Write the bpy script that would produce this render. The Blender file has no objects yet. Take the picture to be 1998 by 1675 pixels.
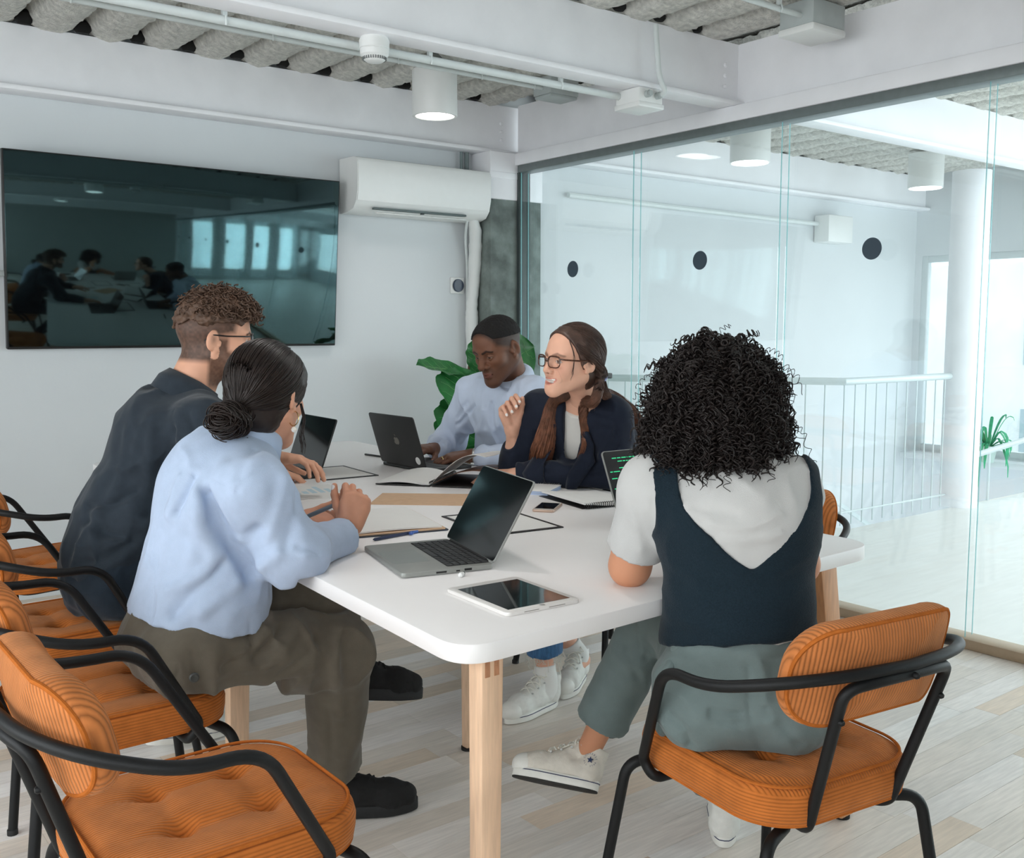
import bpy, bmesh, math, random
import numpy as np
from mathutils import Vector, Matrix

SC = bpy.context.scene
COL = SC.collection
RND = random.Random(7)
PI = math.pi

# ------------------------------------------------------------------ camera
CAM_H = 1.3
YAW, PITCH = math.radians(37.9), math.radians(5.784)
cam_d = bpy.data.cameras.new('camera'); cam = bpy.data.objects.new('camera', cam_d); COL.objects.link(cam)
cam.location = (0, 0, CAM_H)
cam.rotation_euler = (PI/2 - PITCH, 0, -YAW)
cam_d.sensor_width = 36; cam_d.lens = 1962.28/1998*36
cam_d.clip_start = 0.02; cam_d.clip_end = 200
SC.camera = cam

# ------------------------------------------------------------------ world, window light, exposure
w = bpy.data.worlds.new('sky'); SC.world = w; w.use_nodes = True
nt = w.node_tree; nt.nodes.clear()
bg = nt.nodes.new('ShaderNodeBackground'); out = nt.nodes.new('ShaderNodeOutputWorld')
bg.inputs[0].default_value = (0.86, 0.94, 1.0, 1); bg.inputs[1].default_value = 2.2
nt.links.new(bg.outputs[0], out.inputs[0])

def area_light(name, loc, rot, sx, sy, power, col=(1, 1, 1)):
    d = bpy.data.lights.new(name, 'AREA'); d.shape = 'RECTANGLE'; d.size = sx; d.size_y = sy
    d.energy = power; d.color = col
    o = bpy.data.objects.new(name, d); COL.objects.link(o); o.location = loc; o.rotation_euler = rot
    return o
# daylight entering through the tall windows on the left side and the hall windows, plus added front and overhead fill
area_light('window_daylight', (-1.95, 1.5, 1.45), (0, -PI/2, 0), 1.75, 4.6, 82, (1.0, 0.965, 0.97))
area_light('front_added_fill', (-.9, -1.7, 1.5), (PI/2, 0, 0), 1.2, 1.8, 34, (1.0, 0.965, 0.98))  # added fill from behind the camera, no window known there
area_light('hall_window_daylight', (9.1, 1.1, 1.35), (0, PI/2, 0), 1.9, 4.8, 80, (0.95, 0.97, 1.0))
area_light('hall_front_window_daylight', (6.2, -1.72, 1.35), (PI/2, 0, 0), 3.8, 1.9, 130, (0.86, 0.94, 1.0))
area_light('hall_overhead_fill', (6.3, 1.2, 2.58), (0, 0, 0), 3.6, 3.0, 40, (0.96, 0.98, 1.0))  # added fill below the closed hall ceiling, which has no rooflight

SC.view_settings.view_transform = 'Standard'
SC.view_settings.look = 'None'
SC.view_settings.gamma = 1.0
SC.view_settings.use_curve_mapping = False
SC.view_settings.exposure = 0.30
try:
    SC.cycles.use_denoising = True
    SC.cycles.max_bounces = 10
    SC.cycles.diffuse_bounces = 5
    SC.cycles.transparent_max_bounces = 16
    SC.cycles.sample_clamp_indirect = 6
except Exception:
    pass

# ------------------------------------------------------------------ materials
def srgb(r, g, b):
    f = lambda c: (c/255/12.92) if c/255 <= 0.04045 else ((c/255+0.055)/1.055)**2.4
    return (f(r), f(g), f(b), 1)
MATS = {}
def mat(name, col, rough=0.5, var=0.0, vscale=20.0, bump=0.0, bscale=200.0, metal=0.0, spec=0.5, stretch=None, sheen=0.0, emit=None, estr=0.0, sub=0.0, coat=0.0, attr=None, bdist=0.002):
    if name in MATS: return MATS[name]
    m = bpy.data.materials.new(name); m.use_nodes = True; MATS[name] = m
    t = m.node_tree; N = t.nodes; L = t.links; p = N['Principled BSDF']
    p.inputs['Base Color'].default_value = col
    p.inputs['Roughness'].default_value = rough; p.inputs['Metallic'].default_value = metal
    p.inputs['Specular IOR Level'].default_value = spec
    if sheen: p.inputs['Sheen Weight'].default_value = sheen; p.inputs['Sheen Roughness'].default_value = 0.4
    if coat: p.inputs['Coat Weight'].default_value = coat
    if sub:
        p.inputs['Subsurface Weight'].default_value = sub; p.inputs['Subsurface Radius'].default_value = (0.012, 0.005, 0.003)
        p.inputs['Subsurface Scale'].default_value = 0.6
    if emit: p.inputs['Emission Color'].default_value = emit; p.inputs['Emission Strength'].default_value = estr
    co = N.new('ShaderNodeTexCoord'); mp = N.new('ShaderNodeMapping'); L.new(co.outputs['Object'], mp.inputs[0])
    if stretch: mp.inputs['Scale'].default_value = stretch
    base = None
    if attr:
        a = N.new('ShaderNodeAttribute'); a.attribute_name = attr; base = a.outputs['Color']
        L.new(base, p.inputs['Base Color'])
    if var:
        nz = N.new('ShaderNodeTexNoise'); nz.inputs['Scale'].default_value = vscale; nz.inputs['Detail'].default_value = 5
        L.new(mp.outputs[0], nz.inputs['Vector'])
        mr = N.new('ShaderNodeMapRange'); mr.inputs[1].default_value = 0.3; mr.inputs[2].default_value = 0.7
        mr.inputs[3].default_value = 1-var; mr.inputs[4].default_value = 1+var; L.new(nz.outputs[0], mr.inputs[0])
        mx = N.new('ShaderNodeVectorMath'); mx.operation = 'MULTIPLY'
        if base is not None: L.new(base, mx.inputs[0])
        else: mx.inputs[0].default_value = col[:3]
        L.new(mr.outputs[0], mx.inputs[1]); L.new(mx.outputs[0], p.inputs['Base Color'])
    if bump:
        nb = N.new('ShaderNodeTexNoise'); nb.inputs['Scale'].default_value = bscale; nb.inputs['Detail'].default_value = 6
        L.new(mp.outputs[0], nb.inputs['Vector'])
        b = N.new('ShaderNodeBump'); b.inputs['Strength'].default_value = bump; b.inputs['Distance'].default_value = bdist
        L.new(nb.outputs[0], b.inputs['Height']); L.new(b.outputs[0], p.inputs['Normal'])
    return m

def corduroy(name, col, axis='X', pitch=0.0085):
    """ribbed velvet: ribs across one local axis on flat faces, running round the rim on the sides"""
    m = bpy.data.materials.new(name); m.use_nodes = True; MATS[name] = m
    t = m.node_tree; N = t.nodes; L = t.links; p = N['Principled BSDF']
    p.inputs['Roughness'].default_value = 0.85; p.inputs['Specular IOR Level'].default_value = 0.08
    p.inputs['Sheen Weight'].default_value = 0.22; p.inputs['Sheen Roughness'].default_value = 0.45
    p.inputs['Sheen Tint'].default_value = (1.0, 0.7, 0.45, 1)
    co = N.new('ShaderNodeTexCoord'); sx = N.new('ShaderNodeSeparateXYZ'); L.new(co.outputs['Object'], sx.inputs[0])
    sn = N.new('ShaderNodeSeparateXYZ'); L.new(co.outputs['Normal'], sn.inputs[0])
    def ribs(sock):
        a = N.new('ShaderNodeMath'); a.operation = 'MULTIPLY'; a.inputs[1].default_value = 2*PI/pitch; L.new(sock, a.inputs[0])
        s = N.new('ShaderNodeMath'); s.operation = 'SINE'; L.new(a.outputs[0], s.inputs[0])
        ab = N.new('ShaderNodeMath'); ab.operation = 'MULTIPLY_ADD'; ab.inputs[1].default_value = .5; ab.inputs[2].default_value = .5; L.new(s.outputs[0], ab.inputs[0])
        q = N.new('ShaderNodeMath'); q.operation = 'POWER'; q.inputs[1].default_value = 0.45; L.new(ab.outputs[0], q.inputs[0])
        return q.outputs[0]
    if axis == 'SEAT':
        top = ribs(sx.outputs['X']); side = ribs(sx.outputs['Z'])
        ab = N.new('ShaderNodeMath'); ab.operation = 'ABSOLUTE'; L.new(sn.outputs['Z'], ab.inputs[0])
        mr = N.new('ShaderNodeMapRange'); mr.inputs[1].default_value = 0.45; mr.inputs[2].default_value = 0.6; L.new(ab.outputs[0], mr.inputs[0])
        mx = N.new('ShaderNodeMix'); L.new(mr.outputs[0], mx.inputs[0]); L.new(side, mx.inputs[2]); L.new(top, mx.inputs[3]); h = mx.outputs[0]
    else:
        h = ribs(sx.outputs['X'])
    nz = N.new('ShaderNodeTexNoise'); nz.inputs['Scale'].default_value = 22; nz.inputs['Detail'].default_value = 5; L.new(co.outputs['Object'], nz.inputs[0])
    cr = N.new('ShaderNodeMapRange'); cr.inputs[1].default_value = .3; cr.inputs[2].default_value = .7; cr.inputs[3].default_value = .86; cr.inputs[4].default_value = 1.12; L.new(nz.outputs[0], cr.inputs[0])
    hr = N.new('ShaderNodeMapRange'); hr.inputs[3].default_value = .68 if axis == 'SEAT' else .55; hr.inputs[4].default_value = 1.05; L.new(h, hr.inputs[0])
    mu = N.new('ShaderNodeMath'); mu.operation = 'MULTIPLY'; L.new(cr.outputs[0], mu.inputs[0]); L.new(hr.outputs[0], mu.inputs[1])
    vm = N.new('ShaderNodeVectorMath'); vm.operation = 'MULTIPLY'; vm.inputs[0].default_value = col[:3]; L.new(mu.outputs[0], vm.inputs[1])
    L.new(vm.outputs[0], p.inputs['Base Color'])
    b = N.new('ShaderNodeBump'); b.inputs['Strength'].default_value = 0.6; b.inputs['Distance'].default_value = 0.002
    L.new(h, b.inputs['Height']); L.new(b.outputs[0], p.inputs['Normal'])
    return m

def glass_mat(name, tint=(0.982, 0.996, 0.996, 1), refl=1.0, ior=1.5):
    m = bpy.data.materials.new(name); m.use_nodes = True; MATS[name] = m
    t = m.node_tree; N = t.nodes; L = t.links; N.clear()
    o = N.new('ShaderNodeOutputMaterial'); tr = N.new('ShaderNodeBsdfTransparent'); tr.inputs[0].default_value = tint
    g = N.new('ShaderNodeBsdfGlossy'); g.inputs['Roughness'].default_value = 0.015; g.inputs[0].default_value = (refl, refl, refl, 1)
    fr = N.new('ShaderNodeFresnel'); ge = N.new('ShaderNodeNewGeometry'); mr = N.new('ShaderNodeMapRange')   # same reflection on both faces of the pane
    mr.inputs[3].default_value = ior; mr.inputs[4].default_value = 1/ior; L.new(ge.outputs['Backfacing'], mr.inputs[0]); L.new(mr.outputs[0], fr.inputs[0])
    mx = N.new('ShaderNodeMixShader'); L.new(fr.outputs[0], mx.inputs[0]); L.new(tr.outputs[0], mx.inputs[1]); L.new(g.outputs[0], mx.inputs[2])
    L.new(mx.outputs[0], o.inputs[0]); return m

WHITE = mat('white_paint', srgb(212, 216, 218), 0.75, var=0.015, vscale=3, bump=0.12, bscale=90)
BEAM = mat('beam_paint', srgb(242, 242, 245), 0.6, var=0.03, vscale=6, bump=0.2, bscale=60)
FIBRE = mat('sprayed_fibre', srgb(214, 212, 205), 0.95, var=0.22, vscale=38, bump=1.0, bscale=120, bdist=0.012)
DARK = mat('void_shade_black', srgb(20, 20, 19), 0.95)
ALU = mat('rail_metal', srgb(120, 128, 128), 0.4, metal=0.5, var=0.06, vscale=30)
TANRAIL = mat('floor_rail', srgb(176, 156, 132), 0.5, metal=0.2, var=0.05)
PLASTIC = mat('white_plastic', srgb(232, 233, 231), 0.38, var=0.01)
GREYBOX = mat('grey_plastic_box', srgb(176, 183, 182), 0.5, var=0.04)
CONDUIT = mat('painted_conduit', srgb(212, 218, 217), 0.45, var=0.03)
BLACKTUBE = mat('black_powder_coat', srgb(17, 18, 19), 0.5, bump=0.15, bscale=900, spec=0.28)
RUBBER = mat('black_rubber', srgb(22, 22, 22), 0.7)
TABLETOP = mat('white_laminate', srgb(240, 237, 236), 0.38, var=0.012, vscale=5)
BEECH = mat('beech_wood', srgb(226, 190, 158), 0.5, var=0.10, vscale=9, stretch=(14, 14, 1.2), bump=0.08, bscale=30)
BEECHEND = mat('beech_end_grain', srgb(178, 126, 92), 0.6, var=0.18, vscale=60, stretch=(3, 3, 1))
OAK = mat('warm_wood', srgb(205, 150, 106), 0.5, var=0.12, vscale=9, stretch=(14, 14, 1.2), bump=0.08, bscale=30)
GLASS = glass_mat('clear_partition_glass')
GLASSEDGE = mat('green_glass_edge', srgb(120, 176, 178), 0.2, var=0.05)
TVSCREEN = mat('tv_screen', srgb(9, 10, 11), 0.05, spec=0.9)
TVSCREEN.node_tree.nodes['Principled BSDF'].inputs['Specular Tint'].default_value = (0.55, 0.95, 1.0, 1)   # teal anti-glare coating
TVSCREEN.node_tree.nodes['Principled BSDF'].inputs['IOR'].default_value = 1.62
BLACKPLASTIC = mat('black_plastic', srgb(22, 23, 24), 0.4)
CONCRETE = mat('raw_concrete', srgb(118, 128, 124), 0.9, var=0.38, vscale=9, bump=0.6, bscale=60, bdist=0.006)
STEEL = mat('brushed_steel', srgb(196, 198, 196), 0.3, metal=0.9)
DOTMAT = mat('dark_vinyl_dot', srgb(62, 78, 90), 0.6)
ORANGE_SEAT = corduroy('rust_corduroy_seat', srgb(188, 108, 50), 'SEAT', 0.0066)
ORANGE_BACK = corduroy('rust_corduroy_back', srgb(196, 120, 68), 'BACK', 0.0075)
PIPING = mat('rust_piping', srgb(178, 100, 44), 0.95, var=0.1, vscale=80, bump=0.4, bscale=500, spec=0.05)

# ------------------------------------------------------------------ mesh helpers
class MB:
    """collects shapes in one mesh"""
    def __init__(s): s.v = []; s.f = []; s.n = 0
    def add(s, v, f):
        v = np.asarray(v, float).reshape(-1, 3); s.v.append(v); o = s.n
        s.f.extend([tuple(i+o for i in q) for q in f]); s.n += len(v); return s
    def box(s, x0, x1, y0, y1, z0, z1, bev=0.0, M=None, seg=2):
        bm = bmesh.new(); bmesh.ops.create_cube(bm, size=1)
        for v in bm.verts: v.co = Vector(((x0+x1)/2+v.co.x*(x1-x0), (y0+y1)/2+v.co.y*(y1-y0), (z0+z1)/2+v.co.z*(z1-z0)))
        if bev: bmesh.ops.bevel(bm, geom=list(bm.edges), offset=bev, segments=seg, profile=0.5, affect='EDGES')
        if M is not None: bmesh.ops.transform(bm, matrix=M, verts=bm.verts)
        return s.bm(bm)
    def bm(s, bm):
        bm.verts.index_update()
        s.add([v.co[:] for v in bm.verts], [[v.index for v in f.verts] for f in bm.faces]); bm.free(); return s
    def prism(s, pts, z0, z1, bev=0.0, M=None, seg=2):
        """extrude a 2D outline (x,y) between z0 and z1"""
        bm = bmesh.new(); vs = [bm.verts.new((p[0], p[1], z0)) for p in pts]; f = bm.faces.new(vs)
        r = bmesh.ops.extrude_face_region(bm, geom=[f])
        bmesh.ops.translate(bm, verts=[e for e in r['geom'] if isinstance(e, bmesh.types.BMVert)], vec=(0, 0, z1-z0))
        bmesh.ops.recalc_face_normals(bm, faces=bm.faces)
        if bev:
            ed = [e for e in bm.edges if abs(e.verts[0].co.z-e.verts[1].co.z) < 1e-6]
            bmesh.ops.bevel(bm, geom=ed, offset=bev, segments=seg, profile=0.5, affect='EDGES')
        if M is not None: bmesh.ops.transform(bm, matrix=M, verts=bm.verts)
        return s.bm(bm)
    def tube(s, pts, r, n=10, cap=True, closed=False):
        P = [Vector(p) for p in pts]; m = len(P); R = r if hasattr(r, '__len__') else [r]*m
        T = []
        for i in range(m):
            a = P[i-1] if (i > 0 or closed) else P[i]; b = P[(i+1) % m] if (i < m-1 or closed) else P[i]
            t = (b-a); T.append(t.normalized() if t.length > 1e-9 else Vector((0, 0, 1)))
        up = Vector((0, 0, 1)) if abs(T[0].z) < 0.9 else Vector((1, 0, 0))
        nrm = (up - T[0]*up.dot(T[0])).normalized(); vs = []
        for i in range(m):
            if i:
                q = T[i-1].rotation_difference(T[i]); nrm = (q @ nrm); nrm = (nrm - T[i]*nrm.dot(T[i])).normalized()
            bi = T[i].cross(nrm)
            for k in range(n):
                a = 2*PI*k/n; vs.append(P[i]+(nrm*math.cos(a)+bi*math.sin(a))*R[i])
        fs = []
        for i in range(m if closed else m-1):
            for k in range(n):
                j = (i+1) % m; fs.append((i*n+k, i*n+(k+1) % n, j*n+(k+1) % n, j*n+k))
        if cap and not closed: fs.append(tuple(range(n-1, -1, -1))); fs.append(tuple((m-1)*n+k for k in range(n)))
        return s.add([v[:] for v in vs], fs)
    def lathe(s, prof, n=24, M=None, cap=True):
        """prof: list of (radius, z) turned round the z axis"""
        vs = []; fs = []
        for (r, z) in prof:
            for k in range(n): a = 2*PI*k/n; vs.append((r*math.cos(a), r*math.sin(a), z))
        for i in range(len(prof)-1):
            for k in range(n): fs.append((i*n+k, i*n+(k+1) % n, (i+1)*n+(k+1) % n, (i+1)*n+k))
        if cap: fs.append(tuple(range(n-1, -1, -1))); fs.append(tuple((len(prof)-1)*n+k for k in range(n)))
        if M is not None: vs = [(M @ Vector(v))[:] for v in vs]
        return s.add(vs, fs)
    def mesh(s, name, smooth=True, ang=40):
        me = bpy.data.meshes.new(name); v = np.concatenate(s.v) if s.v else np.zeros((0, 3))
        me.from_pydata(v.tolist(), [], s.f); me.update()
        if smooth: me.shade_smooth(); me.set_sharp_from_angle(angle=math.radians(ang))
        return me
    def build(s, name, material, parent=None, loc=(0, 0, 0), smooth=True, ang=40):
        me = s.mesh(name, smooth, ang); me.materials.append(material)
        return link(name, me, parent, loc)
def link(name, me, parent=None, loc=(0, 0, 0), rot=None):
    o = bpy.data.objects.new(name, me); COL.objects.link(o); o.location = loc
    if rot: o.rotation_euler = rot
    if parent is not None: o.parent = parent
    return o
def fillet(pts, r, n=6):
    """round the corners of a 3D polyline"""
    P = [Vector(p) for p in pts]; R = r if hasattr(r, '__len__') else [r]*len(P); o = [P[0]]
    for i in range(1, len(P)-1):
        a = (P[i-1]-P[i]); b = (P[i+1]-P[i]); d = min(R[i], a.length*0.48, b.length*0.48)
        p0 = P[i]+a.normalized()*d; p2 = P[i]+b.normalized()*d
        for k in range(n+1):
            t = k/n; o.append(p0*(1-t)**2+P[i]*2*t*(1-t)+p2*t*t)
    o.append(P[-1]); return o
def round_rect(x0, x1, y0, y1, r, n=6):
    o = []
    for cx, cy, a0 in ((x1-r, y1-r, 0), (x0+r, y1-r, PI/2), (x0+r, y0+r, PI), (x1-r, y0+r, 3*PI/2)):
        for k in range(n+1): a = a0+PI/2*k/n; o.append((cx+r*math.cos(a), cy+r*math.sin(a)))
    return o
def tag(o, label, cat, group=None, kind=None):
    o['label'] = label; o['category'] = cat
    if group: o['group'] = group
    if kind: o['kind'] = kind
    return o
def struct(o, label=None, cat=None):
    o['kind'] = 'structure'
    if label: o['label'] = label
    if cat: o['category'] = cat
    return o
def thing(name, loc, label, cat, rz=0, group=None):
    o = bpy.data.objects.new(name, None); COL.objects.link(o); o.empty_display_size = 0.05
    o.location = loc; o.rotation_euler = (0, 0, rz); return tag(o, label, cat, group)
def copy_tree(o, parent=None):
    c = o.copy(); COL.objects.link(c); c.parent = parent
    for ch in o.children: copy_tree(ch, c)
    return c
# ------------------------------------------------------------------ numpy noise
_rs = np.random.RandomState(5); _PERM = _rs.permutation(256); _PERM = np.concatenate([_PERM, _PERM, _PERM]); _VAL = _rs.uniform(-1, 1, 256)
def vnoise(P):
    """smooth value noise in [-1, 1] at an (n,3) array"""
    P = np.asarray(P, float); I = np.floor(P).astype(int); f = P-I; f = f*f*f*(f*(f*6-15)+10); I &= 255
    o = 0
    for dx in (0, 1):
        wx = f[:, 0] if dx else 1-f[:, 0]
        for dy in (0, 1):
            wy = f[:, 1] if dy else 1-f[:, 1]
            for dz in (0, 1):
                wz = f[:, 2] if dz else 1-f[:, 2]
                h = _PERM[_PERM[_PERM[(I[:, 0]+dx) & 255]+((I[:, 1]+dy) & 255)]+((I[:, 2]+dz) & 255)]
                o = o+_VAL[h]*wx*wy*wz
    return o
def fbm(P, octs=3):
    o = 0; a = 1.0
    for k in range(octs): o = o+a*vnoise(P*(2.03**k)+17.3*k); a *= 0.5
    return o

# ------------------------------------------------------------------ room shell
X0, X1, Y0, Y1, ZC = -1.7, 3.92, -1.42, 5.15, 2.62
HX = 8.75                                                # hall window wall
def proj(p):
    d = Vector(p)-Vector((0, 0, CAM_H))
    f = Vector((math.sin(YAW)*math.cos(PITCH), math.cos(YAW)*math.cos(PITCH), -math.sin(PITCH)))
    r = Vector((math.cos(YAW), -math.sin(YAW), 0)); u = r.cross(f); z = d.dot(f)
    if z < 0.05: return None
    return 999+1962.28*d.dot(r)/z, 837.5-1962.28*d.dot(u)/z, z

floor = MB().box(X0-.1, X1+.06, Y0-.1, Y1+.1, -0.12, -0.006).build('floor', mat('floor_joint', srgb(160, 146, 130), .8)); struct(floor)
PLANK = mat('washed_beech_plank', srgb(200, 186, 168), 0.36, attr='tone', var=0.10, vscale=7, stretch=(1.3, 16, 1), bump=0.06, bscale=40, spec=0.5)
def plank_mesh(quads):
    V = []; F = []; C = []
    for (x0, x1, y0, y1, c) in quads:
        o = len(V); e = 0.0006; z0, z1 = -0.006, RND.uniform(-0.0005, 0.0)
        V += [(x0, y0, z0), (x1, y0, z0), (x1, y1, z0), (x0, y1, z0), (x0+e, y0+e, z1), (x1-e, y0+e, z1), (x1-e, y1-e, z1), (x0+e, y1-e, z1)]
        F += [(o+4, o+5, o+6, o+7), (o, o+1, o+5, o+4), (o+1, o+2, o+6, o+5), (o+2, o+3, o+7, o+6), (o+3, o, o+4, o+7)]
        C += [c]*8
    me = bpy.data.meshes.new('plank'); me.from_pydata(V, [], F); a = me.color_attributes.new('tone', 'FLOAT_COLOR', 'POINT')
    a.data.foreach_set('color', np.array(C, dtype=np.float32).ravel()); me.materials.append(PLANK); return me
planks = []
tones = [srgb(232, 226, 219), srgb(226, 218, 208), srgb(236, 231, 226), srgb(222, 212, 200), srgb(229, 222, 214), srgb(216, 201, 183), srgb(226, 208, 188), srgb(238, 235, 231)]
y = Y0
while y < Y1:
    x = X0 - RND.uniform(0, .6); wd = 0.088
    while x < X1+.05:
        l = RND.uniform(0.42, 1.15); c = tones[RND.choice([0, 0, 1, 1, 2, 2, 3, 4, 4, 5, 6, 7])]; k = RND.uniform(.95, 1.05)
        planks.append((max(x, X0), min(x+l, X1+.05), y, min(y+wd, Y1), (c[0]*k, c[1]*k, c[2]*k, 1))); x += l
    y += wd
def parea(q):
    m = proj(((q[0]+q[1])/2, (q[2]+q[3])/2, 0)); 
    if m is None or not (-150 < m[0] < 2150 and 600 < m[1] < 1800): return 0
    return 1/m[2]**3*(q[1]-q[0])
planks.sort(key=parea, reverse=True)
for q in planks[:290]: link('plank', plank_mesh([q]), floor)
rest = link('plank_field', plank_mesh(planks[290:]), floor); rest['kind'] = 'stuff'

# ---- walls
wall_back = MB().box(X0-.1, HX+.2, Y1, Y1+.15, -1.6, 2.9).build('wall_back', WHITE); struct(wall_back)
def pierced(name, horiz, pos, thick, a0, a1, z0, z1, holes, m):
    """a wall with rectangular window openings; horiz: runs along X (else along Y)"""
    b = MB(); cuts = sorted({a0, a1, *[h[0] for h in holes], *[h[1] for h in holes]})
    for i in range(len(cuts)-1):
        l, r = cuts[i], cuts[i+1]; zz = [(z0, z1)]
        for h in holes:
            if h[0] <= l+1e-6 and h[1] >= r-1e-6: zz = [(z0, h[2]), (h[3], z1)]
        for (c, d) in zz:
            if d-c < 1e-4: continue
            if horiz: b.box(l, r, pos, pos+thick, c, d)
            else: b.box(pos, pos+thick, l, r, c, d)
    return struct(b.build(name, m))
LH = [(-.75, .65, .5, 2.3), (.8, 2.2, .5, 2.3), (2.35, 3.75, .5, 2.3)]
wall_left = pierced('wall_left', False, X0-.15, .15, Y0-.15, Y1, -.1, 2.9, LH, WHITE)
FH = [(-1.45, -.35, .6, 2.35)]  # unseen opening added to carry the front fill
WHITESHADE = mat('shaded_white_plaster', srgb(168, 170, 168), .85, var=.03, vscale=4)  # pale wall whose shade is put into the colour as grey
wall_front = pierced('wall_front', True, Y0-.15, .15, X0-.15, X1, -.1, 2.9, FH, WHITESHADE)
HFW = [(4.35, 5.05, .08, 2.52), (5.35, 6.15, .08, 2.52), (6.3, 7.0, .08, 2.52), (7.3, 8.2, .08, 2.52)]
wall_front2 = pierced('wall_hall_front', True, Y0-.15, .15, 3.92, HX+.2, -1.6, 2.9, HFW, WHITE)
WINFRAME = mat('window_frame_paint', srgb(205, 212, 213), .45, var=.02)
WINGLASS = glass_mat('window_glass', (0.97, 0.99, 0.99, 1))
wn = 0
def window(horiz, pos, a0, a1, z0, z1, mull=(), out=1):
    """frame with mullions and a pane, in the plane of the wall"""
    global wn; wn += 1
    r = bpy.data.objects.new('window_%d' % wn, None); COL.objects.link(r); struct(r)
    r.location = ((a0+a1)/2, pos, z0) if horiz else (pos, (a0+a1)/2, z0); W = (a1-a0)/2; H = z1-z0
    def bx(mb, l, rr, c, d, t0=-.03, t1=.03):
        if horiz: mb.box(l, rr, t0, t1, c, d, .004)
        else: mb.box(t0, t1, l, rr, c, d, .004)
    b = MB(); bx(b, -W, -W+.06, 0, H); bx(b, W-.06, W, 0, H); bx(b, -W+.06, W-.06, 0, .06); bx(b, -W+.06, W-.06, H-.06, H); b.build('window_frame', WINFRAME, r)
    edges = [-W+.06]+[m_-(a0+a1)/2 for m_ in mull]+[W-.06]
    for i in range(len(edges)-1):
        l = edges[i]+(.03 if i else 0); rr = edges[i+1]-(.03 if i < len(edges)-2 else 0)
        p = MB(); bx(p, l, rr, .06, H-.06, -.004, .004); p.build('pane', WINGLASS, r, smooth=False)
        if i: mm = MB(); bx(mm, edges[i]-.03, edges[i]+.03, .06, H-.06); mm.build('mullion', WINFRAME, r)
    return r
for h in LH: window(False, X0-.075, h[0], h[1], h[2], h[3], ((h[0]+h[1])/2,))
for h in HFW: window(True, Y0-.075, h[0], h[1], h[2], h[3])
for h in FH: window(True, Y0-.075, h[0], h[1], h[2], h[3], ((h[0]+h[1])/2,))

# ---- ceiling: deck of fibre-sprayed ribs, steel beams, concrete slab
ceiling = MB().box(X0-.15, HX+.2, Y0-.15, Y1+.15, 2.772, 2.98).build('ceiling', FIBRE); struct(ceiling)
def rib_mesh(y0, y1, seed):
    ny = int((y1-y0)/0.022); prof = [(-.126, .10), (-.112, .075), (-.1, .045), (-.082, .014), (-.045, .0), (0, -.004), (.045, .0), (.082, .014), (.1, .045), (.112, .075), (.126, .10)]
    ys = np.linspace(y0, y1, ny); V = np.array([[(px, yy, ZC+.036+pz) for (px, pz) in prof] for yy in ys]).reshape(-1, 3)
    nz = fbm(V*np.array([28, 28, 28])+seed, 3); n2 = vnoise(V*np.array([4, 2.2, 3])+seed*1.7)
    V[:, 2] += nz*0.009+n2*0.005; V[:, 0] += np.roll(nz, 5)*0.007+n2*.004
    m = len(prof); F = [(i*m+k, i*m+k+1, (i+1)*m+k+1, (i+1)*m+k) for i in range(ny-1) for k in range(m-1)]
    me = bpy.data.meshes.new('rib'); me.from_pydata(V.tolist(), [], F); me.shade_smooth(); me.materials.append(FIBRE); return me
ribs = [rib_mesh(Y0, 5.09, 3.1*k) for k in range(3)]
x = 1.27-0.25*12; k = 0
while x < HX-.1:
    if abs(x-3.95) > .09: link('rib', ribs[k % 3], ceiling, (x, 0, 0))
    x += 0.25; k += 1
def ibeam(name, along_x, a0, a1, c0, c1, web, tw, zb=2.36, zt=2.66, tf=.024):
    b = MB()
    def bx(l, r, c, d, z0, z1, bev): 
        if along_x: b.box(l, r, c, d, z0, z1, bev)
        else: b.box(c, d, l, r, z0, z1, bev)
    bx(a0, a1, c0, c1, zb, zb+tf, .006); bx(a0, a1, web-tw/2, web+tw/2, zb+tf-.002, zt, 0)
    # weld fillet
    return b.build(name, BEAM, ceiling)
ibeam('beam', True, X0, HX, 5.02, 5.148, 5.10, .06)
ibeam('beam', True, X0, HX, 3.25, 3.37, 3.31, .03)
ibeam('beam', True, X0, HX, 1.45, 1.57, 1.51, .03)
ibeam('beam', True, X0, HX, -.35, -.23, -.29, .03)
ibeam('beam', False, Y0, 5.02, 3.885, 4.07, 3.97, .03, zb=2.286, tf=.074)
# dark blobs that paint the shade at trough ends above two beams
hm = MB(); hm.lathe([(.001, -.045), (.03, -.04), (.045, -.015), (.045, .02), (.02, .045), (.001, .05)], 10); hollow = hm.mesh('trough_shade_blob'); hollow.materials.append(DARK)
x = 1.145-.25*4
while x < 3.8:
    o = link('trough_shade_blob', hollow, ceiling, (x, 5.045, 2.688)); o.scale = (RND.uniform(.85, 1.15), .6, RND.uniform(.55, .8)); x += .25
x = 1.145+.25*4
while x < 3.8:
    o = link('trough_shade_blob', hollow, ceiling, (x, 3.285, 2.686)); o.scale = (RND.uniform(.6, .9), .5, RND.uniform(.4, .6)); x += .25
# bolts where the beams meet
bt = MB(); bt.lathe([(.011, 0), (.011, .006), (.008, .010)], 8, Matrix.Rotation(PI/2, 4, 'X')); bolt = bt.mesh('bolt'); bolt.materials.append(BEAM)
for yy in (5.07, 3.295):
    for zz in (2.45, 2.5, 2.55): link('bolt', bolt, ceiling, (3.86, yy, zz))

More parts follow.
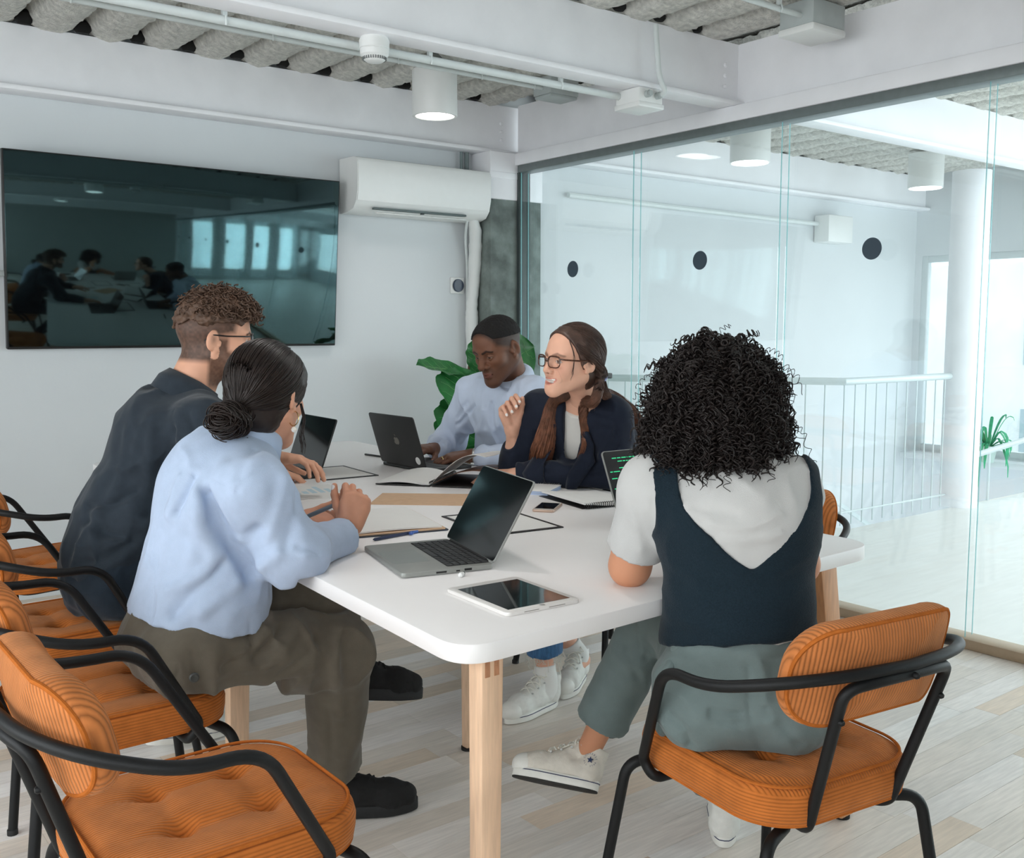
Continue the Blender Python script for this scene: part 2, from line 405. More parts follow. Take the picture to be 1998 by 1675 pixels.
# ---- glazed partition on the right
wall_right = bpy.data.objects.new('wall_right', None); COL.objects.link(wall_right); wall_right.location = (X1, 1.8, 0); struct(wall_right)
def wr(mb, name, m, **k): return mb.build(name, m, wall_right, (-X1, -1.8, 0), **k)
b = MB(); b.box(3.892, 3.995, Y0, 4.945, 2.243, 2.286, .004); wr(b, 'top_rail', ALU)
b = MB(); b.box(3.888, 3.995, Y0, 4.945, 0, .042, .004); wr(b, 'floor_rail', TANRAIL)
b = MB(); b.box(3.90, 3.985, 4.935, 4.962, .04, 2.245, .003); wr(b, 'end_post', mat('dark_post', srgb(74, 84, 84), .45, metal=.3))
joints = [4.935, 3.961, 2.994, 2.021, 1.05, .08, -.89, Y0]
for i in range(len(joints)-1):
    ya, yb = joints[i+1]+.003, joints[i]-.003
    for lx in (3.912, 3.968):
        b = MB(); b.box(lx-.004, lx+.004, ya, yb, .035, 2.25); wr(b, 'glass_pane', GLASS, smooth=False)
        b = MB(); b.box(lx-.0035, lx+.0035, yb-.0004, yb+.0006, .043, 2.243); wr(b, 'pane_edge', GLASSEDGE, smooth=False)
    M = Matrix.Translation((3.9066, (ya+yb)/2-.005, 1.636)) @ Matrix.Rotation(-PI/2, 4, 'Y')
    b = MB(); b.lathe([(.047, 0), (.047, .0012)], 40, M); wr(b, 'marker_dot', DOTMAT)

# ---- concrete column in the corner with its painted head
b = MB(); b.box(3.70, 4.10, 4.965, 5.15, 0, 2.08, .012); column = b.build('corner_column', CONCRETE)
tag(column, 'raw grey concrete column in the corner beside the glass partition', 'column')
b = MB(); b.box(3.694, 4.105, 4.958, 5.15, 2.075, 2.36, .008); b.box(3.688, 3.9, 4.953, 5.1, 2.2, 2.24, .004); b.build('painted_head', BEAM, column)

# ------------------------------------------------------------------ hall beyond the glass
HALLF = mat('pale_hall_floor', srgb(226, 226, 222), .4, var=.04, vscale=5, stretch=(1, 6, 1))
b = MB(); b.prism([(3.985, Y0), (HX, Y0), (HX, 3.72), (5.68, 3.72), (4.8, 5.15), (3.985, 5.15)], -.14, 0); hall_floor = struct(b.build('hall_floor', HALLF, smooth=False))
b = MB()
for k in range(9): b.box(5.2+k*.3, 5.5+k*.3, 3.74, 5.14, -.18*(k+1)-.04, -.18*(k+1), .003)
stairs = tag(b.build('stair_flight', HALLF), 'pale stair treads going down behind the white railing', 'stairs')
HW = [(3.55, 4.62, .16, 1.95), (4.68, 5.08, .16, 1.95), (-1.2, 3.4, .5, 2.2)]
hall_wall = pierced('wall_hall_window', False, HX, .15, Y0-.15, Y1, -1.6, 2.9, HW, WHITE)
window(False, HX+.03, 3.55, 4.62, .16, 1.95, (4.02,)); window(False, HX+.03, 4.68, 5.08, .16, 1.95); window(False, HX+.03, -1.2, 3.4, .5, 2.2, (.3, 1.9))
b = MB(); b.box(HX-.22, HX+.02, 3.5, 5.1, .1, .15, .004); b.build('window_sill', WHITE, hall_wall)
b = MB(); b.lathe([(.13, 0), (.13, 2.4)], 32); hcol = b.build('hall_column', BEAM, loc=(7.05, 3.74, 0)); tag(hcol, 'round white steel column standing in the hall beyond the glass', 'column')
RAIL = mat('white_rail_paint', srgb(206, 216, 217), .45)
railing = thing('stair_railing', (5.68, 3.80, 0), 'white stair railing with thin vertical balusters in the hall', 'railing')
A, B_, C_ = Vector((-.86, 1.30, .95)), Vector((0, 0, .95)), Vector((1.24, -.03, .95))
b = MB(); b.tube([A, B_, C_], .024, 10); b.build('handrail', RAIL, railing)
b = MB(); b.tube([A-Vector((0, 0, .86)), B_-Vector((0, 0, .86)), C_-Vector((0, 0, .86))], .007, 8); b.build('bottom_rail', RAIL, railing)
bl = MB(); bl.tube([(0, 0, .005), (0, 0, .94)], .0055, 8); blm = bl.mesh('baluster'); blm.materials.append(RAIL)
for i in range(13): p = A.lerp(B_, i/13); link('baluster', blm, railing, (p.x, p.y, 0))
for i in range(11): p = B_.lerp(C_, i/10.5); link('baluster', blm, railing, (p.x, p.y, 0))
stair_rail = thing('stair_handrail', (5.9, 4.9, -.2), 'sloping white handrail descending along the hall stairs', 'handrail')
b = MB(); b.tube([(0, 0, .75), (2.5, -.35, -.72)], .022, 8); b.build('handrail', RAIL, stair_rail)
for t in (.05, .35, .65, .95): MB().tube([(2.5*t, -.35*t, .75-1.47*t), (2.5*t, -.35*t, -.2-1.5*t)], .012, 8).build('post', RAIL, stair_rail)
rail2 = thing('landing_handrail', (7.3, 3.55, 0), 'short sloping white handrail between the hall column and window', 'handrail')
b = MB(); b.tube([(0, .2, .35), (1.3, -.2, .62)], .022, 8); b.build('handrail', RAIL, rail2)
for t in (.1, .5, .9): MB().tube([(1.3*t, .2-.4*t, .35+.27*t), (1.3*t, .2-.4*t, 0)], .01, 8).build('post', RAIL, rail2)
for i, (x, y) in enumerate(((5.36, 4.35), (7.39, 4.29))):
    l = thing('ceiling_disc_light', (x, y, 2.37), ['round flush ceiling light in the hall, nearer the glass partition', 'round flush ceiling light in the hall, nearer the far window'][i], 'light')
    b = MB(); b.lathe([(.13, 0), (.13, .26)], 32); b.build('housing', PLASTIC, l)
    b = MB(); b.lathe([(.118, -.004), (.118, .0)], 32); b.build('diffuser', mat('hall_diffuser', (1, 1, 1, 1), .5, emit=(1, 1, 1, 1), estr=2.5), l)
hb = thing('hall_conduit_box', (7.35, 5.1, 2.05), 'small white box under the hall beam', 'box')
b = MB(); b.box(-.17, .17, -.1, .045, -.05, .17, .01); b.build('housing', PLASTIC, hb)
b = MB(); b.tube([(-2.9, .01, .12), (-.17, .01, .1)], .018, 8); b.build('conduit', CONDUIT, hb)
HL = mat('hall_leaf_green', srgb(60, 170, 120), .5, var=.2, vscale=30); POT = mat('pale_pot', srgb(196, 214, 208), .5)
hp = thing('hall_trailing_plant', (8.42, 4.22, .155), 'green trailing plant in a pale pot on the hall window sill', 'plant')
b = MB(); b.lathe([(.05, 0), (.075, .13), (.082, .14), (.07, .14)], 20); b.build('pot', POT, hp)
for i in range(26):
    a = RND.uniform(0, 2*PI); L_ = RND.uniform(.25, .6); up = RND.uniform(.05, .3); dn = RND.uniform(.1, .75) if math.cos(a) < .2 else -.05
    P0 = Vector((0, 0, .13)); d = Vector((math.cos(a)*.8, math.sin(a), 0)); pts = []
    for k in range(9): t = k/8; pts.append(P0+d*min(L_*.6*t+.02, .2)+Vector((0, 0, up*math.sin(min(t*2.2, PI))*.9-dn*max(0, t-.3)**1.2)))
    b = MB(); V = []
    for k, p in enumerate(pts): wv = .016*math.sin(PI*min(1, (k+1)/9.5))+.002; s = Vector((-d.y, d.x, 0)); V += [(p+s*wv)[:], (p+Vector((0, 0, .006)))[:], (p-s*wv)[:]]
    b.add(V, [(k*3+j, k*3+j+1, k*3+j+4, k*3+j+3) for k in range(8) for j in range(2)]); b.build('leaf', HL, hp)
# distant street beyond the hall window
OUT = mat('distant_facade', srgb(214, 218, 218), .9, var=.12, vscale=.6)
fb = thing('distant_building', (30, 15, -4), 'pale apartment building far outside the hall window', 'building')
b = MB(); b.box(0, 6, -9, 9, 0, 7.2); b.build('wall', OUT, fb, smooth=False)
wm = MB(); wm.box(-.03, .03, -.5, .5, -.7, .7); wmm = wm.mesh('window', False); wmm.materials.append(mat('distant_window', srgb(150, 166, 172), .3))
for i in range(8):
    for j in range(2): link('window', wmm, fb, (-.02, -8+i*2.2, 2.2+j*2.7))
b = MB(); b.box(9, 60, -30, 60, -4.2, -4.0); og = struct(b.build('outside_ground', mat('outside_paving', srgb(190, 192, 190), .9, var=.1, vscale=1), smooth=False))
# ------------------------------------------------------------------ ceiling and wall fittings
def clip_mesh():
    b = MB(); b.tube([(0, -.012, -.018), (0, -.018, -.004), (0, -.012, .012), (0, 0, .016), (0, .012, .012), (0, .018, -.004)], .004, 6); b.box(-.008, .008, -.008, .008, .012, .045); return b
cm = clip_mesh().mesh('clip'); cm.materials.append(CONDUIT)
cd = thing('ceiling_conduit', (2.4, 4.31, 2.585), 'thin white conduit clipped under the ceiling ribs, ending in a grey box', 'conduit')
b = MB(); b.tube([(-4.0, 0, 0), (1.2, 0, 0)], .012, 10); b.build('pipe', CONDUIT, cd)
for x in (-1.9, -1.25, -.4, .25, .75, 1.1): link('clip', cm, cd, (x, 0, 0))
b = MB(); b.box(1.16, 1.36, -.075, .075, -.035, .06, .006); b.build('junction_box', GREYBOX, cd)
b = MB(); b.box(1.165, 1.355, -.07, .07, -.05, -.034, .006); b.build('lid', GREYBOX, cd)
c2 = thing('beam_conduit', (2.4, 3.385, 2.335), 'white conduit running along the bottom edge of the middle steel beam', 'conduit')
b = MB(); b.tube([(-3.9, 0, 0), (.85, 0, 0)], .016, 10); b.build('pipe', CONDUIT, c2)
for x in (-1.75, -1.0, -.17, .5): link('clip', cm, c2, (x, 0, 0))
jb = thing('junction_box', (3.32, 3.33, 2.285), 'white square junction box under the middle beam with a cable rising from it', 'junction box')
b = MB(); b.box(-.075, .075, -.075, .075, 0, .075, .008); b.box(-.08, .08, -.08, .08, -.012, .012, .006); b.build('housing', PLASTIC, jb)
for gx in (-.03, .035): MB().lathe([(.016, 0), (.016, .02), (.012, .02), (.012, .03)], 12, Matrix.Translation((gx, -.075, .045)) @ Matrix.Rotation(PI/2, 4, 'X')).build('gland', GREYBOX, jb)
b = MB(); b.tube(fillet([(.035, -.08, .045), (.04, -.125, .05), (.0, -.12, .12), (-.02, -.115, .335)], .05, 5), .012, 10); b.build('cable', CONDUIT, jb)
c3 = thing('emergency_light', (3.70, 2.69, 2.515), 'grey boxed emergency light on the ceiling fed by a short conduit', 'light')
b = MB(); b.box(-.11, .11, -.085, .085, .03, .13, .006); b.build('housing', GREYBOX, c3)
b = MB(); b.box(-.115, .115, -.09, .09, 0, .032, .01); b.build('cover', PLASTIC, c3)
b = MB(); b.tube([(-3.0, -.02, .07), (-.1, -.02, .07)], .012, 10); b.build('pipe', CONDUIT, c3)
for x in (-.25, -.8, -1.6): link('clip', cm, c3, (x, -.02, .07))

det = thing('smoke_detector', (1.95, 3.33, 2.285), 'round white smoke detector hanging under the middle beam', 'smoke detector')
b = MB(); b.lathe([(.048, .03), (.055, .035), (.056, .062), (.05, .075)], 32); b.build('base', PLASTIC, det)
b = MB(); b.lathe([(.001, -.012), (.03, -.012), (.041, -.004), (.043, .004), (.052, .012), (.054, .03), (.05, .034)], 32); b.build('body', PLASTIC, det)
sl = MB(); sl.box(-.0016, .0016, .0395, .0445, -.006, .004); slm = sl.mesh('vent_slot', False); slm.materials.append(mat('slot_grey', srgb(110, 114, 114), .7))
for i in range(30): link('vent_slot', slm, det, rot=(0, 0, 2*PI*i/30))

def spotlight(x, y, label, power):
    lamp = thing('ceiling_spotlight', (x, y, 2.375), label, 'light', group='cylindrical ceiling spotlights')
    b = MB(); b.lathe([(.1, .0), (.113, .0), (.115, .004), (.115, .228), (.108, .236), (.02, .236)], 48, cap=False); b.build('shade', PLASTIC, lamp)
    b = MB(); b.lathe([(.1, .006), (.001, .006)], 48, cap=False); b.build('diffuser', mat('lit_diffuser', (1, .98, .95, 1), .5, emit=(1, .97, .93, 1), estr=4), lamp)
    b = MB(); b.lathe([(.04, .236), (.04, .33)], 20); b.build('mount', mat('lamp_mount', srgb(120, 124, 122), .6), lamp)
    pl = bpy.data.lights.new('spotlight_beam', 'SPOT'); pl.energy = power; pl.spot_size = 2.2; pl.spot_blend = .8; pl.shadow_soft_size = .08; pl.color = (1, .95, .93)
    plo = bpy.data.objects.new('spotlight_beam', pl); COL.objects.link(plo); plo.parent = lamp; plo.location = (0, 0, -.01)
spotlight(2.94, 4.42, 'white cylindrical spotlight, lit, on the ribbed ceiling above the air conditioner', 14)
spotlight(1.62, 2.42, 'added unseen cylindrical spotlight over the middle of the meeting table', 20); spotlight(1.2, .75, 'added unseen cylindrical spotlight over the near end of the room', 4)  # both lamps added out of view to brighten the table from above

tv = thing('wall_television', (1.868, 5.11, 1.197), 'large black flat television mounted on the white back wall', 'television'); tv.rotation_euler = (math.radians(5.5), 0, 0)
b = MB(); b.box(-.845, .845, 0, .035, 0, .905, .004); b.build('housing', BLACKPLASTIC, tv)
b = MB(); b.box(-.839, .839, -.0025, .001, .012, .9, .0008); b.build('screen', TVSCREEN, tv)
MB().box(-.3, .3, .033, .04, .05, .2, .003).build('wall_mount', GREYBOX, tv); MB().box(-.98, -.83, .02, .05, .335, .36, .003).build('mount_arm', GREYBOX, tv)

ac = thing('air_conditioner', (3.23, 5.15, 1.935), 'white wall-mounted air conditioner above the plant', 'air conditioner')
prof = [(-.03, .0), (-.10, .004), (-.16, .02), (-.195, .06), (-.21, .12), (-.214, .2), (-.212, .27), (-.2, .29), (-.17, .298), (-.01, .30), (-.01, .0)]
def extr(prof, x0, x1):
    b = MB(); n = len(prof); V = [(x0, p[0], p[1]) for p in prof]+[(x1, p[0], p[1]) for p in prof]
    return b.add(V, [(i, i+n, (i+1) % n+n, (i+1) % n) for i in range(n)]+[tuple(range(n)), tuple(range(2*n-1, n-1, -1))])
b = extr(prof, -.455, .455); bm_ = b; b.build('body', PLASTIC, ac)
fp = [(-.1985, .06), (-.2135, .12), (-.2175, .2), (-.2155, .27), (-.205, .285), (-.2, .285), (-.2, .06)]
extr(fp, -.45, .45).build('front_panel', PLASTIC, ac)
b = MB(); b.add([(-.33, -.158, .012), (.28, -.158, .012), (.28, -.187, .048), (-.33, -.187, .048)], [(0, 1, 2, 3)]); V = [(x, y_-.003, z-.002) for x in (-.33, .28) for y_, z in ((-.165, .022), (-.18, .041))]
b = MB(); b.box(-.34, .29, -.185, -.16, .018, .03, .003, Matrix.Translation((0, -.004, -.0)) ); b.build('outlet_slot', mat('outlet_dark', srgb(92, 104, 104), .6), ac)
b = MB(); b.box(-.33, .28, -.19, -.166, .022, .027, .002, Matrix.Translation((0, -.006, .012)) @ Matrix.Rotation(.2, 4, 'X')); b.build('louvre', PLASTIC, ac)
b = MB(); b.box(-.02, .0, -.178, -.16, .012, .018, .002); b.build('louvre_catch', mat('catch', srgb(60, 64, 64), .5), ac)
pts = [(.40, -.10, .02), (.425, -.09, -.05), (.44, -.07, -.15), (.435, -.06, -.35), (.42, -.055, -.52), (.425, -.05, -.58), (.425, -.05, -.8), (.43, -.05, -1.2), (.43, -.05, -1.5), (.43, -.05, -1.93)]
rr = [.03, .04, .041, .038, .034, .043, .032, .034, .033, .033]
P2 = []; R2 = []
for i in range(len(pts)-1):
    for k in range(6): t = k/6; P2.append(Vector(pts[i]).lerp(Vector(pts[i+1]), t)); R2.append(rr[i]*(1-t)+rr[i+1]*t+RND.uniform(-.0025, .0025))
b = MB(); b.tube(P2, R2, 14); b.build('pipe_wrap', mat('wrap_tape', srgb(226, 228, 226), .6, bump=.4, bscale=60), ac)
b = MB(); b.tube(fillet([(.36, -.1, .02), (.37, -.06, -.08), (.412, -.02, -.25), (.412, -.015, -1.9)], .05), .008, 8); b.build('drain_hose', CONDUIT, ac)
b = MB(); b.tube([(.405, -.03, .28), (.405, -.03, .44)], .014, 8); b.tube([(.365, -.03, .28), (.365, -.03, .44)], .010, 8); b.build('refrigerant_pipe', mat('grey_pipe', srgb(120, 132, 132), .5), ac)

th = thing('thermostat', (3.576, 5.15, 1.555), 'small square white wall thermostat with a dark round dial', 'thermostat')
b = MB(); b.box(-.05, .05, -.012, 0, -.05, .05, .006); b.build('plate', PLASTIC, th)
b = MB(); b.lathe([(.04, .012), (.04, .022), (.037, .026), (.001, .026)], 32, Matrix.Rotation(PI/2, 4, 'X')); b.build('dial', mat('dial_dark', srgb(34, 46, 66), .12), th)
b = MB(); b.lathe([(.041, .012), (.041, .018)], 32, Matrix.Rotation(PI/2, 4, 'X')); b.build('ring', STEEL, th)
b = MB(); b.tube([(.05, -.003, -.005), (.058, -.003, -.008)], .003, 6); b.build('wire', CONDUIT, th)

# ------------------------------------------------------------------ fiddle-leaf fig by the wall
LEAF = mat('fig_leaf', srgb(38, 108, 52), .42, var=.22, vscale=18, bump=.2, bscale=60, coat=.15)
VEIN = mat('fig_vein', srgb(104, 158, 96), .5); STEM = mat('fig_stem', srgb(104, 84, 60), .8, var=.2)
fig = thing('fiddle_leaf_fig', (3.42, 4.83, 0), 'fiddle-leaf fig with large dark green leaves beside the wall', 'plant')
b = MB(); b.lathe([(.12, 0), (.155, .26), (.165, .28), (.15, .28), (.14, .24)], 28); b.build('pot', mat('fig_pot', srgb(214, 212, 206), .6), fig)
b = MB(); b.lathe([(.14, .235), (.001, .25)], 20); b.build('soil', mat('soil', srgb(60, 46, 36), .95, var=.3, vscale=60, bump=.8), fig)
b = MB(); b.tube([(0, 0, .24), (.02, 0, .6), (-.01, -.02, .95), (.02, -.01, 1.12)], [.014, .012, .010, .007], 8); b.build('stem', STEM, fig)
def fig_leaf(base, tip, normal, L, W, curl, seed):
    d = (Vector(tip)-Vector(base)).normalized(); n = Vector(normal); n = (n-d*n.dot(d)).normalized(); s = d.cross(n)
    outl = lambda t: W*(0.30+.26*math.sin(PI*min(1, t*1.05))+.62*t*math.sqrt(max(0, 1-t))*1.5)*math.sqrt(max(0., min(1, t*9)))*math.sqrt(max(0, 1-t**6))
    nu, nv = 22, 10; V = []
    for i in range(nu+1):
        t = i/nu
        for j in range(nv+1):
            q = j/nv*2-1; wv = outl(t)*(1+.05*math.sin(t*26+seed+q*2)*abs(q))
            h = .16*W*abs(q)**1.3+.05*W*math.sin(t*19+seed+(q > 0)*1.3)*abs(q)**2+.012*W*math.cos(t*40+abs(q)*6)-curl*L*t*t
            p = Vector(base)+d*(L*t)+s*(q*wv)+n*h; V.append(p[:])
    F = [(i*(nv+1)+j, i*(nv+1)+j+1, (i+1)*(nv+1)+j+1, (i+1)*(nv+1)+j) for i in range(nu) for j in range(nv)]
    lb = MB().add(V, F); lf = lb.build('leaf', LEAF, fig, ang=180)
    mid = nv//2; pv = [Vector(V[i*(nv+1)+mid])+n*.0012 for i in range(nu)]
    vb = MB().tube(pv, [.0035*(1-i/nu)+.0008 for i in range(nu)], 5)
    for i in range(3, nu-3, 3):
        for sg in (-1, 1):
            c = [Vector(V[min(nu, i+int(abs(k)*.55))*(nv+1)+mid+sg*k])+n*.001 for k in range(0, nv//2)]
            vb.tube(c, [.0016, .0014, .0012, .001, .0008][:len(c)], 4)
    vb.build('vein', VEIN, lf)
f0 = Vector((3.42, 4.83, 0))
leaves = [((3.42, 4.80, 1.03), (3.08, 4.80, 1.09), (.1, -.5, 1), .37, .11, .02, 1),
          ((3.45, 4.76, 1.01), (3.16, 4.60, .84), (-.25, -.75, .55), .36, .21, .10, 2),
          ((3.42, 4.74, .90), (3.16, 4.62, .56), (-.45, -.85, .25), .36, .21, .06, 3),
          ((3.46, 4.74, .92), (3.40, 4.58, .66), (-.1, -1, .3), .32, .18, .1, 4),
          ((3.45, 4.80, 1.05), (3.45, 4.72, 1.26), (-.7, -.6, .2), .21, .075, .05, 5),
          ((3.50, 4.75, 1.02), (3.70, 4.52, 1.20), (-.35, -.8, .45), .34, .21, .05, 6),
          ((3.48, 4.72, .95), (3.66, 4.50, .92), (-.2, -.7, .7), .30, .19, .1, 7),
          ((3.40, 4.78, .80), (3.12, 4.66, .50), (-.3, -.8, .5), .30, .17, .1, 9),
          ((3.44, 4.82, .74), (3.66, 4.64, .52), (-.2, -.8, .5), .30, .17, .1, 10),
          ((3.46, 4.80, .98), (3.50, 4.70, 1.18), (-.6, -.8, .1), .20, .08, .04, 11)]
for (ba, ti, nn, L_, W_, cu, sd) in leaves: fig_leaf(Vector(ba)-f0, Vector(ti)-f0, nn, L_, W_, cu, sd)

# ------------------------------------------------------------------ table
table = thing('meeting_table', (1.68, 2.88, 0), 'long white meeting table with pale beech legs', 'table')
TC = [(.968, 1.385), (2.305, 1.435), (2.40, 4.38), (1.15, 4.315)]
def rounded_poly(pts, r, n=8):
    o = []; m = len(pts)
    for i in range(m):
        p = Vector((*pts[i], 0)); a = (Vector((*pts[i-1], 0))-p).normalized(); c = (Vector((*pts[(i+1) % m], 0))-p).normalized()
        for k in range(n+1):
            t = k/n; q = (p+a*r)*(1-t)**2+p*2*t*(1-t)+(p+c*r)*t*t; o.append((q.x, q.y))
    return o
TZ = .745
b = MB(); b.prism([(x-1.68, y-2.88) for x, y in rounded_poly(TC, .085, 10)], TZ-.036, TZ, .003); b.build('tabletop', TABLETOP, table)
def leg(top, foot, w=.066, d=.046, name='leg', m=BEECH, yaw=0):
    b = MB(); R = Matrix.Rotation(yaw, 3, 'Z'); V = []
    for (c, k) in ((foot, .86), (top, 1.0)):
        for sx, sy in ((-1, -1), (1, -1), (1, 1), (-1, 1)):
            q = R @ Vector((sx*w/2*k, sy*d/2*k, 0)); V.append((c[0]-1.68+q.x, c[1]-2.88+q.y, c[2]))
    bm = bmesh.new(); vs = [bm.verts.new(v) for v in V]
    for f in ((3, 2, 1, 0), (4, 5, 6, 7), (0, 1, 5, 4), (1, 2, 6, 5), (2, 3, 7, 6), (3, 0, 4, 7)): bm.faces.new([vs[i] for i in f])
    bmesh.ops.bevel(bm, geom=list(bm.edges), offset=.004, segments=2, profile=.5, affect='EDGES')
    b.bm(bm); return b.build(name, m, table)
lg = leg((1.072, 1.455, TZ-.036), (1.07, 1.46, .008), .050, .044)
# joint inlays on the near leg
yf = 1.455-.0225
for dx in (-.013, .008):
    b = MB(); b.box(1.072-1.68+dx-.0055, 1.072-1.68+dx+.0055, yf-2.88, yf-2.88+.002, TZ-.082, TZ-.036); b.build('tenon_end', BEECHEND, lg)
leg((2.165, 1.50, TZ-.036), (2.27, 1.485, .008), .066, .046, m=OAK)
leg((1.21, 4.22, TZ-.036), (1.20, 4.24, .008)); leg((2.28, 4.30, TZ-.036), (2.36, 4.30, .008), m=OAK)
leg((1.12, 2.72, TZ-.036), (1.10, 2.72, .008)); leg((1.75, 2.47, TZ-.036), (1.735, 2.45, .008), .034, .034)
for x, y in ((1.07, 1.46), (2.27, 1.485), (1.20, 4.24), (2.36, 4.30), (1.10, 2.72), (1.735, 2.45)):
    b = MB(); b.lathe([(.022, 0), (.022, .009)], 16, Matrix.Translation((x-1.68, y-2.88, 0))); b.build('foot_pad', RUBBER, table)
for y_ in (-1.3, 1.32): MB().box(-.42, .45, y_-.02, y_+.02, TZ-.09, TZ-.036, .003).build('apron_rail', TABLETOP, table)

# ------------------------------------------------------------------ chairs (front = +Y)
def pad(outline_fn, zfun, nu, nv): pass
def make_seat_mesh():
    """rounded square cushion with four tufted buttons, a domed top and a soft rim"""
    N = 60; V = []; F = []; hw, hd, r = .204, .222, .11
    def sq(u, v):   # map disc-like square grid to rounded square by clamping
        return u*hw, v*hd
    idx = {}
    bm = bmesh.new()
    ring = round_rect(-hw, hw, -hd, hd, r, 14); n = len(ring)
    levels = []   # (shrink, z)
    side = [(-.004, .405), (.0, .412), (.003, .430), (.004, .448), (.0, .464), (-.006, .472), (-.014, .4765), (-.024, .479)]
    for (off, z) in side:
        levels.append([(p[0]*(1+off/.24), p[1]*(1+off/.24), z) for p in ring])
    for k in range(1, 26):
        s = 1-k/26.0; levels.append([(p[0]*(1-.024/.24)*s, p[1]*(1-.024/.24)*s, None) for p in ring])
    for lv in levels:
        for p in lv:
            x, y, z = p
            if z is None:
                rr = max(abs(x)/hw, abs(y)/hd); z = .479+.012*(1-rr**2.5)
            V.append([x, y, z])
    V.append([0, 0, .491])
    V = np.array(V)
    for bx_, by_ in ((-.075, -.07), (.075, -.07), (-.075, .075), (.075, .075)):
        dx = V[:, 0]-bx_; dy = V[:, 1]-by_; d2 = dx*dx+dy*dy; top = V[:, 2] > .476
        V[:, 2] -= top*(.020*np.exp(-d2/.0006)+.010*np.exp(-d2/.004))
        # soft pull-creases between the buttons, along and across
        V[:, 2] -= top*.006*np.exp(-(dx*dx)/.00018)*np.exp(-(dy*dy)/.006)
        V[:, 2] -= top*.003*np.exp(-(dy*dy)/.00018)*np.exp(-(dx*dx)/.006)
    m = len(levels)
    for i in range(m-1):
        for k in range(n): F.append((i*n+k, i*n+(k+1) % n, (i+1)*n+(k+1) % n, (i+1)*n+k))
    for k in range(n): F.append(((m-1)*n+k, (m-1)*n+(k+1) % n, m*n))
    F.append(tuple(range(n-1, -1, -1)))
    bm.free()
    me = bpy.data.meshes.new('seat'); me.from_pydata(V.tolist(), [], F); me.shade_smooth(); me.materials.append(ORANGE_SEAT); return me, ring
seat_me, seat_ring = make_seat_mesh()
BW, BH, BT, BYAW = .208, .100, .028, .34   # backrest half width, half height, half thickness, curvature radius
def back_pt(u, v, w):
    """bend a flat pad (u across, v up, w forward) round a vertical axis and lean it back"""
    a = u/BYAW; x = (BYAW)*math.sin(a); y = BYAW*(1-math.cos(a))*0.85
    nx, ny = -math.sin(a)*.85, math.cos(a)
    x += nx*w; y += ny*w
    lean = math.radians(13); z = v
    return (x, y*1.0-.268-z*math.sin(lean), .700+z*math.cos(lean))
def make_back_mesh():
    ring = round_rect(-BW, BW, -BH, BH, .085, 12); n = len(ring); V = []; F = []
    prof = []
    for k in range(9):
        a = -PI/2+PI*k/8; prof.append((-.016*(1-math.cos(a))*1.0, math.sin(a)*BT))
    shr = [(.55, -BT-.004), (.8, -BT-.002)]
    L = [(s, None, w) for s, w in shr]+[(1, o, w) for o, w in prof]+[(.8, None, BT+.010), (.55, None, BT+.014), (.25, None, BT+.015)]
    L = [(.25, None, -BT-.004)]+L
    for s, o, w in L:
        for p in ring:
            if o is None: q = (p[0]*s, p[1]*s)
            else: ln = math.hypot(*p); q = (p[0]*(1+o/ln), p[1]*(1+o/ln))
            V.append(back_pt(q[0], q[1], w))
    m = len(L)
    for i in range(m-1):
        for k in range(n): F.append((i*n+k, i*n+(k+1) % n, (i+1)*n+(k+1) % n, (i+1)*n+k))
    F.append(tuple(range(n-1, -1, -1))); F.append(tuple((m-1)*n+k for k in range(n)))
    me = bpy.data.meshes.new('backrest'); me.from_pydata(V, [], F); me.shade_smooth(); me.materials.append(ORANGE_BACK); return me, ring
back_me, back_ring = make_back_mesh()
def tmesh(name, mb, m):
    me = mb.mesh(name); me.materials.append(m); return me
CH = {}
CH['seat_piping'] = tmesh('seat_piping', MB().tube([(p[0]*.965, p[1]*.965, .4785) for p in seat_ring], .0032, 6, closed=True).tube([(p[0]*.985, p[1]*.985, .408) for p in seat_ring], .0035, 6, closed=True), PIPING)
CH['back_piping'] = tmesh('back_piping', MB().tube([back_pt(p[0]*.95, p[1]*.93, -BT+.002) for p in back_ring], .004, 6, closed=True), PIPING)
TR = .0108
def arm_path():
    left = [(-.13, .10, .392), (-.215, .10, .392), (-.225, .125, .425), (-.292, -.02, .672), (-.292, -.14, .672), (-.24, -.258, .705)]
    L = fillet(left+[(-.135, -.316, .718), (0, -.332, .72)], [0, .02, .03, .075, .06, .09, .09, 0], 7)
    R = [Vector((-p.x, p.y, p.z)) for p in reversed(L)][1:]
    return L+R
CH['arm_frame'] = tmesh('arm_frame', MB().tube(arm_path(), TR, 12), BLACKTUBE)
u = [(-.095, -.17, .388), (-.108, -.21, .396), (-.134, -.305, .69), (-.075, -.326, .702), (0, -.33, .704)]
U = fillet(u, [0, .02, .06, .05, 0], 7); U = U+[Vector((-p.x, p.y, p.z)) for p in reversed(U)][1:]
CH['back_frame'] = tmesh('back_frame', MB().tube(U, TR, 12), BLACKTUBE)
sf = MB(); sf.tube(fillet([(-.14, -.15, .394), (.14, -.15, .394), (.14, .15, .394), (-.14, .15, .394), (-.14, -.14, .394)], .05, 5), .009, 10)
CH['seat_frame'] = tmesh('seat_frame', sf, BLACKTUBE)
CH['bolt'] = tmesh('bolt', MB().lathe([(.006, 0), (.006, .006), (.004, .009), (.001, .009)], 10, Matrix.Rotation(PI/2, 4, 'X')), BLACKTUBE)
BOLTS = ((-.129, -.293, .63), (.129, -.293, .63), (0, -.339, .704))
LEGS = []
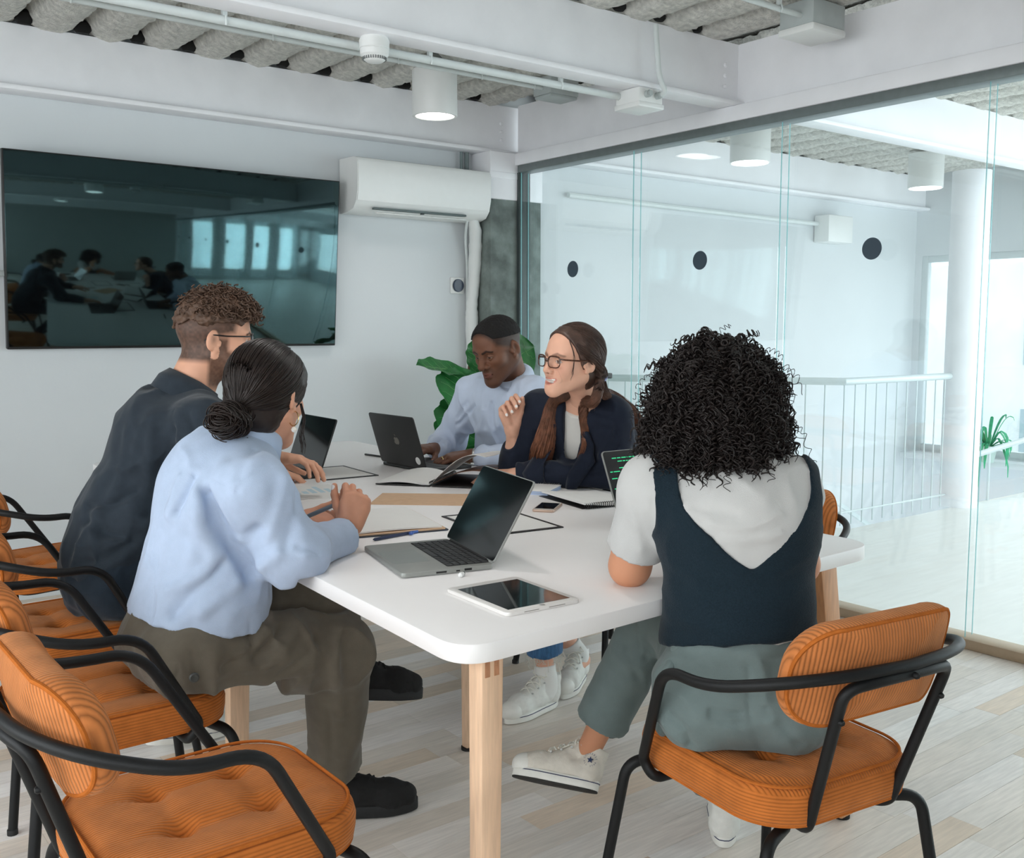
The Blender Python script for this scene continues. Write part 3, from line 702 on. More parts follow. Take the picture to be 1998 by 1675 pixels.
for sx, sy in ((-1, 1), (1, 1), (-1, -1), (1, -1)):
    LEGS.append(tmesh('leg', MB().tube(fillet([(sx*.13, sy*.175, .39), (sx*.205, sy*.205, .385), (sx*.25, sy*.255, .004)], [0, .05, 0], 8), .0118, 12), BLACKTUBE))
FEET = tmesh('leg_cap', MB().lathe([(.0135, 0), (.0135, .012), (.012, .014)], 12), RUBBER)
def chair(x, y, facing_deg, label, group='rust corduroy armchairs round the table'):
    r = thing('corduroy_armchair', (x, y, 0), label, 'chair', math.radians(facing_deg-90), group)
    s = link('seat', seat_me, r); link('piping', CH['seat_piping'], s)
    bk = link('backrest', back_me, r); link('piping', CH['back_piping'], bk); [link('bolt', CH['bolt'], bk, p) for p in BOLTS]
    link('arm_frame', CH['arm_frame'], r); link('back_frame', CH['back_frame'], r); link('seat_frame', CH['seat_frame'], r)
    for k, (sx, sy) in enumerate(((-1, 1), (1, 1), (-1, -1), (1, -1))):
        l = link('leg', LEGS[k], r); link('leg_cap', FEET, l, (sx*.25, sy*.255, 0))
    return r
chair(.615, 1.66, 0, 'empty rust corduroy armchair with bare tufted seat, beside the chair of the bun-haired woman')
chair(.65, 2.34, 0, 'rust corduroy armchair under the woman in the light blue shirt')
chair(.75, 3.0, 2, 'rust corduroy armchair under the bearded man in dark shirt')
chair(.87, 3.83, 10, 'empty rust corduroy armchair near the back wall under the television')
chair(1.625, 1.235, 82, 'rust corduroy armchair under the curly-haired woman in grey trousers')
chair(2.60, 2.74, 180, 'rust corduroy armchair under the woman in the navy blazer')
chair(2.395, 1.985, 178, 'empty rust corduroy armchair between the curly-haired woman and the blazer woman')
chair(2.68, 3.47, 176, 'rust corduroy armchair under the man typing in a pale shirt')
# ------------------------------------------------------------------ figure modelling: smooth blends of tapered limbs, meshed on a grid
def V3(*a): return np.array(a, float)
def unit(v): v = np.asarray(v, float); return v/(np.linalg.norm(v)+1e-12)
class Blob:
    def __init__(s, lo, hi, h):
        s.h = h; s.lo = np.array(lo, float); s.n = np.ceil((np.array(hi)-s.lo)/h).astype(int)+1
        s.D = np.full(s.n, 0.5, np.float32)
    def region(s, lo, hi):
        a = np.maximum(np.floor((np.array(lo)-s.lo)/s.h).astype(int), 0); b = np.minimum(np.ceil((np.array(hi)-s.lo)/s.h).astype(int)+1, s.n)
        if np.any(b <= a): return None
        sl = tuple(slice(a[i], b[i]) for i in range(3))
        ax = [s.lo[i]+s.h*np.arange(a[i], b[i]) for i in range(3)]
        return sl, ax[0][:, None, None], ax[1][None, :, None], ax[2][None, None, :]
    def put(s, sl, d, k, op):
        A = s.D[sl]; d = d.astype(np.float32)
        if op == 'u':
            hh = np.maximum(k-np.abs(A-d), 0)/k; s.D[sl] = np.minimum(A, d)-hh*hh*k*.25
        elif op == 's':
            d = -d; hh = np.maximum(k-np.abs(A-d), 0)/k; s.D[sl] = np.maximum(A, d)+hh*hh*k*.25
        elif op == 'i':
            s.D[sl] = np.maximum(A, d)
    def cone(s, a, b, ra, rb, side=None, flat=1.0, k=.02, op='u', cutb=False, cuta=False):
        a = np.asarray(a, float); b = np.asarray(b, float); w = b-a; L = np.linalg.norm(w); w = w/max(L, 1e-9)
        m = max(ra, rb)*max(1, flat)+k+3*s.h; r = s.region(np.minimum(a, b)-m, np.maximum(a, b)+m)
        if r is None: return s
        sl, X, Y, Z = r; X = X-a[0]; Y = Y-a[1]; Z = Z-a[2]
        t = X*w[0]+Y*w[1]+Z*w[2]; tc = np.clip(t, 0, L); rad = ra+(rb-ra)*(tc/max(L, 1e-9))
        if side is None:
            d = np.sqrt((X-tc*w[0])**2+(Y-tc*w[1])**2+(Z-tc*w[2])**2)-rad
        else:
            sd = np.asarray(side, float); sd = unit(sd-w*sd.dot(w)); dp = np.cross(w, sd)
            x = X*sd[0]+Y*sd[1]+Z*sd[2]; y = X*dp[0]+Y*dp[1]+Z*dp[2]; e = (t-tc)
            R = np.sqrt(x*x+(y/flat)**2+e*e)+1e-9; g = np.sqrt(x*x+(y/flat/flat)**2+e*e)/R+1e-6
            d = (R-rad)/g
        if cutb: d = np.maximum(d, t-L)
        if cuta: d = np.maximum(d, -t)
        s.put(sl, d, k, op); return s
    def chain(s, pts, rad, **kw):
        for i in range(len(pts)-1): s.cone(pts[i], pts[i+1], rad[i], rad[i+1], **kw)
        return s
    def ell(s, c, r, R=None, k=.02, op='u'):
        c = np.asarray(c, float); r = np.asarray(r, float) if hasattr(r, '__len__') else np.array([r]*3)
        m = max(r)+k+3*s.h; g = s.region(c-m, c+m)
        if g is None: return s
        sl, X, Y, Z = g; X = X-c[0]; Y = Y-c[1]; Z = Z-c[2]
        if R is not None:
            R = np.asarray(R, float); X, Y, Z = (R[0, 0]*X+R[1, 0]*Y+R[2, 0]*Z), (R[0, 1]*X+R[1, 1]*Y+R[2, 1]*Z), (R[0, 2]*X+R[1, 2]*Y+R[2, 2]*Z)
        q = np.sqrt((X/r[0])**2+(Y/r[1])**2+(Z/r[2])**2)+1e-9; g2 = np.sqrt((X/r[0]**2)**2+(Y/r[1]**2)**2+(Z/r[2]**2)**2)+1e-9
        s.put(sl, q*(q-1)/g2, k, op); return s
    def cut(s, p, n, lo=None, hi=None):
        """remove what lies on the side the normal points to"""
        p = np.asarray(p, float); n = unit(n); g = s.region(s.lo if lo is None else lo, s.lo+s.h*(s.n+1) if hi is None else hi)
        if g is None: return s
        sl, X, Y, Z = g; s.put(sl, (X-p[0])*n[0]+(Y-p[1])*n[1]+(Z-p[2])*n[2], 0, 'i'); return s
    def surf(s):
        D = s.D; S = D < 0; nx, ny, nz = D.shape
        c = np.zeros((nx-1, ny-1, nz-1), np.int8)
        for i in (0, 1):
            for j in (0, 1):
                for l in (0, 1): c += S[i:nx-1+i, j:ny-1+j, l:nz-1+l]
        I = np.argwhere((c > 0) & (c < 8)); n = len(I)
        idx = np.full(c.shape, -1, np.int32); idx[I[:, 0], I[:, 1], I[:, 2]] = np.arange(n)
        P = np.zeros((n, 3)); cnt = np.zeros(n)
        E = [((0, 0, 0), (1, 0, 0)), ((0, 1, 0), (1, 1, 0)), ((0, 0, 1), (1, 0, 1)), ((0, 1, 1), (1, 1, 1)), ((0, 0, 0), (0, 1, 0)), ((1, 0, 0), (1, 1, 0)),
             ((0, 0, 1), (0, 1, 1)), ((1, 0, 1), (1, 1, 1)), ((0, 0, 0), (0, 0, 1)), ((1, 0, 0), (1, 0, 1)), ((0, 1, 0), (0, 1, 1)), ((1, 1, 0), (1, 1, 1))]
        for a, b in E:
            da = D[I[:, 0]+a[0], I[:, 1]+a[1], I[:, 2]+a[2]].astype(float); db = D[I[:, 0]+b[0], I[:, 1]+b[1], I[:, 2]+b[2]].astype(float)
            m = (da < 0) != (db < 0); t = np.where(m, da/np.where(m, da-db, 1), 0)
            P += np.where(m[:, None], np.array(a)+t[:, None]*(np.array(b)-np.array(a)), 0); cnt += m
        P = (I+P/cnt[:, None])*s.h+s.lo; Q = []
        for ax in range(3):
            o1, o2 = [(1, 2), (2, 0), (0, 1)][ax]
            sl0 = [slice(None)]*3; sl1 = [slice(None)]*3; sl0[ax] = slice(0, -1); sl1[ax] = slice(1, None)
            a = S[tuple(sl0)]; b = S[tuple(sl1)]; T = np.argwhere(a != b)
            ok = (T[:, o1] > 0) & (T[:, o2] > 0) & (T[:, o1] < D.shape[o1]-1) & (T[:, o2] < D.shape[o2]-1); T = T[ok]
            fl = a[T[:, 0], T[:, 1], T[:, 2]]
            def ci(d1, d2):
                U = T.copy(); U[:, o1] -= d1; U[:, o2] -= d2; return idx[U[:, 0], U[:, 1], U[:, 2]]
            q = np.stack([ci(1, 1), ci(0, 1), ci(0, 0), ci(1, 0)], 1); q[~fl] = q[~fl][:, ::-1]; Q.append(q)
        return P, np.concatenate(Q)
def vnormals(V, Q):
    n = np.cross(V[Q[:, 2]]-V[Q[:, 0]], V[Q[:, 3]]-V[Q[:, 1]]); N = np.zeros_like(V)
    for i in range(4): np.add.at(N, Q[:, i], n)
    return N/(np.linalg.norm(N, axis=1)[:, None]+1e-12)
def smooth_verts(V, Q, it=2, lam=.5):
    for _ in range(it):
        A = np.zeros_like(V); c = np.zeros(len(V))
        for i in range(4):
            np.add.at(A, Q[:, i], V[Q[:, (i+1) % 4]]+V[Q[:, i-1]]); np.add.at(c, Q[:, i], 2)
        V = V+lam*(A/np.maximum(c, 1)[:, None]-V)
    return V
def np_mesh(name, V, Q, material, parent=None, origin=(0, 0, 0), colors=None, ang=180, cname='tone'):
    me = bpy.data.meshes.new(name); V = np.asarray(V, np.float32)-np.asarray(origin, np.float32); Q = np.asarray(Q, np.int32); m, k = Q.shape
    me.vertices.add(len(V)); me.vertices.foreach_set('co', V.ravel()); me.loops.add(m*k); me.loops.foreach_set('vertex_index', Q.ravel())
    me.polygons.add(m); me.polygons.foreach_set('loop_start', np.arange(0, m*k, k, dtype=np.int32)); me.polygons.foreach_set('loop_total', np.full(m, k, np.int32))
    me.update(calc_edges=True); me.validate(); me.shade_smooth()
    if ang < 180: me.set_sharp_from_angle(angle=math.radians(ang))
    if colors is not None:
        a = me.color_attributes.new(cname, 'FLOAT_COLOR', 'POINT'); c = np.ones((len(V), 4), np.float32); c[:, :3] = colors; a.data.foreach_set('color', c.ravel())
    me.materials.append(material); return link(name, me, parent)
def strands(paths, radii, sides=4):
    """paths (n, m, 3), radii (n, m) or scalar -> vertices and quads of thin tubes"""
    P = np.asarray(paths, float); n, m, _ = P.shape; T = np.gradient(P, axis=1); T /= np.linalg.norm(T, axis=2)[..., None]+1e-12
    ref = np.where(np.abs(T[..., 2:3]) < .9, V3(0, 0, 1), V3(1, 0, 0)); A = np.cross(T, ref); A /= np.linalg.norm(A, axis=2)[..., None]+1e-12; B = np.cross(T, A)
    R = np.broadcast_to(np.asarray(radii, float), (n, m)); V = []
    for k in range(sides): a = 2*PI*k/sides; V.append(P+(A*math.cos(a)+B*math.sin(a))*R[..., None])
    V = np.stack(V, 2); base = np.arange(n*m).reshape(n, m)*sides; Q = []
    for k in range(sides):
        k2 = (k+1) % sides; Q.append(np.stack([base[:, :-1]+k, base[:, :-1]+k2, base[:, 1:]+k2, base[:, 1:]+k], -1).reshape(-1, 4))
    return V.reshape(-1, 3), np.concatenate(Q)
def resample(pts, m):
    P = np.asarray(pts, float); d = np.r_[0, np.cumsum(np.linalg.norm(np.diff(P, axis=0), axis=1))]; t = np.linspace(0, d[-1], m)
    # smooth (Catmull-Rom) through the points
    o = np.zeros((m, 3)); Pp = np.vstack([2*P[0]-P[1], P, 2*P[-1]-P[-2]])
    for i, tt in enumerate(t):
        j = min(max(np.searchsorted(d, tt, side='right')-1, 0), len(P)-2); u = (tt-d[j])/max(d[j+1]-d[j], 1e-9); a, b, c, e = Pp[j:j+4]
        o[i] = .5*((2*b)+(-a+c)*u+(2*a-5*b+4*c-e)*u*u+(-a+3*b-3*c+e)*u**3)
    return o
def bundle(guide, rad, n, m=24, wave=.004, freq=2.0, seed=0, thick=.0011, flat=None, coh=0.0):
    """n hair strands following one guide line, spread inside a radius that varies along it"""
    rs = np.random.RandomState(seed); G = resample(guide, m); T = np.gradient(G, axis=0); T /= np.linalg.norm(T, axis=1)[:, None]
    ref = V3(0, 0, 1) if abs(T[m//2, 2]) < .8 else V3(1, 0, 0); A = np.cross(T, ref); A /= np.linalg.norm(A, axis=1)[:, None]; B = np.cross(T, A)
    R = np.interp(np.linspace(0, 1, m), np.linspace(0, 1, len(rad)), rad); an = rs.uniform(0, 2*PI, n); rr = np.sqrt(rs.uniform(0, 1, n)); s = np.linspace(0, 1, m)
    fx = 1.0 if flat is None else flat
    a = (rr*np.cos(an))[:, None]*R[None]+wave*np.sin(2*PI*freq*s[None]*rs.uniform(.8, 1.25, n)[:, None]+rs.uniform(0, 6.28, n)[:, None]*.6)*s[None]
    b = (rr*np.sin(an))[:, None]*R[None]*fx+wave*np.cos(2*PI*freq*s[None]*rs.uniform(.8, 1.25, n)[:, None]+rs.uniform(0, 6.28, n)[:, None]*.6)*s[None]
    cw = coh*np.sin(2*PI*1.7*s+seed)*np.minimum(1, s*3); G = G+cw[:, None]*A
    P = G[None]+a[..., None]*A[None]+b[..., None]*B[None]; cutl = rs.uniform(.72, 1, n); u_ = s[None]*cutl[:, None]*(m-1); i0 = np.minimum(np.floor(u_).astype(int), m-2); fr_ = (u_-i0)[..., None]; ar = np.arange(n)[:, None]; P = P[ar, i0]*(1-fr_)+P[ar, i0+1]*fr_
    return P, np.full((n, m), thick)*np.interp(s, [0, .1, .85, 1], [.8, 1, 1, .35])[None]

# ---- hands
def hand_prims(w, fwd, palm, thumb, curls=((.3, .4, .3),)*4, th=(.7, .55, .35), thc=(.25, .3), sc=1.0, spread=.06):
    """w wrist, fwd wrist->knuckles, palm normal, thumb = +1/-1 side of fwd x palm; returns cones and fingertip nails"""
    f = unit(fwd); p = unit(np.asarray(palm, float)-f*np.dot(palm, f)); lat = np.cross(f, p)*thumb; w = np.asarray(w, float); C = []; nails = []
    offs = (.027, .0095, -.0085, -.0255); lens = ((.043, .026, .021), (.047, .030, .022), (.044, .028, .021), (.034, .020, .018)); fr = (.0088, .009, .0085, .0074)
    kn = []
    for i in range(4):
        base = w+sc*(f*(.090-.006*abs(i-1.2))+lat*offs[i]-p*(.004-.002*abs(i-1.5))); kn.append(base)
        C.append((w+lat*offs[i]*.5*sc+f*.012*sc, base, .0145*sc, .0112*sc, .016))
        ang = 0; q = base; dl = unit(f+lat*spread*(1.2-i*.8)); r = fr[i]*sc
        for j in range(3):
            ang += curls[i % len(curls)][j]; d = dl*math.cos(ang)+p*math.sin(ang); e = q+d*lens[i][j]*sc
            C.append((q, e, r*(1.08 if j == 0 else 1), r*.92, .004)); q = e; r *= .93
        nrm = -(p*math.cos(ang)-dl*math.sin(ang)); nails.append((q+nrm*r*.95-d*.002*sc, nrm, .0056*sc))
    C.append((w+f*.03*sc+lat*.018*sc, kn[0]-f*.02*sc, .015*sc, .0125*sc, .016)); C.append((w+f*.03*sc-lat*.014*sc+p*.004, kn[3]-f*.02*sc+p*.003, .014*sc, .011*sc, .016))
    b = w+sc*(f*.022+lat*.022+p*.006); d = unit(f*th[0]+lat*th[1]+p*th[2]); e = b+d*.042*sc
    C.append((w+f*.01*sc+lat*.008*sc, b, .015*sc, .0145*sc, .014)); C.append((b, e, .0145*sc, .0105*sc, .008))
    d2 = unit(d+f*thc[0]-lat*thc[0]*.4); e2 = e+d2*.031*sc; C.append((e, e2, .0102*sc, .0092*sc, .004))
    d3 = unit(d2+f*thc[1]-lat*thc[1]*.4); e3 = e2+d3*.023*sc; C.append((e2, e3, .0092*sc, .0078*sc, .004)); tn = unit(lat-d3*lat.dot(d3)-p*.4); nails.append((e3+tn*.006*sc-d3*.004*sc, tn, .0075*sc))
    return C, nails
def hand_mesh(C, h=.0021, extra=()):
    P = np.array([c[0] for c in C]+[c[1] for c in C]+[c for e in extra for c in e[:2]]); B = Blob(P.min(0)-.03, P.max(0)+.03, h)
    for a, b, ra, rb, k in C: B.cone(a, b, ra, rb, k=k)
    for a, b, ra, rb, k in extra: B.cone(a, b, ra, rb, k=k)
    return B.surf()
def lin(c): return np.array(c[:3])
SKIN = lambda nm: mat(nm, (1, 1, 1, 1), .52, attr='tone', bump=.12, bscale=500, sub=.035, spec=.32)

# ---- heads (local axes: x right, y forward, z up; origin between the ears)
def head_sdf(o, neck_local, h=.0022):
    B = Blob((-.105, -.125, -.235), (.105, .145, .14), h); wd = o.get('w', 1.0); js = o.get('jaw', 1.0)
    B.ell((0, -.008, .036), (.0745*wd, .096, .084)); B.ell((0, .034, .036), (.062*wd, .062, .064), k=.03); B.ell((0, .033, -.03), (.056*wd, .06, o.get('fz', .074)), k=.03)
    for s in (-1, 1):
        B.cone((s*.053*wd*js, -.002, -.042), (s*.019*js, .078, -.098+o.get('chin', 0)), .019, .017, k=.035)
        B.ell((s*.041*wd, .061, -.02), (.024, .024, .022), k=.022)
    B.ell((0, .082, -.1+o.get('chin', 0)), .0205*js, k=.022); B.ell((0, .074, -.062), (.033, .023, .027), k=.022)
    br = o.get('brow', .0105); B.cone((-.04*wd, .079, .0235), (0, .086, .0215), br, br*.95, k=.016); B.cone((.04*wd, .079, .0235), (0, .086, .0215), br, br*.95, k=.016)
    for s in (-1, 1): B.ell((s*.0325, .101, .002), (.018, .016, .0115), k=.014, op='s')
    n = o.get('nose', 1.0); B.cone((0, .088, .014), (0, .1135+.004*(n-1), -.027), .0072*n, .0112*n, k=.012)
    for s in (-1, 1): B.ell((s*.0128*n, .101, -.0315), (.0082*n, .0112, .008), k=.006); B.ell((s*.0062*n, .109, -.039), (.0034*n, .0045, .003), k=.003, op='s')
    for s in (-1, 1):
        B.ell((s*.0315, .0785, .0025), .0126, k=.001)
        B.chain([(s*.0172, .0865, .0035), (s*.031, .0912, .0122-.0045*o.get('lid', 0)), (s*.0462, .081, .0035)], [.0026, .0038, .0026], k=.003)
        B.chain([(s*.0180, .0865, .001), (s*.032, .0888, -.0072), (s*.0450, .081, .001)], [.0022, .0028, .0022], k=.003)
    mz = o.get('mz', 0)
    if o.get('smile'):
        for s in (-1, 1):
            B.chain([(0, .0995, -.0535+mz), (s*.014, .0955, -.053+mz), (s*.029, .083, -.0485+mz)], [.0056, .005, .0038], k=.005)
            B.chain([(0, .0965, -.0745+mz), (s*.014, .0935, -.0715+mz), (s*.029, .083, -.0495+mz)], [.0062, .0056, .0038], k=.005)
            B.ell((s*.036, .068, -.034), (.017, .016, .016), k=.02)
        B.ell((0, .098, -.0625+mz), (.0215, .013, .0068), k=.004, op='s'); B.ell((0, .0785, -.0605+mz), (.023, .0105, .008), k=.001)
    else:
        lp = o.get('lips', 1.0)
        for s in (-1, 1):
            B.chain([(0, .0995, -.0555+mz), (s*.010, .0975, -.0555+mz), (s*.0235, .0885, -.0605+mz)], [.0058*lp, .0056*lp, .0036], k=.005)
            B.chain([(0, .0985, -.0685+mz), (s*.011, .096, -.068+mz), (s*.0225, .0885, -.062+mz)], [.0068*lp, .0062*lp, .0036], k=.005)
            B.cone((0, .105, -.0618+mz), (s*.023, .093, -.0615+mz), .0022, .0018, k=.003, op='s')
    for s in (-1, 1):
        R = np.array(Matrix.Rotation(s*.35, 3, 'Z') @ Matrix.Rotation(-.18, 3, 'X'))
        B.ell((s*.0775*wd, -.008, .0), (.0085, .0185, .029), R=R, k=.005); B.ell((s*.086*wd, -.004, .002), (.006, .010, .017), R=R, k=.004, op='s'); B.ell((s*.0765*wd, .002, -.026), (.006, .008, .009), k=.006)
        B.cone((s*.072*wd, .012, -.004), (s*.076*wd, .010, -.012), .005, .005, k=.006)
    B.cone((0, -.022, -.045), neck_local, o.get('neck', .052), o.get('neck', .052)*1.12, k=.03)
    return B
def head_colors(V, o):
    x, y, z = V[:, 0], V[:, 1], V[:, 2]; C = np.tile(lin(o['skin']), (len(V), 1)).astype(float); ex = np.hypot((y+.004)/.009, (z-.002)/.015); C *= (1-.45*np.clip(1.2-ex, 0, 1)*(np.abs(x) > .074*o.get('w', 1)))[:, None]  # shade of the ear hollow painted into the skin colour
    def seg(a, b):
        a = np.array(a); b = np.array(b); w = b-a; t = np.clip(((V-a)@w)/(w@w), 0, 1); return np.linalg.norm(V-a-t[:, None]*w, axis=1)
    def paint(m, c): C[:] = C*(1-m[:, None])+lin(c)*m[:, None]
    blush = np.exp(-(((np.abs(x)-.043)/.02)**2+((z+.025)/.02)**2))*(y > .03)*.35; paint(blush, o.get('blush', o['skin']))
    paint(np.clip(1-(np.abs(x)-.068)/.01*-1, 0, 0), o['skin'])
    def seg2(a, b):
        w = np.array(b)-np.array(a); q = np.stack([x-a[0], z-a[1]], 1); t = np.clip((q@w)/(w@w), 0, 1); return np.hypot(q[:, 0]-t*w[0], q[:, 1]-t*w[1]), t
    front = y > .055; mz = o.get('mz', 0)
    for s in (-1, 1):
        d1, t1 = seg2((s*.0135, .0205), (s*.031, .0275)); d2, t2 = seg2((s*.031, .0275), (s*.050, .0215)); d = np.minimum(d1*.9, d2*1.15)
        paint(np.clip((.0048-d)/.0022, 0, 1)*front*o.get('browa', .85), o['browc'])
        eh = .0062-.003*o.get('lid', 0); cx_, cz_ = s*.0315, .0022-.0012*o.get('lid', 0); ey = ((x-cx_)/.0125)**2+((z-cz_)/eh)**2; m = (ey < 1) & front & (y > .07); C[m] = lin(o.get('sclera', srgb(214, 206, 200)))
        g = o.get('gaze', (0, 0)); q = np.hypot(x-cx_-g[0], z-cz_-g[1]); C[m & (q < .0060)] = lin(o.get('iris', srgb(52, 34, 22))); C[m & (q < .0027)] = 0.005
        lash = np.clip(1-np.abs(ey-1.12)/.32, 0, 1)*(z > cz_-.001)*front*(y > .065); paint(lash*.85, srgb(24, 17, 14)); low = np.clip(1-np.abs(ey-1.1)/.25, 0, 1)*(z <= cz_)*front*(y > .065); paint(low*.3, srgb(60, 40, 34))
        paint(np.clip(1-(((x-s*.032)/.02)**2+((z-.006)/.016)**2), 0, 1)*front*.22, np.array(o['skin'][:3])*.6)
    nos = np.hypot((np.abs(x)-.0065)/.0045, (z+.0385)/.0028); paint(np.clip(1.2-nos, 0, 1)*(y > .09)*.7, np.array(o['skin'][:3])*.25)
    zz = z-mz
    if o.get('smile'):
        inm = (((x/.0265)**2+((zz+.0610-.30*x*x/.0265)/.0066)**2) < 1) & front; C[inm] = lin(srgb(228, 222, 214)); paint(inm*np.clip((-.0645-zz)/.003, 0, 1)*.8, srgb(110, 52, 50))
        e1 = (x/.0315)**2+((zz+.0615-.25*x*x/.0315)/.0125)**2; m = (e1 < 1) & ~inm & front; paint(m*.6, o['lipc'])
        paint(np.clip(1-np.abs(np.hypot((np.abs(x)-.028)/.016, (zz+.045)/.024)-1)/.14, 0, 1)*(np.abs(x) > .030)*(zz > -.065)*front*.25, np.array(o['skin'][:3])*.55)
    else:
        lp = o.get('lips', 1.0); e1 = (x/.0245)**2+((zz+.062)/(.0105*lp**.6))**2; paint(np.clip((1.05-e1)/.15, 0, 1)*front*.8, o['lipc']); paint(np.clip(1-np.abs(zz+.0618-.0012*np.cos(x*180))/.0014, 0, 1)*(np.abs(x) < .0245)*front*.75, np.array(o['lipc'][:3])*.25)
    if o.get('beard') is not None:
        nz = vnoise(V*160)*.5+.5; jaw = np.clip((-.012-z-np.clip((y-.02), 0, 1)*.42)/.016, 0, 1)*np.clip((y+.022)/.012, 0, 1)*np.clip((z+.145)/.02, 0, 1)
        side = np.clip((.03-np.abs(y-.012))/.012, 0, 1)*np.clip((.02-z)/.02, 0, 1)*np.clip((z+.09)/.02, 0, 1)*(np.abs(x) > .05)
        mou = np.clip((.016-np.abs(z+.047))/.006, 0, 1)*(np.abs(x) < .03)*(y > .085)*(z < -.042)
        lipd = np.hypot(x/.022, (z+.062)/.0085); m = np.maximum(np.maximum(jaw, side), mou)*np.clip((lipd-.9)/.2, 0, 1)
        ear = (np.abs(x) > .0755*o.get('w', 1)); paint(m*(.86+.14*nz)*o.get('bearda', .9)*(~ear), o['beard'])
    if o.get('stubble') is not None:
        hl = o['hairline'](x, y, z); ear = np.clip((np.abs(x)-.0755*o.get('w', 1))/.003, 0, 1)*(np.abs(z) < .034)*(y > -.034)*(y < .02); paint(np.clip(hl/.016, 0, 1)*o.get('stuba', .8)*(.94+.06*vnoise(V*150))*(1-ear), o['stubble'])
    return C*(1+.04*vnoise(V*60))[:, None]
class Head:
    """places a head: centre, facing direction, up direction"""
    def __init__(s, c, face, up=(0, 0, 1), sc=1.0):
        f = unit(face); u = np.asarray(up, float); u = unit(u-f*u.dot(f)); s.R = np.stack([np.cross(f, u), f, u], 1); s.c = np.asarray(c, float); s.sc = sc
    def w(s, P): return np.asarray(P, float)@s.R.T*s.sc+s.c
    def l(s, P): return ((np.asarray(P, float)-s.c)@s.R)/s.sc
    def build(s, o, neck):
        B = head_sdf(o, s.l(neck)); V, Q = B.surf(); C = head_colors(V, o); return s.w(V), Q, C
def join(parts):
    """join (V, Q, C) islands"""
    V = []; Q = []; C = []; n = 0
    for v, q, c in parts:
        c = np.broadcast_to(np.asarray(c, float), (len(v), 3)); V.append(v); Q.append(q+n); C.append(c); n += len(v)
    return np.concatenate(V), np.concatenate(Q), np.concatenate(C)
def nails_paint(V, C, nails, col):
    C = np.array(np.broadcast_to(C, (len(V), 3)), float)
    for p, nrm, r in nails:
        d = V-np.asarray(p); m = (np.linalg.norm(d, axis=1) < r) ; C[m] = lin(col)
    return C
def folds(V, Q, amp=.004, scale=(18, 18, 7), seed=0, amp2=.0015, axis=None):
    """cloth relief: long soft creases pushed along the surface normal"""
    N = vnormals(V, Q); P = V*np.array(scale)+seed
    P = P+.35*np.stack([vnoise(V*6+seed), vnoise(V*6+seed+31), vnoise(V*6+seed+57)], 1); r = 1-np.abs(vnoise(P)); k = np.clip(.5+.7*vnoise(V*4+seed+5), 0, 1)
    return V+N*(amp*1.9*(r*r-.5)*(.25+k)+amp*.5*vnoise(P*2.1+9)*(.3+k)+amp2*vnoise(V*30+seed))[:, None]
def surf_smooth(B, it=1): V, Q = B.surf(); return smooth_verts(V, Q, it), Q
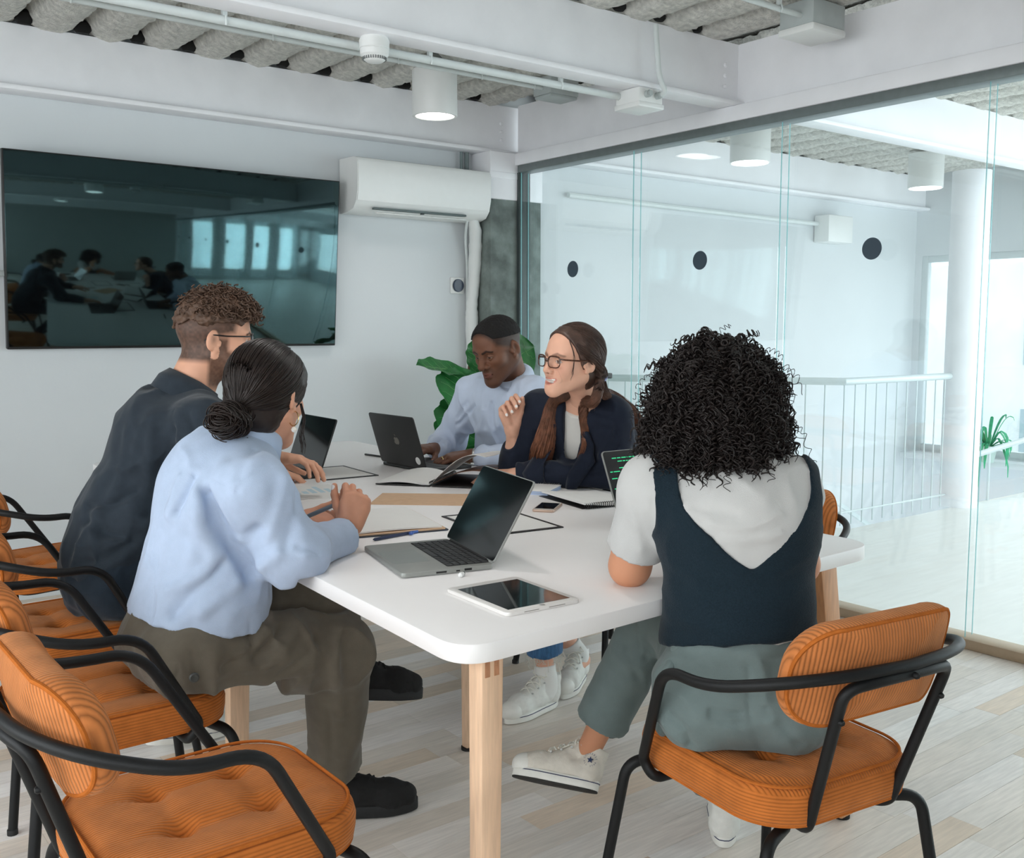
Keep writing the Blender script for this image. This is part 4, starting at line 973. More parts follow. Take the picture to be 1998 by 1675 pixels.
POSE = {
 'bun': dict(pel=(0.77, 2.28, 0.575), waist=(0.8, 2.28, 0.72), chest=(0.895, 2.27, 0.905), neck=(0.965, 2.265, 1.025), head=(1.0, 2.235, 1.165), shL=(0.955, 2.4, 0.935), shR=(0.905, 2.1, 0.945), elL=(1.02, 2.56, 0.79), elR=(0.985, 2.08, 0.79), wrL=(1.15, 2.4, 0.79), wrR=(1.18, 2.19, 0.785), hipL=(0.8, 2.37, 0.565), hipR=(0.8, 2.19, 0.565), knL=(1.2, 2.34, 0.6), knR=(1.17, 2.21, 0.49), anL=(1.31, 2.44, 0.35), anR=(1.2, 2.31, 0.11), toeL=(1.47, 2.37, 0.28), toeR=(1.36, 2.25, 0.03)),
 'man': dict(pel=(0.85, 2.96, 0.58), waist=(0.9, 2.955, 0.74), chest=(1.0, 2.93, 0.965), neck=(1.065, 2.91, 1.11), head=(1.13, 2.88, 1.262), shL=(1.09, 3.09, 1.01), shR=(1.04, 2.73, 1.02), elL=(1.22, 3.25, 0.82), elR=(1.2, 2.77, 0.84), wrL=(1.45, 3.32, 0.79), wrR=(1.35, 3.02, 0.885), hipL=(0.88, 3.06, 0.57), hipR=(0.88, 2.86, 0.57), knL=(1.28, 3.12, 0.5), knR=(1.27, 2.88, 0.5), anL=(0.95, 3.26, 0.22), anR=(0.99, 3.02, 0.12), toeL=(0.78, 3.31, 0.16), toeR=(1.14, 3.03, 0.03)),
 'typ': dict(pel=(2.66, 3.42, 0.58), waist=(2.64, 3.4, 0.74), chest=(2.57, 3.32, 0.95), neck=(2.53, 3.26, 1.09), head=(2.425, 3.2, 1.215), shL=(2.53, 3.09, 1.02), shR=(2.5, 3.47, 1.015), elL=(2.55, 3.02, 0.79), elR=(2.5, 3.66, 0.8), wrL=(2.345, 3.275, 0.785), wrR=(2.33, 3.53, 0.79), hipL=(2.63, 3.32, 0.57), hipR=(2.63, 3.52, 0.57), knL=(2.24, 3.32, 0.5), knR=(2.22, 3.52, 0.5), anL=(2.55, 3.34, 0.09), anR=(2.5, 3.52, 0.09), toeL=(2.35, 3.34, 0.03), toeR=(2.3, 3.52, 0.03)),
 'bla': dict(pel=(2.57, 2.74, 0.575), waist=(2.52, 2.72, 0.72), chest=(2.42, 2.66, 0.91), neck=(2.33, 2.585, 1.04), head=(2.215, 2.51, 1.185), shL=(2.385, 2.51, 0.985), shR=(2.31, 2.79, 0.995), elL=(2.4, 2.5, 0.79), elR=(2.25, 2.86, 0.78), wrL=(2.17, 2.76, 0.78), wrR=(2.205, 2.83, 0.93), hipL=(2.54, 2.65, 0.565), hipR=(2.54, 2.83, 0.565), knL=(2.13, 2.6, 0.49), knR=(2.14, 2.86, 0.49), anL=(2.14, 2.56, 0.11), anR=(2.4, 2.69, 0.11), toeL=(1.95, 2.53, 0.035), toeR=(2.26, 2.6, 0.035)),
 'cur': dict(pel=(1.572, 1.268, 0.575), waist=(1.575, 1.28, 0.72), chest=(1.6, 1.31, 0.9), neck=(1.615, 1.345, 1.015), head=(1.635, 1.4, 1.15), shL=(1.5, 1.45, 0.965), shR=(1.69, 1.265, 0.972), elL=(1.515, 1.53, 0.785), elR=(1.8, 1.305, 0.79), wrL=(1.635, 1.61, 0.955), wrR=(1.98, 1.62, 0.785), hipL=(1.525, 1.325, 0.565), hipR=(1.64, 1.212, 0.565), knL=(1.79, 1.6, 0.51), knR=(1.79, 1.72, 0.59), anL=(1.93, 1.6, 0.1), anR=(1.705, 1.865, 0.205), toeL=(2.02, 1.68, 0.03), toeR=(1.57, 2.0, 0.12)),
}
POSE = {k: {a: np.array(b, float) for a, b in v.items()} for k, v in POSE.items()}
def person(name, key, label): 
    p = POSE[key]; r = thing(name, (round(float(p['pel'][0]), 3), round(float(p['pel'][1]), 3), .49), label, 'person'); return r, np.array(r.location)
def frame(p):
    s = unit(p['shR']-p['shL']); u = unit(p['neck']-p['pel']); s = unit(s-u*s.dot(u)); return s, np.cross(u, s), u      # right, forward?, up
def torso(B, p, hip, waist, chest, g=0.0, k=.05, low=0.0):
    s, f, u = frame(p); R = np.stack([s, f, u], 1)
    sp = unit(p['hipR']-p['hipL']); Rp = np.stack([sp, unit(np.cross(V3(0, 0, 1), sp)), V3(0, 0, 1)], 1)
    B.ell(p['pel']+V3(0, 0, .01), (hip-.02+g, .09+g, .085+g), R=Rp, k=k)
    B.cone(p['pel']+V3(0, 0, .06), p['waist'], waist-.005+g, waist+g, side=s, flat=.74, k=k)
    B.cone(p['waist'], p['chest'], waist+g, chest-.012+g, side=s, flat=.72, k=k)
    B.ell(p['chest'], (chest+g, .108+g, .13+g), R=R, k=k)
    m = (p['shL']+p['shR'])/2; B.cone(p['shL'], m, .05+g, .062+g, k=k); B.cone(p['shR'], m, .05+g, .062+g, k=k)
    B.cone(p['neck'], p['chest']*.35+p['neck']*.65, .06+g*.5, .085+g, side=s, flat=.8, k=k)
    for q in ('shL', 'shR'): B.cone(p['neck']+u*.0, p[q]*.75+p['neck']*.25, .038+g, .045+g, k=k)
def limb(B, a, m, b, r, k=.02, bulge=None, **kw):
    B.cone(a, m, r[0], r[1], k=k); B.cone(m, b, r[1], r[2], k=k, **kw)
    if bulge is not None: c = m*.68+b*.32+bulge; B.ell(c, r[1]*1.05, k=.04)
def bbox(p, m=.28, keys=None):
    A = np.array([p[k] for k in (keys or p)]); return A.min(0)-m, A.max(0)+m
def skin_body(p, o, hands, head, nailc=None, arms=(.040, .034, .025)):
    """whole unclothed figure: trunk and limbs, the head and both hands, as one mesh"""
    lo, hi = bbox(p, .16); B = Blob(lo, hi, .0065); torso(B, p, o['hip']-.02, o['waist']-.018, o['chest']-.016, -.016)
    for s in 'LR':
        limb(B, p['hip'+s], p['kn'+s], p['an'+s], (.070, .048, .031)); back = unit((p['hip'+s]+p['an'+s])/2-p['kn'+s]); B.ell(p['kn'+s]*.68+p['an'+s]*.32+back*.014, .044, k=.04)
        B.cone(p['an'+s]+(p['an'+s]-p['kn'+s])*.08, p['toe'+s]*.45+p['an'+s]*.55+(p['an'+s]-p['kn'+s])*.04, .024, .016, k=.02)
        limb(B, p['sh'+s], p['el'+s], p['wr'+s], arms, k=.02)
        B.cone(p['el'+s]*.75+p['wr'+s]*.25, p['el'+s]*.45+p['wr'+s]*.55, arms[1]*1.04, arms[1]*.92, k=.02)
    B.cone(p['chest']+(p['neck']-p['chest'])*.3, p['neck']+unit(p['head']-p['neck'])*.04, .055, o.get('neckr', .048), k=.03)
    V, Q = B.surf(); sk = lin(o['skin']); parts = [(smooth_verts(V, Q, 2), Q, sk)]
    for s in 'LR':
        C, nails = hands[s]; d = unit(p['wr'+s]-p['el'+s]); v, q = hand_mesh(C, extra=[(p['wr'+s]-d*.05, p['wr'+s], .0255, .0235, .015), (p['wr'+s], C[0][0], .0235, .017, .015)])
        c = np.tile(lin(o.get('handc', o['skin'])), (len(v), 1))*(1+.05*vnoise(v*90))[:, None]
        if nailc is not None: c = nails_paint(v, c, nails, nailc)
        parts.append((v, q, c))
    parts.append(head.build(o, p['neck'])); return join(parts)
def cap_mesh(hd, o, off, hair_in, bumps=.0, bs=60, seed=0, h=.0028, extra=None):
    """hair mass over the skull: kept where hair_in(x, y, z) > 0"""
    B = Blob((-.13, -.16, -.16), (.13, .14, .17), h); wd = o.get('w', 1.0)
    B.ell((0, -.008, .036), (.0745*wd+off, .096+off, .084+off)); B.ell((0, .034, .036), (.062*wd+off, .062+off, .064+off), k=.03); B.ell((0, -.03, -.03), (.055*wd+off, .06+off, .06+off), k=.03)
    if extra: extra(B)
    ax = [B.lo[i]+B.h*np.arange(B.n[i]) for i in range(3)]; X, Y, Z = ax[0][:, None, None], ax[1][None, :, None], ax[2][None, None, :]
    B.D = np.maximum(B.D, (-hair_in(X, Y, Z)).astype(np.float32)*.8)
    V, Q = B.surf(); V = smooth_verts(V, Q, 1)
    if bumps: V = V+vnormals(V, Q)*(bumps*(fbm(V*bs+seed, 2)))[:, None]
    return hd.w(V), Q
def cloth(name, B, m, par, org, amp=.004, scale=(18, 18, 7), seed=0, it=1, amp2=.001, post=None):
    V, Q = B.surf(); V = smooth_verts(V, Q, it); 
    if amp: V = folds(V, Q, amp, scale, seed, amp2)
    if post: V = post(V, Q)
    global LASTV
    V = smooth_verts(V, Q, 1, .4)
    if name == 'blazer': LASTV = V
    return np_mesh(name, V, Q, m, par, org)
def press(V, Q, pts, width, depth):
    """press a crease (depth > 0) or raise a fold (depth < 0) along a polyline that lies near the surface"""
    P = np.asarray(pts, float); N = vnormals(V, Q); best = np.full(len(V), 9.)
    for i in range(len(P)-1):
        w = P[i+1]-P[i]; t = np.clip(((V-P[i])@w)/(w@w), 0, 1); best = np.minimum(best, np.linalg.norm(V-P[i]-t[:, None]*w, axis=1))
    return V-N*(depth*np.exp(-(best/width)**2))[:, None]
def press_px(V, Q, lines):
    """creases on the cloth along lines seen from the door side; each is found on the real surface first"""
    f = V3(math.sin(YAW)*math.cos(PITCH), math.cos(YAW)*math.cos(PITCH), -math.sin(PITCH)); rt = V3(math.cos(YAW), -math.sin(YAW), 0); up = np.cross(rt, f); o0 = V3(0, 0, CAM_H)
    N = vnormals(V, Q); q = V-o0; dep = q@f; sx = 999+1962.28*(q@rt)/dep; sy = 837.5-1962.28*(q@up)/dep; vis = np.einsum('ij,ij->i', N, q) < 0
    for pts, wd, dp in lines:
        P3 = []
        for (a, b) in pts:
            d2 = (sx-a)**2+(sy-b)**2; c = vis & (d2 < max(64, d2[vis].min()*1.5+1)); i = np.where(c)[0]
            if len(i): P3.append(V[i[np.argmin(dep[i])]])
        if len(P3) > 1: V = press(V, Q, resample(P3, 3*len(P3)) if len(P3) > 2 else P3, wd, dp)
    return V
def collar(name, par, org, m, c, axis, front, r0, r1, hgt, gap=.35, drop=.02, sx=1.0, thick=.0035):
    """turned-down shirt collar: a stand and a falling leaf, open at the front"""
    ax = unit(axis); f = unit(np.asarray(front, float)-ax*np.dot(front, ax)); s = np.cross(f, ax); n = 40; prof = [(r0*.99, 0), (r0*.97, hgt*.6), (r0*.98, hgt), (r0*1.03, hgt*1.05), (r1, hgt*.45), (r1*1.06, -drop)]
    V = []
    for i in range(n+1):
        a = gap+(2*PI-2*gap)*i/n; fr = max(0, math.cos(a))
        for j, (r, z) in enumerate(prof):
            zz = z-fr*(.022 if j > 3 else .010)-(.02*fr**6 if j == 5 else 0); V.append(np.asarray(c)+ax*zz+(f*math.cos(a)+s*math.sin(a)*sx)*r)
    k = len(prof); V = np.array(V); Q = np.array([(i*k+j, (i+1)*k+j, (i+1)*k+j+1, i*k+j+1) for i in range(n) for j in range(k-1)])
    N = vnormals(V, Q); V2 = np.vstack([V+N*thick/2, V-N*thick/2]); m0 = len(V); Q2 = np.vstack([Q, Q[:, ::-1]+m0])
    rim = []
    for i in range(n):
        rim += [(i*k, i*k+m0, (i+1)*k+m0, (i+1)*k), (i*k+k-1, (i+1)*k+k-1, (i+1)*k+k-1+m0, i*k+k-1+m0)]
    for j in range(k-1): rim += [(j, j+1, j+1+m0, j+m0), (n*k+j, n*k+j+m0, n*k+j+1+m0, n*k+j+1)]
    return np_mesh(name, V2, np.vstack([Q2, np.array(rim)]), m, par, org)
def glasses(par, org, hd, m, lensm, yb=.108, zc=.004, wid=.026, hgt=.019, thick=.0016, half=False):
    fr = MB()
    for s in (-1, 1):
        ring = []
        for i in range(28):
            a = 2*PI*i/28; e = 3.2; cx = math.copysign(abs(math.cos(a))**(2/e), math.cos(a)); cz = math.copysign(abs(math.sin(a))**(2/e), math.sin(a))
            ring.append(hd.w((s*(.0335+cx*wid), yb-.010*(abs(.0335+cx*wid*1.0)/.06)**2, zc+cz*hgt*(1 if cz > 0 else .95))))
        fr.tube([tuple(q) for q in ring], [thick*(1.5 if math.sin(2*PI*i/28) > .2 else 1) for i in range(28)], 6, closed=True)
        fr.tube([tuple(hd.w(q)) for q in ((s*.0595, yb-.011, zc+.011), (s*.070, yb-.022, zc+.010), (s*.079, .03, zc+.008), (s*.084, -.012, zc+.010), (s*.083, -.03, zc-.008))], thick*1.35, 6)
        lens = MB(); lens.add([tuple(q) for q in ring]+[tuple(hd.w((s*.0335, yb, zc)))], [(i, (i+1) % 28, 28) for i in range(28)])
        me = lens.mesh('lens'); me.materials.append(lensm); me.transform(Matrix.Translation(-Vector(org))); link('lens', me, par)
    fr.tube([tuple(hd.w(q)) for q in ((-.009, yb-.001, zc+.006), (0, yb+.003, zc+.009), (.009, yb-.001, zc+.006))], thick*1.3, 6)
    me = fr.mesh('glasses'); me.materials.append(m); me.transform(Matrix.Translation(-Vector(org))); return link('glasses', me, par)
def torus_part(name, par, org, m, c, nrm, R, r, sq=1.0):
    n = unit(nrm); a = unit(np.cross(n, V3(.3, .1, 1))); b = np.cross(n, a)
    mb = MB(); mb.tube([tuple(np.asarray(c)+(a*math.cos(t)+b*math.sin(t)*sq)*R-np.asarray(org)) for t in np.linspace(0, 2*PI, 24, endpoint=False)], r, 8, closed=True); return mb.build(name, m, par)

# ---- shoes: local y toe-ward, z up, origin under the heel
def shoe(par, org, heel, toe, up, kind, upper_m, sole_m, lace_m, L=.27, side=1, high=False, star=False):
    f = unit(np.asarray(toe, float)-heel); u = np.asarray(up, float); u = unit(u-f*u.dot(f)); R = np.stack([np.cross(f, u), f, u], 1); k = L/.27
    W = lambda P: (np.asarray(P, float)*k)@R.T+np.asarray(heel)
    B = Blob((-.08, -.06, -.03), (.08, .30, .2), .0036)
    B.chain([(0, .035, .05), (0, .11, .055), (.003*side, .19, .045), (.002*side, .232, .042)], [.036, .038, .041, .033], k=.02); B.ell((0, .03, .06), (.034, .036, .04), k=.02)
    B.cone((0, .03, .05), (0, .015 if high else .02, .125 if high else .085), .036, .037, k=.02, cutb=True); B.cone((0, .13, .07), (0, .052 if high else .075, .128 if high else .095), .028, .024, k=.02)
    B.cut((0, 0, .02), (0, 0, -1)); V, Q = B.surf(); V = smooth_verts(V, Q, 1); V = V+vnormals(V, Q)*(.0012*fbm(V*60+heel[0]*9, 2))[:, None]; up_o = np_mesh('shoe_upper', W(V), Q, upper_m, par, org)
    # sole: offset outline of the foot, two stripes for sneakers
    ol = []
    for i in range(36):
        a = 2*PI*i/36; y_ = .13+.138*math.sin(a); wv = np.interp(y_, [-.01, .03, .1, .19, .245, .27], [.030, .040, .037, .046, .036, .018]); ol.append((math.copysign(wv, math.cos(a))*abs(math.cos(a))**.55, y_))
    b = MB(); b.prism(ol, 0, .030 if kind != 'skate' else .034, .004); me = b.mesh('sole'); me.materials.append(sole_m); 
    co = np.zeros(len(me.vertices)*3); me.vertices.foreach_get('co', co); co = W(co.reshape(-1, 3))-np.asarray(org); me.vertices.foreach_set('co', co.ravel()); me.update(); so = link('sole', me, par)
    if kind == 'canvas':
        st = MB(); st.tube([tuple(W((p[0]*1.012, .13+(p[1]-.13)*1.006, .022))-np.asarray(org)) for p in ol], .0013, 5, closed=True); st.build('sole_stripe', mat('navy_stripe', srgb(58, 64, 92), .6), so)
        tc = Blob((-.07, .15, 0), (.07, .3, .1), .0036); tc.ell((.002*side, .230, .038), (.040, .045, .038), k=.01); tc.cut((0, .205, 0), (0, -1, 0)); tc.cut((0, 0, .02), (0, 0, -1)); V, Q = tc.surf(); np_mesh('toe_cap', W(V), Q, sole_m, up_o, org)
    lc = MB(); n = 5 if high else 4
    for i in range(n):
        t = i/(n-1); y_ = .185-.115*t; z_ = .082+(.055 if high else .026)*t-.003*(i == 0); w_ = .021+.004*t
        for sg in (-1, 1): lc.tube([tuple(W(q)-np.asarray(org)) for q in ((-sg*w_, y_+.006, z_-.006), (-sg*w_*.5, y_+.004, z_+.005), (sg*w_*.5, y_-.008, z_+.010), (sg*w_, y_-.016, z_+.002))], .0022, 6)
    top = (.07, .127) if high else (.07, .098)
    for sg in (-1, 1):
        lc.tube([tuple(W(q)-np.asarray(org)) for q in ((0, top[0], top[1]+.008), (sg*.02, top[0]+.006, top[1]+.022), (sg*.034, top[0]+.012, top[1]+.008), (sg*.02, top[0]+.014, top[1]+.002), (0, top[0]+.002, top[1]+.009))], .002, 6)
        lc.tube([tuple(W(q)-np.asarray(org)) for q in ((0, top[0], top[1]+.008), (sg*.018, top[0]+.03, top[1]-.006), (sg*.03, top[0]+.05, top[1]-.022))], .002, 6)
    la = lc.build('laces', lace_m, up_o)
    if kind == 'canvas':
        for i in range(n):
            t = i/(n-1)
            for sg in (-1, 1):
                c = W((sg*(.026+.006*t), .185-.125*t, .076+(.048 if high else .02)*t)); e = MB(); e.lathe([(.0032, -.002), (.0032, .003), (.0012, .003)], 8, Matrix.Translation(Vector(c-np.asarray(org))) @ Vector(R[:, 0]*sg).to_track_quat('Z', 'Y').to_matrix().to_4x4()); e.build('eyelet', STEEL, up_o)
    return W, R, up_o
# ------------------------------------------------------------------ the people
RV, FV = V3(math.cos(YAW), -math.sin(YAW), 0), V3(math.sin(YAW), math.cos(YAW), 0)
FABRIC = dict(bump=.35, bscale=700, sheen=.15, spec=.2)
NAIL = srgb(236, 232, 228); LENS = glass_mat('spectacle_lens', (.97, .98, .98, 1), .7)

# ================= woman with a bun, light blue shirt
p = POSE['bun']; par, org = person('person', 'bun', 'person with dark hair in a low bun, light blue shirt, holding a pen')
o = dict(skin=srgb(206, 150, 122), handc=srgb(204, 146, 118), hip=.13, waist=.105, chest=.13, browc=srgb(40, 28, 24), lipc=srgb(170, 96, 88), neck=.048)
hd = Head((1.0, 2.235, 1.138), (.82, .565, -.16), (0.08, .0, 1))
CUP = (1.15, 1.25, .6); H = {'R': hand_prims(p['wrR']+V3(.015, 0, .01), (.25, .02, .95), (.35, .9, 0), 1, ((.95, 1.25, .5), (1.15, 1.3, .6), (1.25, 1.35, .6), (1.3, 1.35, .6)), th=(.75, .45, .45)),
     'L': hand_prims(p['wrL']+RV*.01, (.86, -.5, .02), (-.25, -.35, .9), -1, ((.5, .9, .5), (.7, 1.0, .6), (.8, 1.05, .6), (.9, 1.1, .6)), th=(.85, .3, .3))}
V, Q, C = skin_body(p, o, H, hd, NAIL); np_mesh('body', V, Q, SKIN('skin_light'), par, org, C)
m = mat('light_blue_cotton', srgb(172, 187, 210), .8, var=.04, vscale=30, **FABRIC); s, f, u = frame(p)
lo, hi = bbox(p, .3, ('pel', 'chest', 'shL', 'shR', 'elL', 'elR', 'wrL', 'wrR')); B = Blob(lo, hi, .0058)
R = np.stack([s, f, u], 1); B.ell(p['chest']+u*.01-f*.01, (.168, .128, .15), R=R, k=.05)
hem = V3(.835, 2.275, .62); B.cone(p['chest']-f*.005, hem, .15, .183, side=V3(0, 1, 0), flat=.86, k=.05, cutb=True)
mid = (p['shL']+p['shR'])/2
for q in 'LR':
    B.cone(p['sh'+q], mid, .070, .078, k=.05); B.cone(p['neck']-u*.02, p['sh'+q], .045, .062, k=.04)
    B.cone(p['sh'+q]-u*.005, p['el'+q], .080, .068, k=.04); d = p['wr'+q]-p['el'+q]
    B.cone(p['el'+q], p['el'+q]+d*.72, .068, .05, k=.035); B.cone(p['el'+q]+d*.62, p['el'+q]+d*.97, .047, .052, k=.006, cutb=True, cuta=True)
B.ell(p['elR']+V3(-.01, -.01, .0), (.075, .07, .06), k=.04)
B.cut(p['neck']+u*.002, u, p['neck']-V3(.072, .072, .1), p['neck']+V3(.072, .072, .15)); B.cut((0, 0, .612), (-.06, 0, -1), (0, 2.0, .4), (1.0, 2.6, .66)); B.cut((0, 0, .7465), (0, 0, -1), (.97, 1.9, .70), (1.5, 2.8, .80))
CREASE = [([(374, 924), (358, 955), (336, 1002)], .010, .014), ([(345, 928), (322, 1010)], .012, -.006), ([(392, 962), (412, 1005), (445, 1052), (476, 1096), (492, 1122)], .017, .026), ([(372, 960), (395, 1030), (420, 1080)], .016, -.008),
          ([(505, 1042), (430, 1105), (335, 1190)], .016, .014), ([(540, 1085), (470, 1140), (400, 1195)], .015, -.009), ([(470, 1060), (395, 1115), (320, 1150)], .014, -.008), ([(300, 1080), (290, 1190)], .016, .006), ([(362, 918), (420, 938), (470, 962)], .0045, .003), ([(455, 962), (488, 922), (532, 905)], .0045, .003),
          ([(592, 950), (578, 1020), (560, 1060)], .014, .008), ([(560, 930), (545, 1000), (530, 1050)], .015, -.008), ([(625, 1075), (585, 1062)], .008, .008), ([(650, 1085), (600, 1090)], .008, -.005), ([(500, 870), (470, 920)], .014, .006), ([(440, 905), (390, 1000), (370, 1080)], .02, -.006), ([(490, 1130), (495, 1235)], .004, .003)]
def post(V, Q): return press_px(V, Q, CREASE)
cloth('shirt', B, m, par, org, .006, (12, 12, 5), 3, 2, .0008, post)
collar('shirt_collar', par, org, m, p['neck']+u*.014-f*.010, unit(u*.9+f*-.10), f, .069, .088, .050, .5, .024)
# rolled cuff on the writing arm
d = unit(p['wrR']-p['elR']); tl = Blob(p['neck']-.12, p['neck']+.14, .004); ax = unit(hd.c-p['neck']); tl.cone(p['neck']-ax*.02, p['neck']+ax*.062, .062, .053, k=.01, cutb=True)
cloth('turtleneck', tl, mat('white_knit', srgb(222, 220, 214), .85, bump=.5, bscale=300), par, org, .001)
m = mat('taupe_trouser', srgb(98, 91, 80), .85, var=.08, vscale=30, **FABRIC)
lo, hi = bbox(p, .2, ('pel', 'knL', 'knR', 'anL', 'anR')); B = Blob(lo, hi, .0058)
B.ell(p['pel']+V3(.025, 0, .0), (.115, .165, .10), k=.04); B.cone(p['pel']+V3(.015, 0, .04), p['waist']+V3(.02, 0, -.05), .13, .12, side=V3(0, 1, 0), flat=.8, k=.04)
B.ell(p['hipR']+V3(-.005, 0, -.005), (.115, .092, .088), k=.04); B.ell(p['hipL']+V3(-.005, 0, -.005), (.115, .092, .088), k=.04)
for q, ra in (('R', (.108, .092, .082)), ('L', (.105, .088, .075))):
    B.cone(p['hip'+q], p['kn'+q], ra[0], ra[1], k=.03); e = p['kn'+q]+(p['an'+q]-p['kn'+q])*.88; B.cone(p['kn'+q], e, ra[1]*.95, ra[2]*.80, k=.025, cutb=True)
    B.cone(p['kn'+q]+(p['an'+q]-p['kn'+q])*.78, p['kn'+q]+(p['an'+q]-p['kn'+q])*.93, ra[2]*.86, ra[2]*.88, k=.004, cutb=True, cuta=True)
B.cut((0, 0, .487), (0, 0, -1), (.4, 1.9, .40), (1.0, 2.7, .56))
TCR = [([(560, 1178), (548, 1225), (505, 1285)], .010, .010), ([(600, 1165), (575, 1240), (520, 1310)], .012, -.008), ([(640, 1180), (612, 1260), (540, 1335)], .012, .008), ([(530, 1190), (520, 1240), (470, 1290)], .012, -.007), ([(480, 1215), (498, 1262), (440, 1310)], .010, .008),
       ([(615, 1330), (640, 1420), (645, 1490)], .012, .007), ([(660, 1300), (672, 1400)], .014, -.007), ([(270, 1302), (340, 1296), (346, 1330), (300, 1342), (275, 1325)], .004, .004), ([(420, 1325), (520, 1305), (620, 1260)], .012, -.006), ([(380, 1270), (384, 1330)], .004, .003)]
def post(V, Q): return press_px(V, Q, TCR)
cloth('trousers', B, m, par, org, .008, (12, 12, 8), 9, 2, .001, post)
b = MB(); b.lathe([(.011, 0), (.011, .003), (.008, .005), (.001, .004)], 16, Matrix.Translation(Vector(V3(.745, 2.063, .555)-org)) @ Vector((-.3, -1, -.1)).to_track_quat('Z', 'Y').to_matrix().to_4x4()); b.build('pocket_button', mat('horn_button', srgb(56, 58, 56), .4), par)
BK = mat('black_suede', srgb(20, 20, 20), .9, bump=.3, bscale=400); BKS = mat('black_rubber_sole', srgb(24, 25, 26), .7, bump=.3, bscale=200)
shoe(par, org, p['anR']+V3(-.035, .03, -.108), p['toeR']+V3(.02, -.02, -.028), (0, 0, 1), 'skate', BK, BKS, BK)
shoe(par, org, p['anL']+V3(-.04, .03, -.085), p['toeL']+V3(.03, 0, -.04), (.2, .1, 1), 'skate', BK, BKS, BK)
# hair
HB = mat('dark_brown_hair', srgb(36, 26, 22), .42, var=.3, vscale=60, spec=.38)
hin = lambda x, y, z: np.minimum((z*1.0+.060-(y-.02)*.75)*.8, .045-y+(z-.03)*.5)
V, Q = cap_mesh(hd, o, .011, hin, .0012, 60); 
rs = np.random.RandomState(3); n = 2600; rad = np.array([.0745, .096, .084])+.0125; cen = V3(0, -.008, .036); bun_l = V3(-.004, -.108, -.055); dB = unit((bun_l-cen)/rad)
th = rs.uniform(-PI, PI, n); hl = np.stack([np.sin(th)*.98, np.cos(th)*.98*np.where(np.cos(th) > 0, .80, 1), np.where(np.cos(th) > 0, .52*np.cos(th)**1.2-.25*(1-np.cos(th)), -.30-.75*np.sqrt(np.maximum(-np.cos(th), 0)))], 1); hl += rs.normal(0, .03, hl.shape)
hl[:n//2] += (V3(0, 0, 1)-hl[:n//2])*rs.uniform(0, .9, n//2)[:, None]; hl /= np.linalg.norm(hl, axis=1)[:, None]; mm = 20; t = np.linspace(0, 1, mm)
om = np.arccos(np.clip(hl@dB, -.999, .999)); pa = (np.sin((1-t)[None]*om[:, None])[..., None]*hl[:, None]+np.sin(t[None]*om[:, None])[..., None]*dB)/np.sin(om)[:, None, None]
pa = cen+pa*rad*(1+.012*rs.normal(size=(n, 1, 1))+.01*np.sin(t*5+rs.uniform(0, 6, (n, 1)))[..., None]); lowz = np.clip(-(pa[..., 2]-.005)/.035, 0, 1.3); pa[..., 1] -= .016*lowz; pa[..., 0] *= 1+.10*lowz; pa[:, -4:] += (bun_l-pa[:, -4:])*np.linspace(.05, .5, 4)[None, :, None]
sv, sq = strands(hd.w(pa), (.0013*np.interp(t, [0, .2, 1], [.1, 1, 1]))[None], 3)
# the bun: coiled loops
n2 = 700; ph = rs.uniform(0, 2*PI, n2); a = np.linspace(0, 2*PI*.9, 26); rr = rs.uniform(.008, .036, n2); tilt = rs.normal(0, 1.1, n2); dep = rs.uniform(-.030, .034, n2)*np.sqrt(np.clip(1-(rr/.046)**2, 0, 1)+.1)
loop = np.stack([np.cos(a[None]+ph[:, None])*rr[:, None], np.full((n2, 26), 0)-dep[:, None]+np.sin(a[None]+ph[:, None])*rr[:, None]*np.sin(tilt)[:, None]*.8, np.sin(a[None]+ph[:, None])*rr[:, None]*np.cos(tilt*.6)[:, None]], -1)+V3(-.006, -.126, -.068)+rs.normal(0, .006, (n2, 1, 3))
bv, bq = strands(hd.w(loop), .0017, 3); bl_ = Blob((-.08, -.2, -.15), (.08, -.06, .02), .004); bl_.ell((-.006, -.128, -.07), (.034, .024, .036)); cv, cq = bl_.surf()
wl = hd.w(np.stack([bundle([(.079, .03, -.01), (.084, .045, -.05), (.080, .05, -.09), (.088, .055, -.13)], [.003, .004, .006, .008], 12, 20, .003, 2, 5)[0]])[0]); wv, wq = strands(wl, .0008, 4)
V, Q, _ = join([(V, Q, (0, 0, 0)), (sv, sq, (0, 0, 0)), (hd.w(cv), cq, (0, 0, 0)), (bv, bq, (0, 0, 0)), (wv, wq, (0, 0, 0))]); np_mesh('hair', V, Q, HB, par, org)
GOLD = mat('gold', srgb(206, 178, 128), .25, metal=1)
er = hd.w((.080, .002, -.048)); torus_part('hoop_earring', par, org, GOLD, er, hd.R[:, 0]*.4+hd.R[:, 1], .017, .0014)
b = MB(); b.lathe([(.001, -.007), (.005, -.005), (.0072, 0), (.005, .005), (.001, .007)], 14, Matrix.Translation(Vector(er+V3(0, 0, -.026)-org))); b.build('pearl', mat('pearl', srgb(232, 226, 216), .25), par)
# pen, notebook hand
pen = thing('ballpoint_pen', (1.19, 2.27, .84), 'grey ballpoint pen with blue cap held in the hand of the bun-haired person', 'pen')
a, b_ = Vector((-.075, .072, -.037)), Vector((.055, -.052, .042)); MB().tube([a.lerp(b_, .14), a.lerp(b_, .95)], .0056, 10).build('barrel', mat('pen_grey', srgb(104, 112, 120), .4), pen)
MB().tube([a, a.lerp(b_, .06), a.lerp(b_, .18)], [.0015, .0058, .0062], 10).build('cap', mat('pen_navy', srgb(36, 48, 78), .4), pen); MB().tube([a.lerp(b_, .95), b_], .0052, 10).build('end_plug', mat('pen_blue', srgb(52, 88, 160), .4), pen)

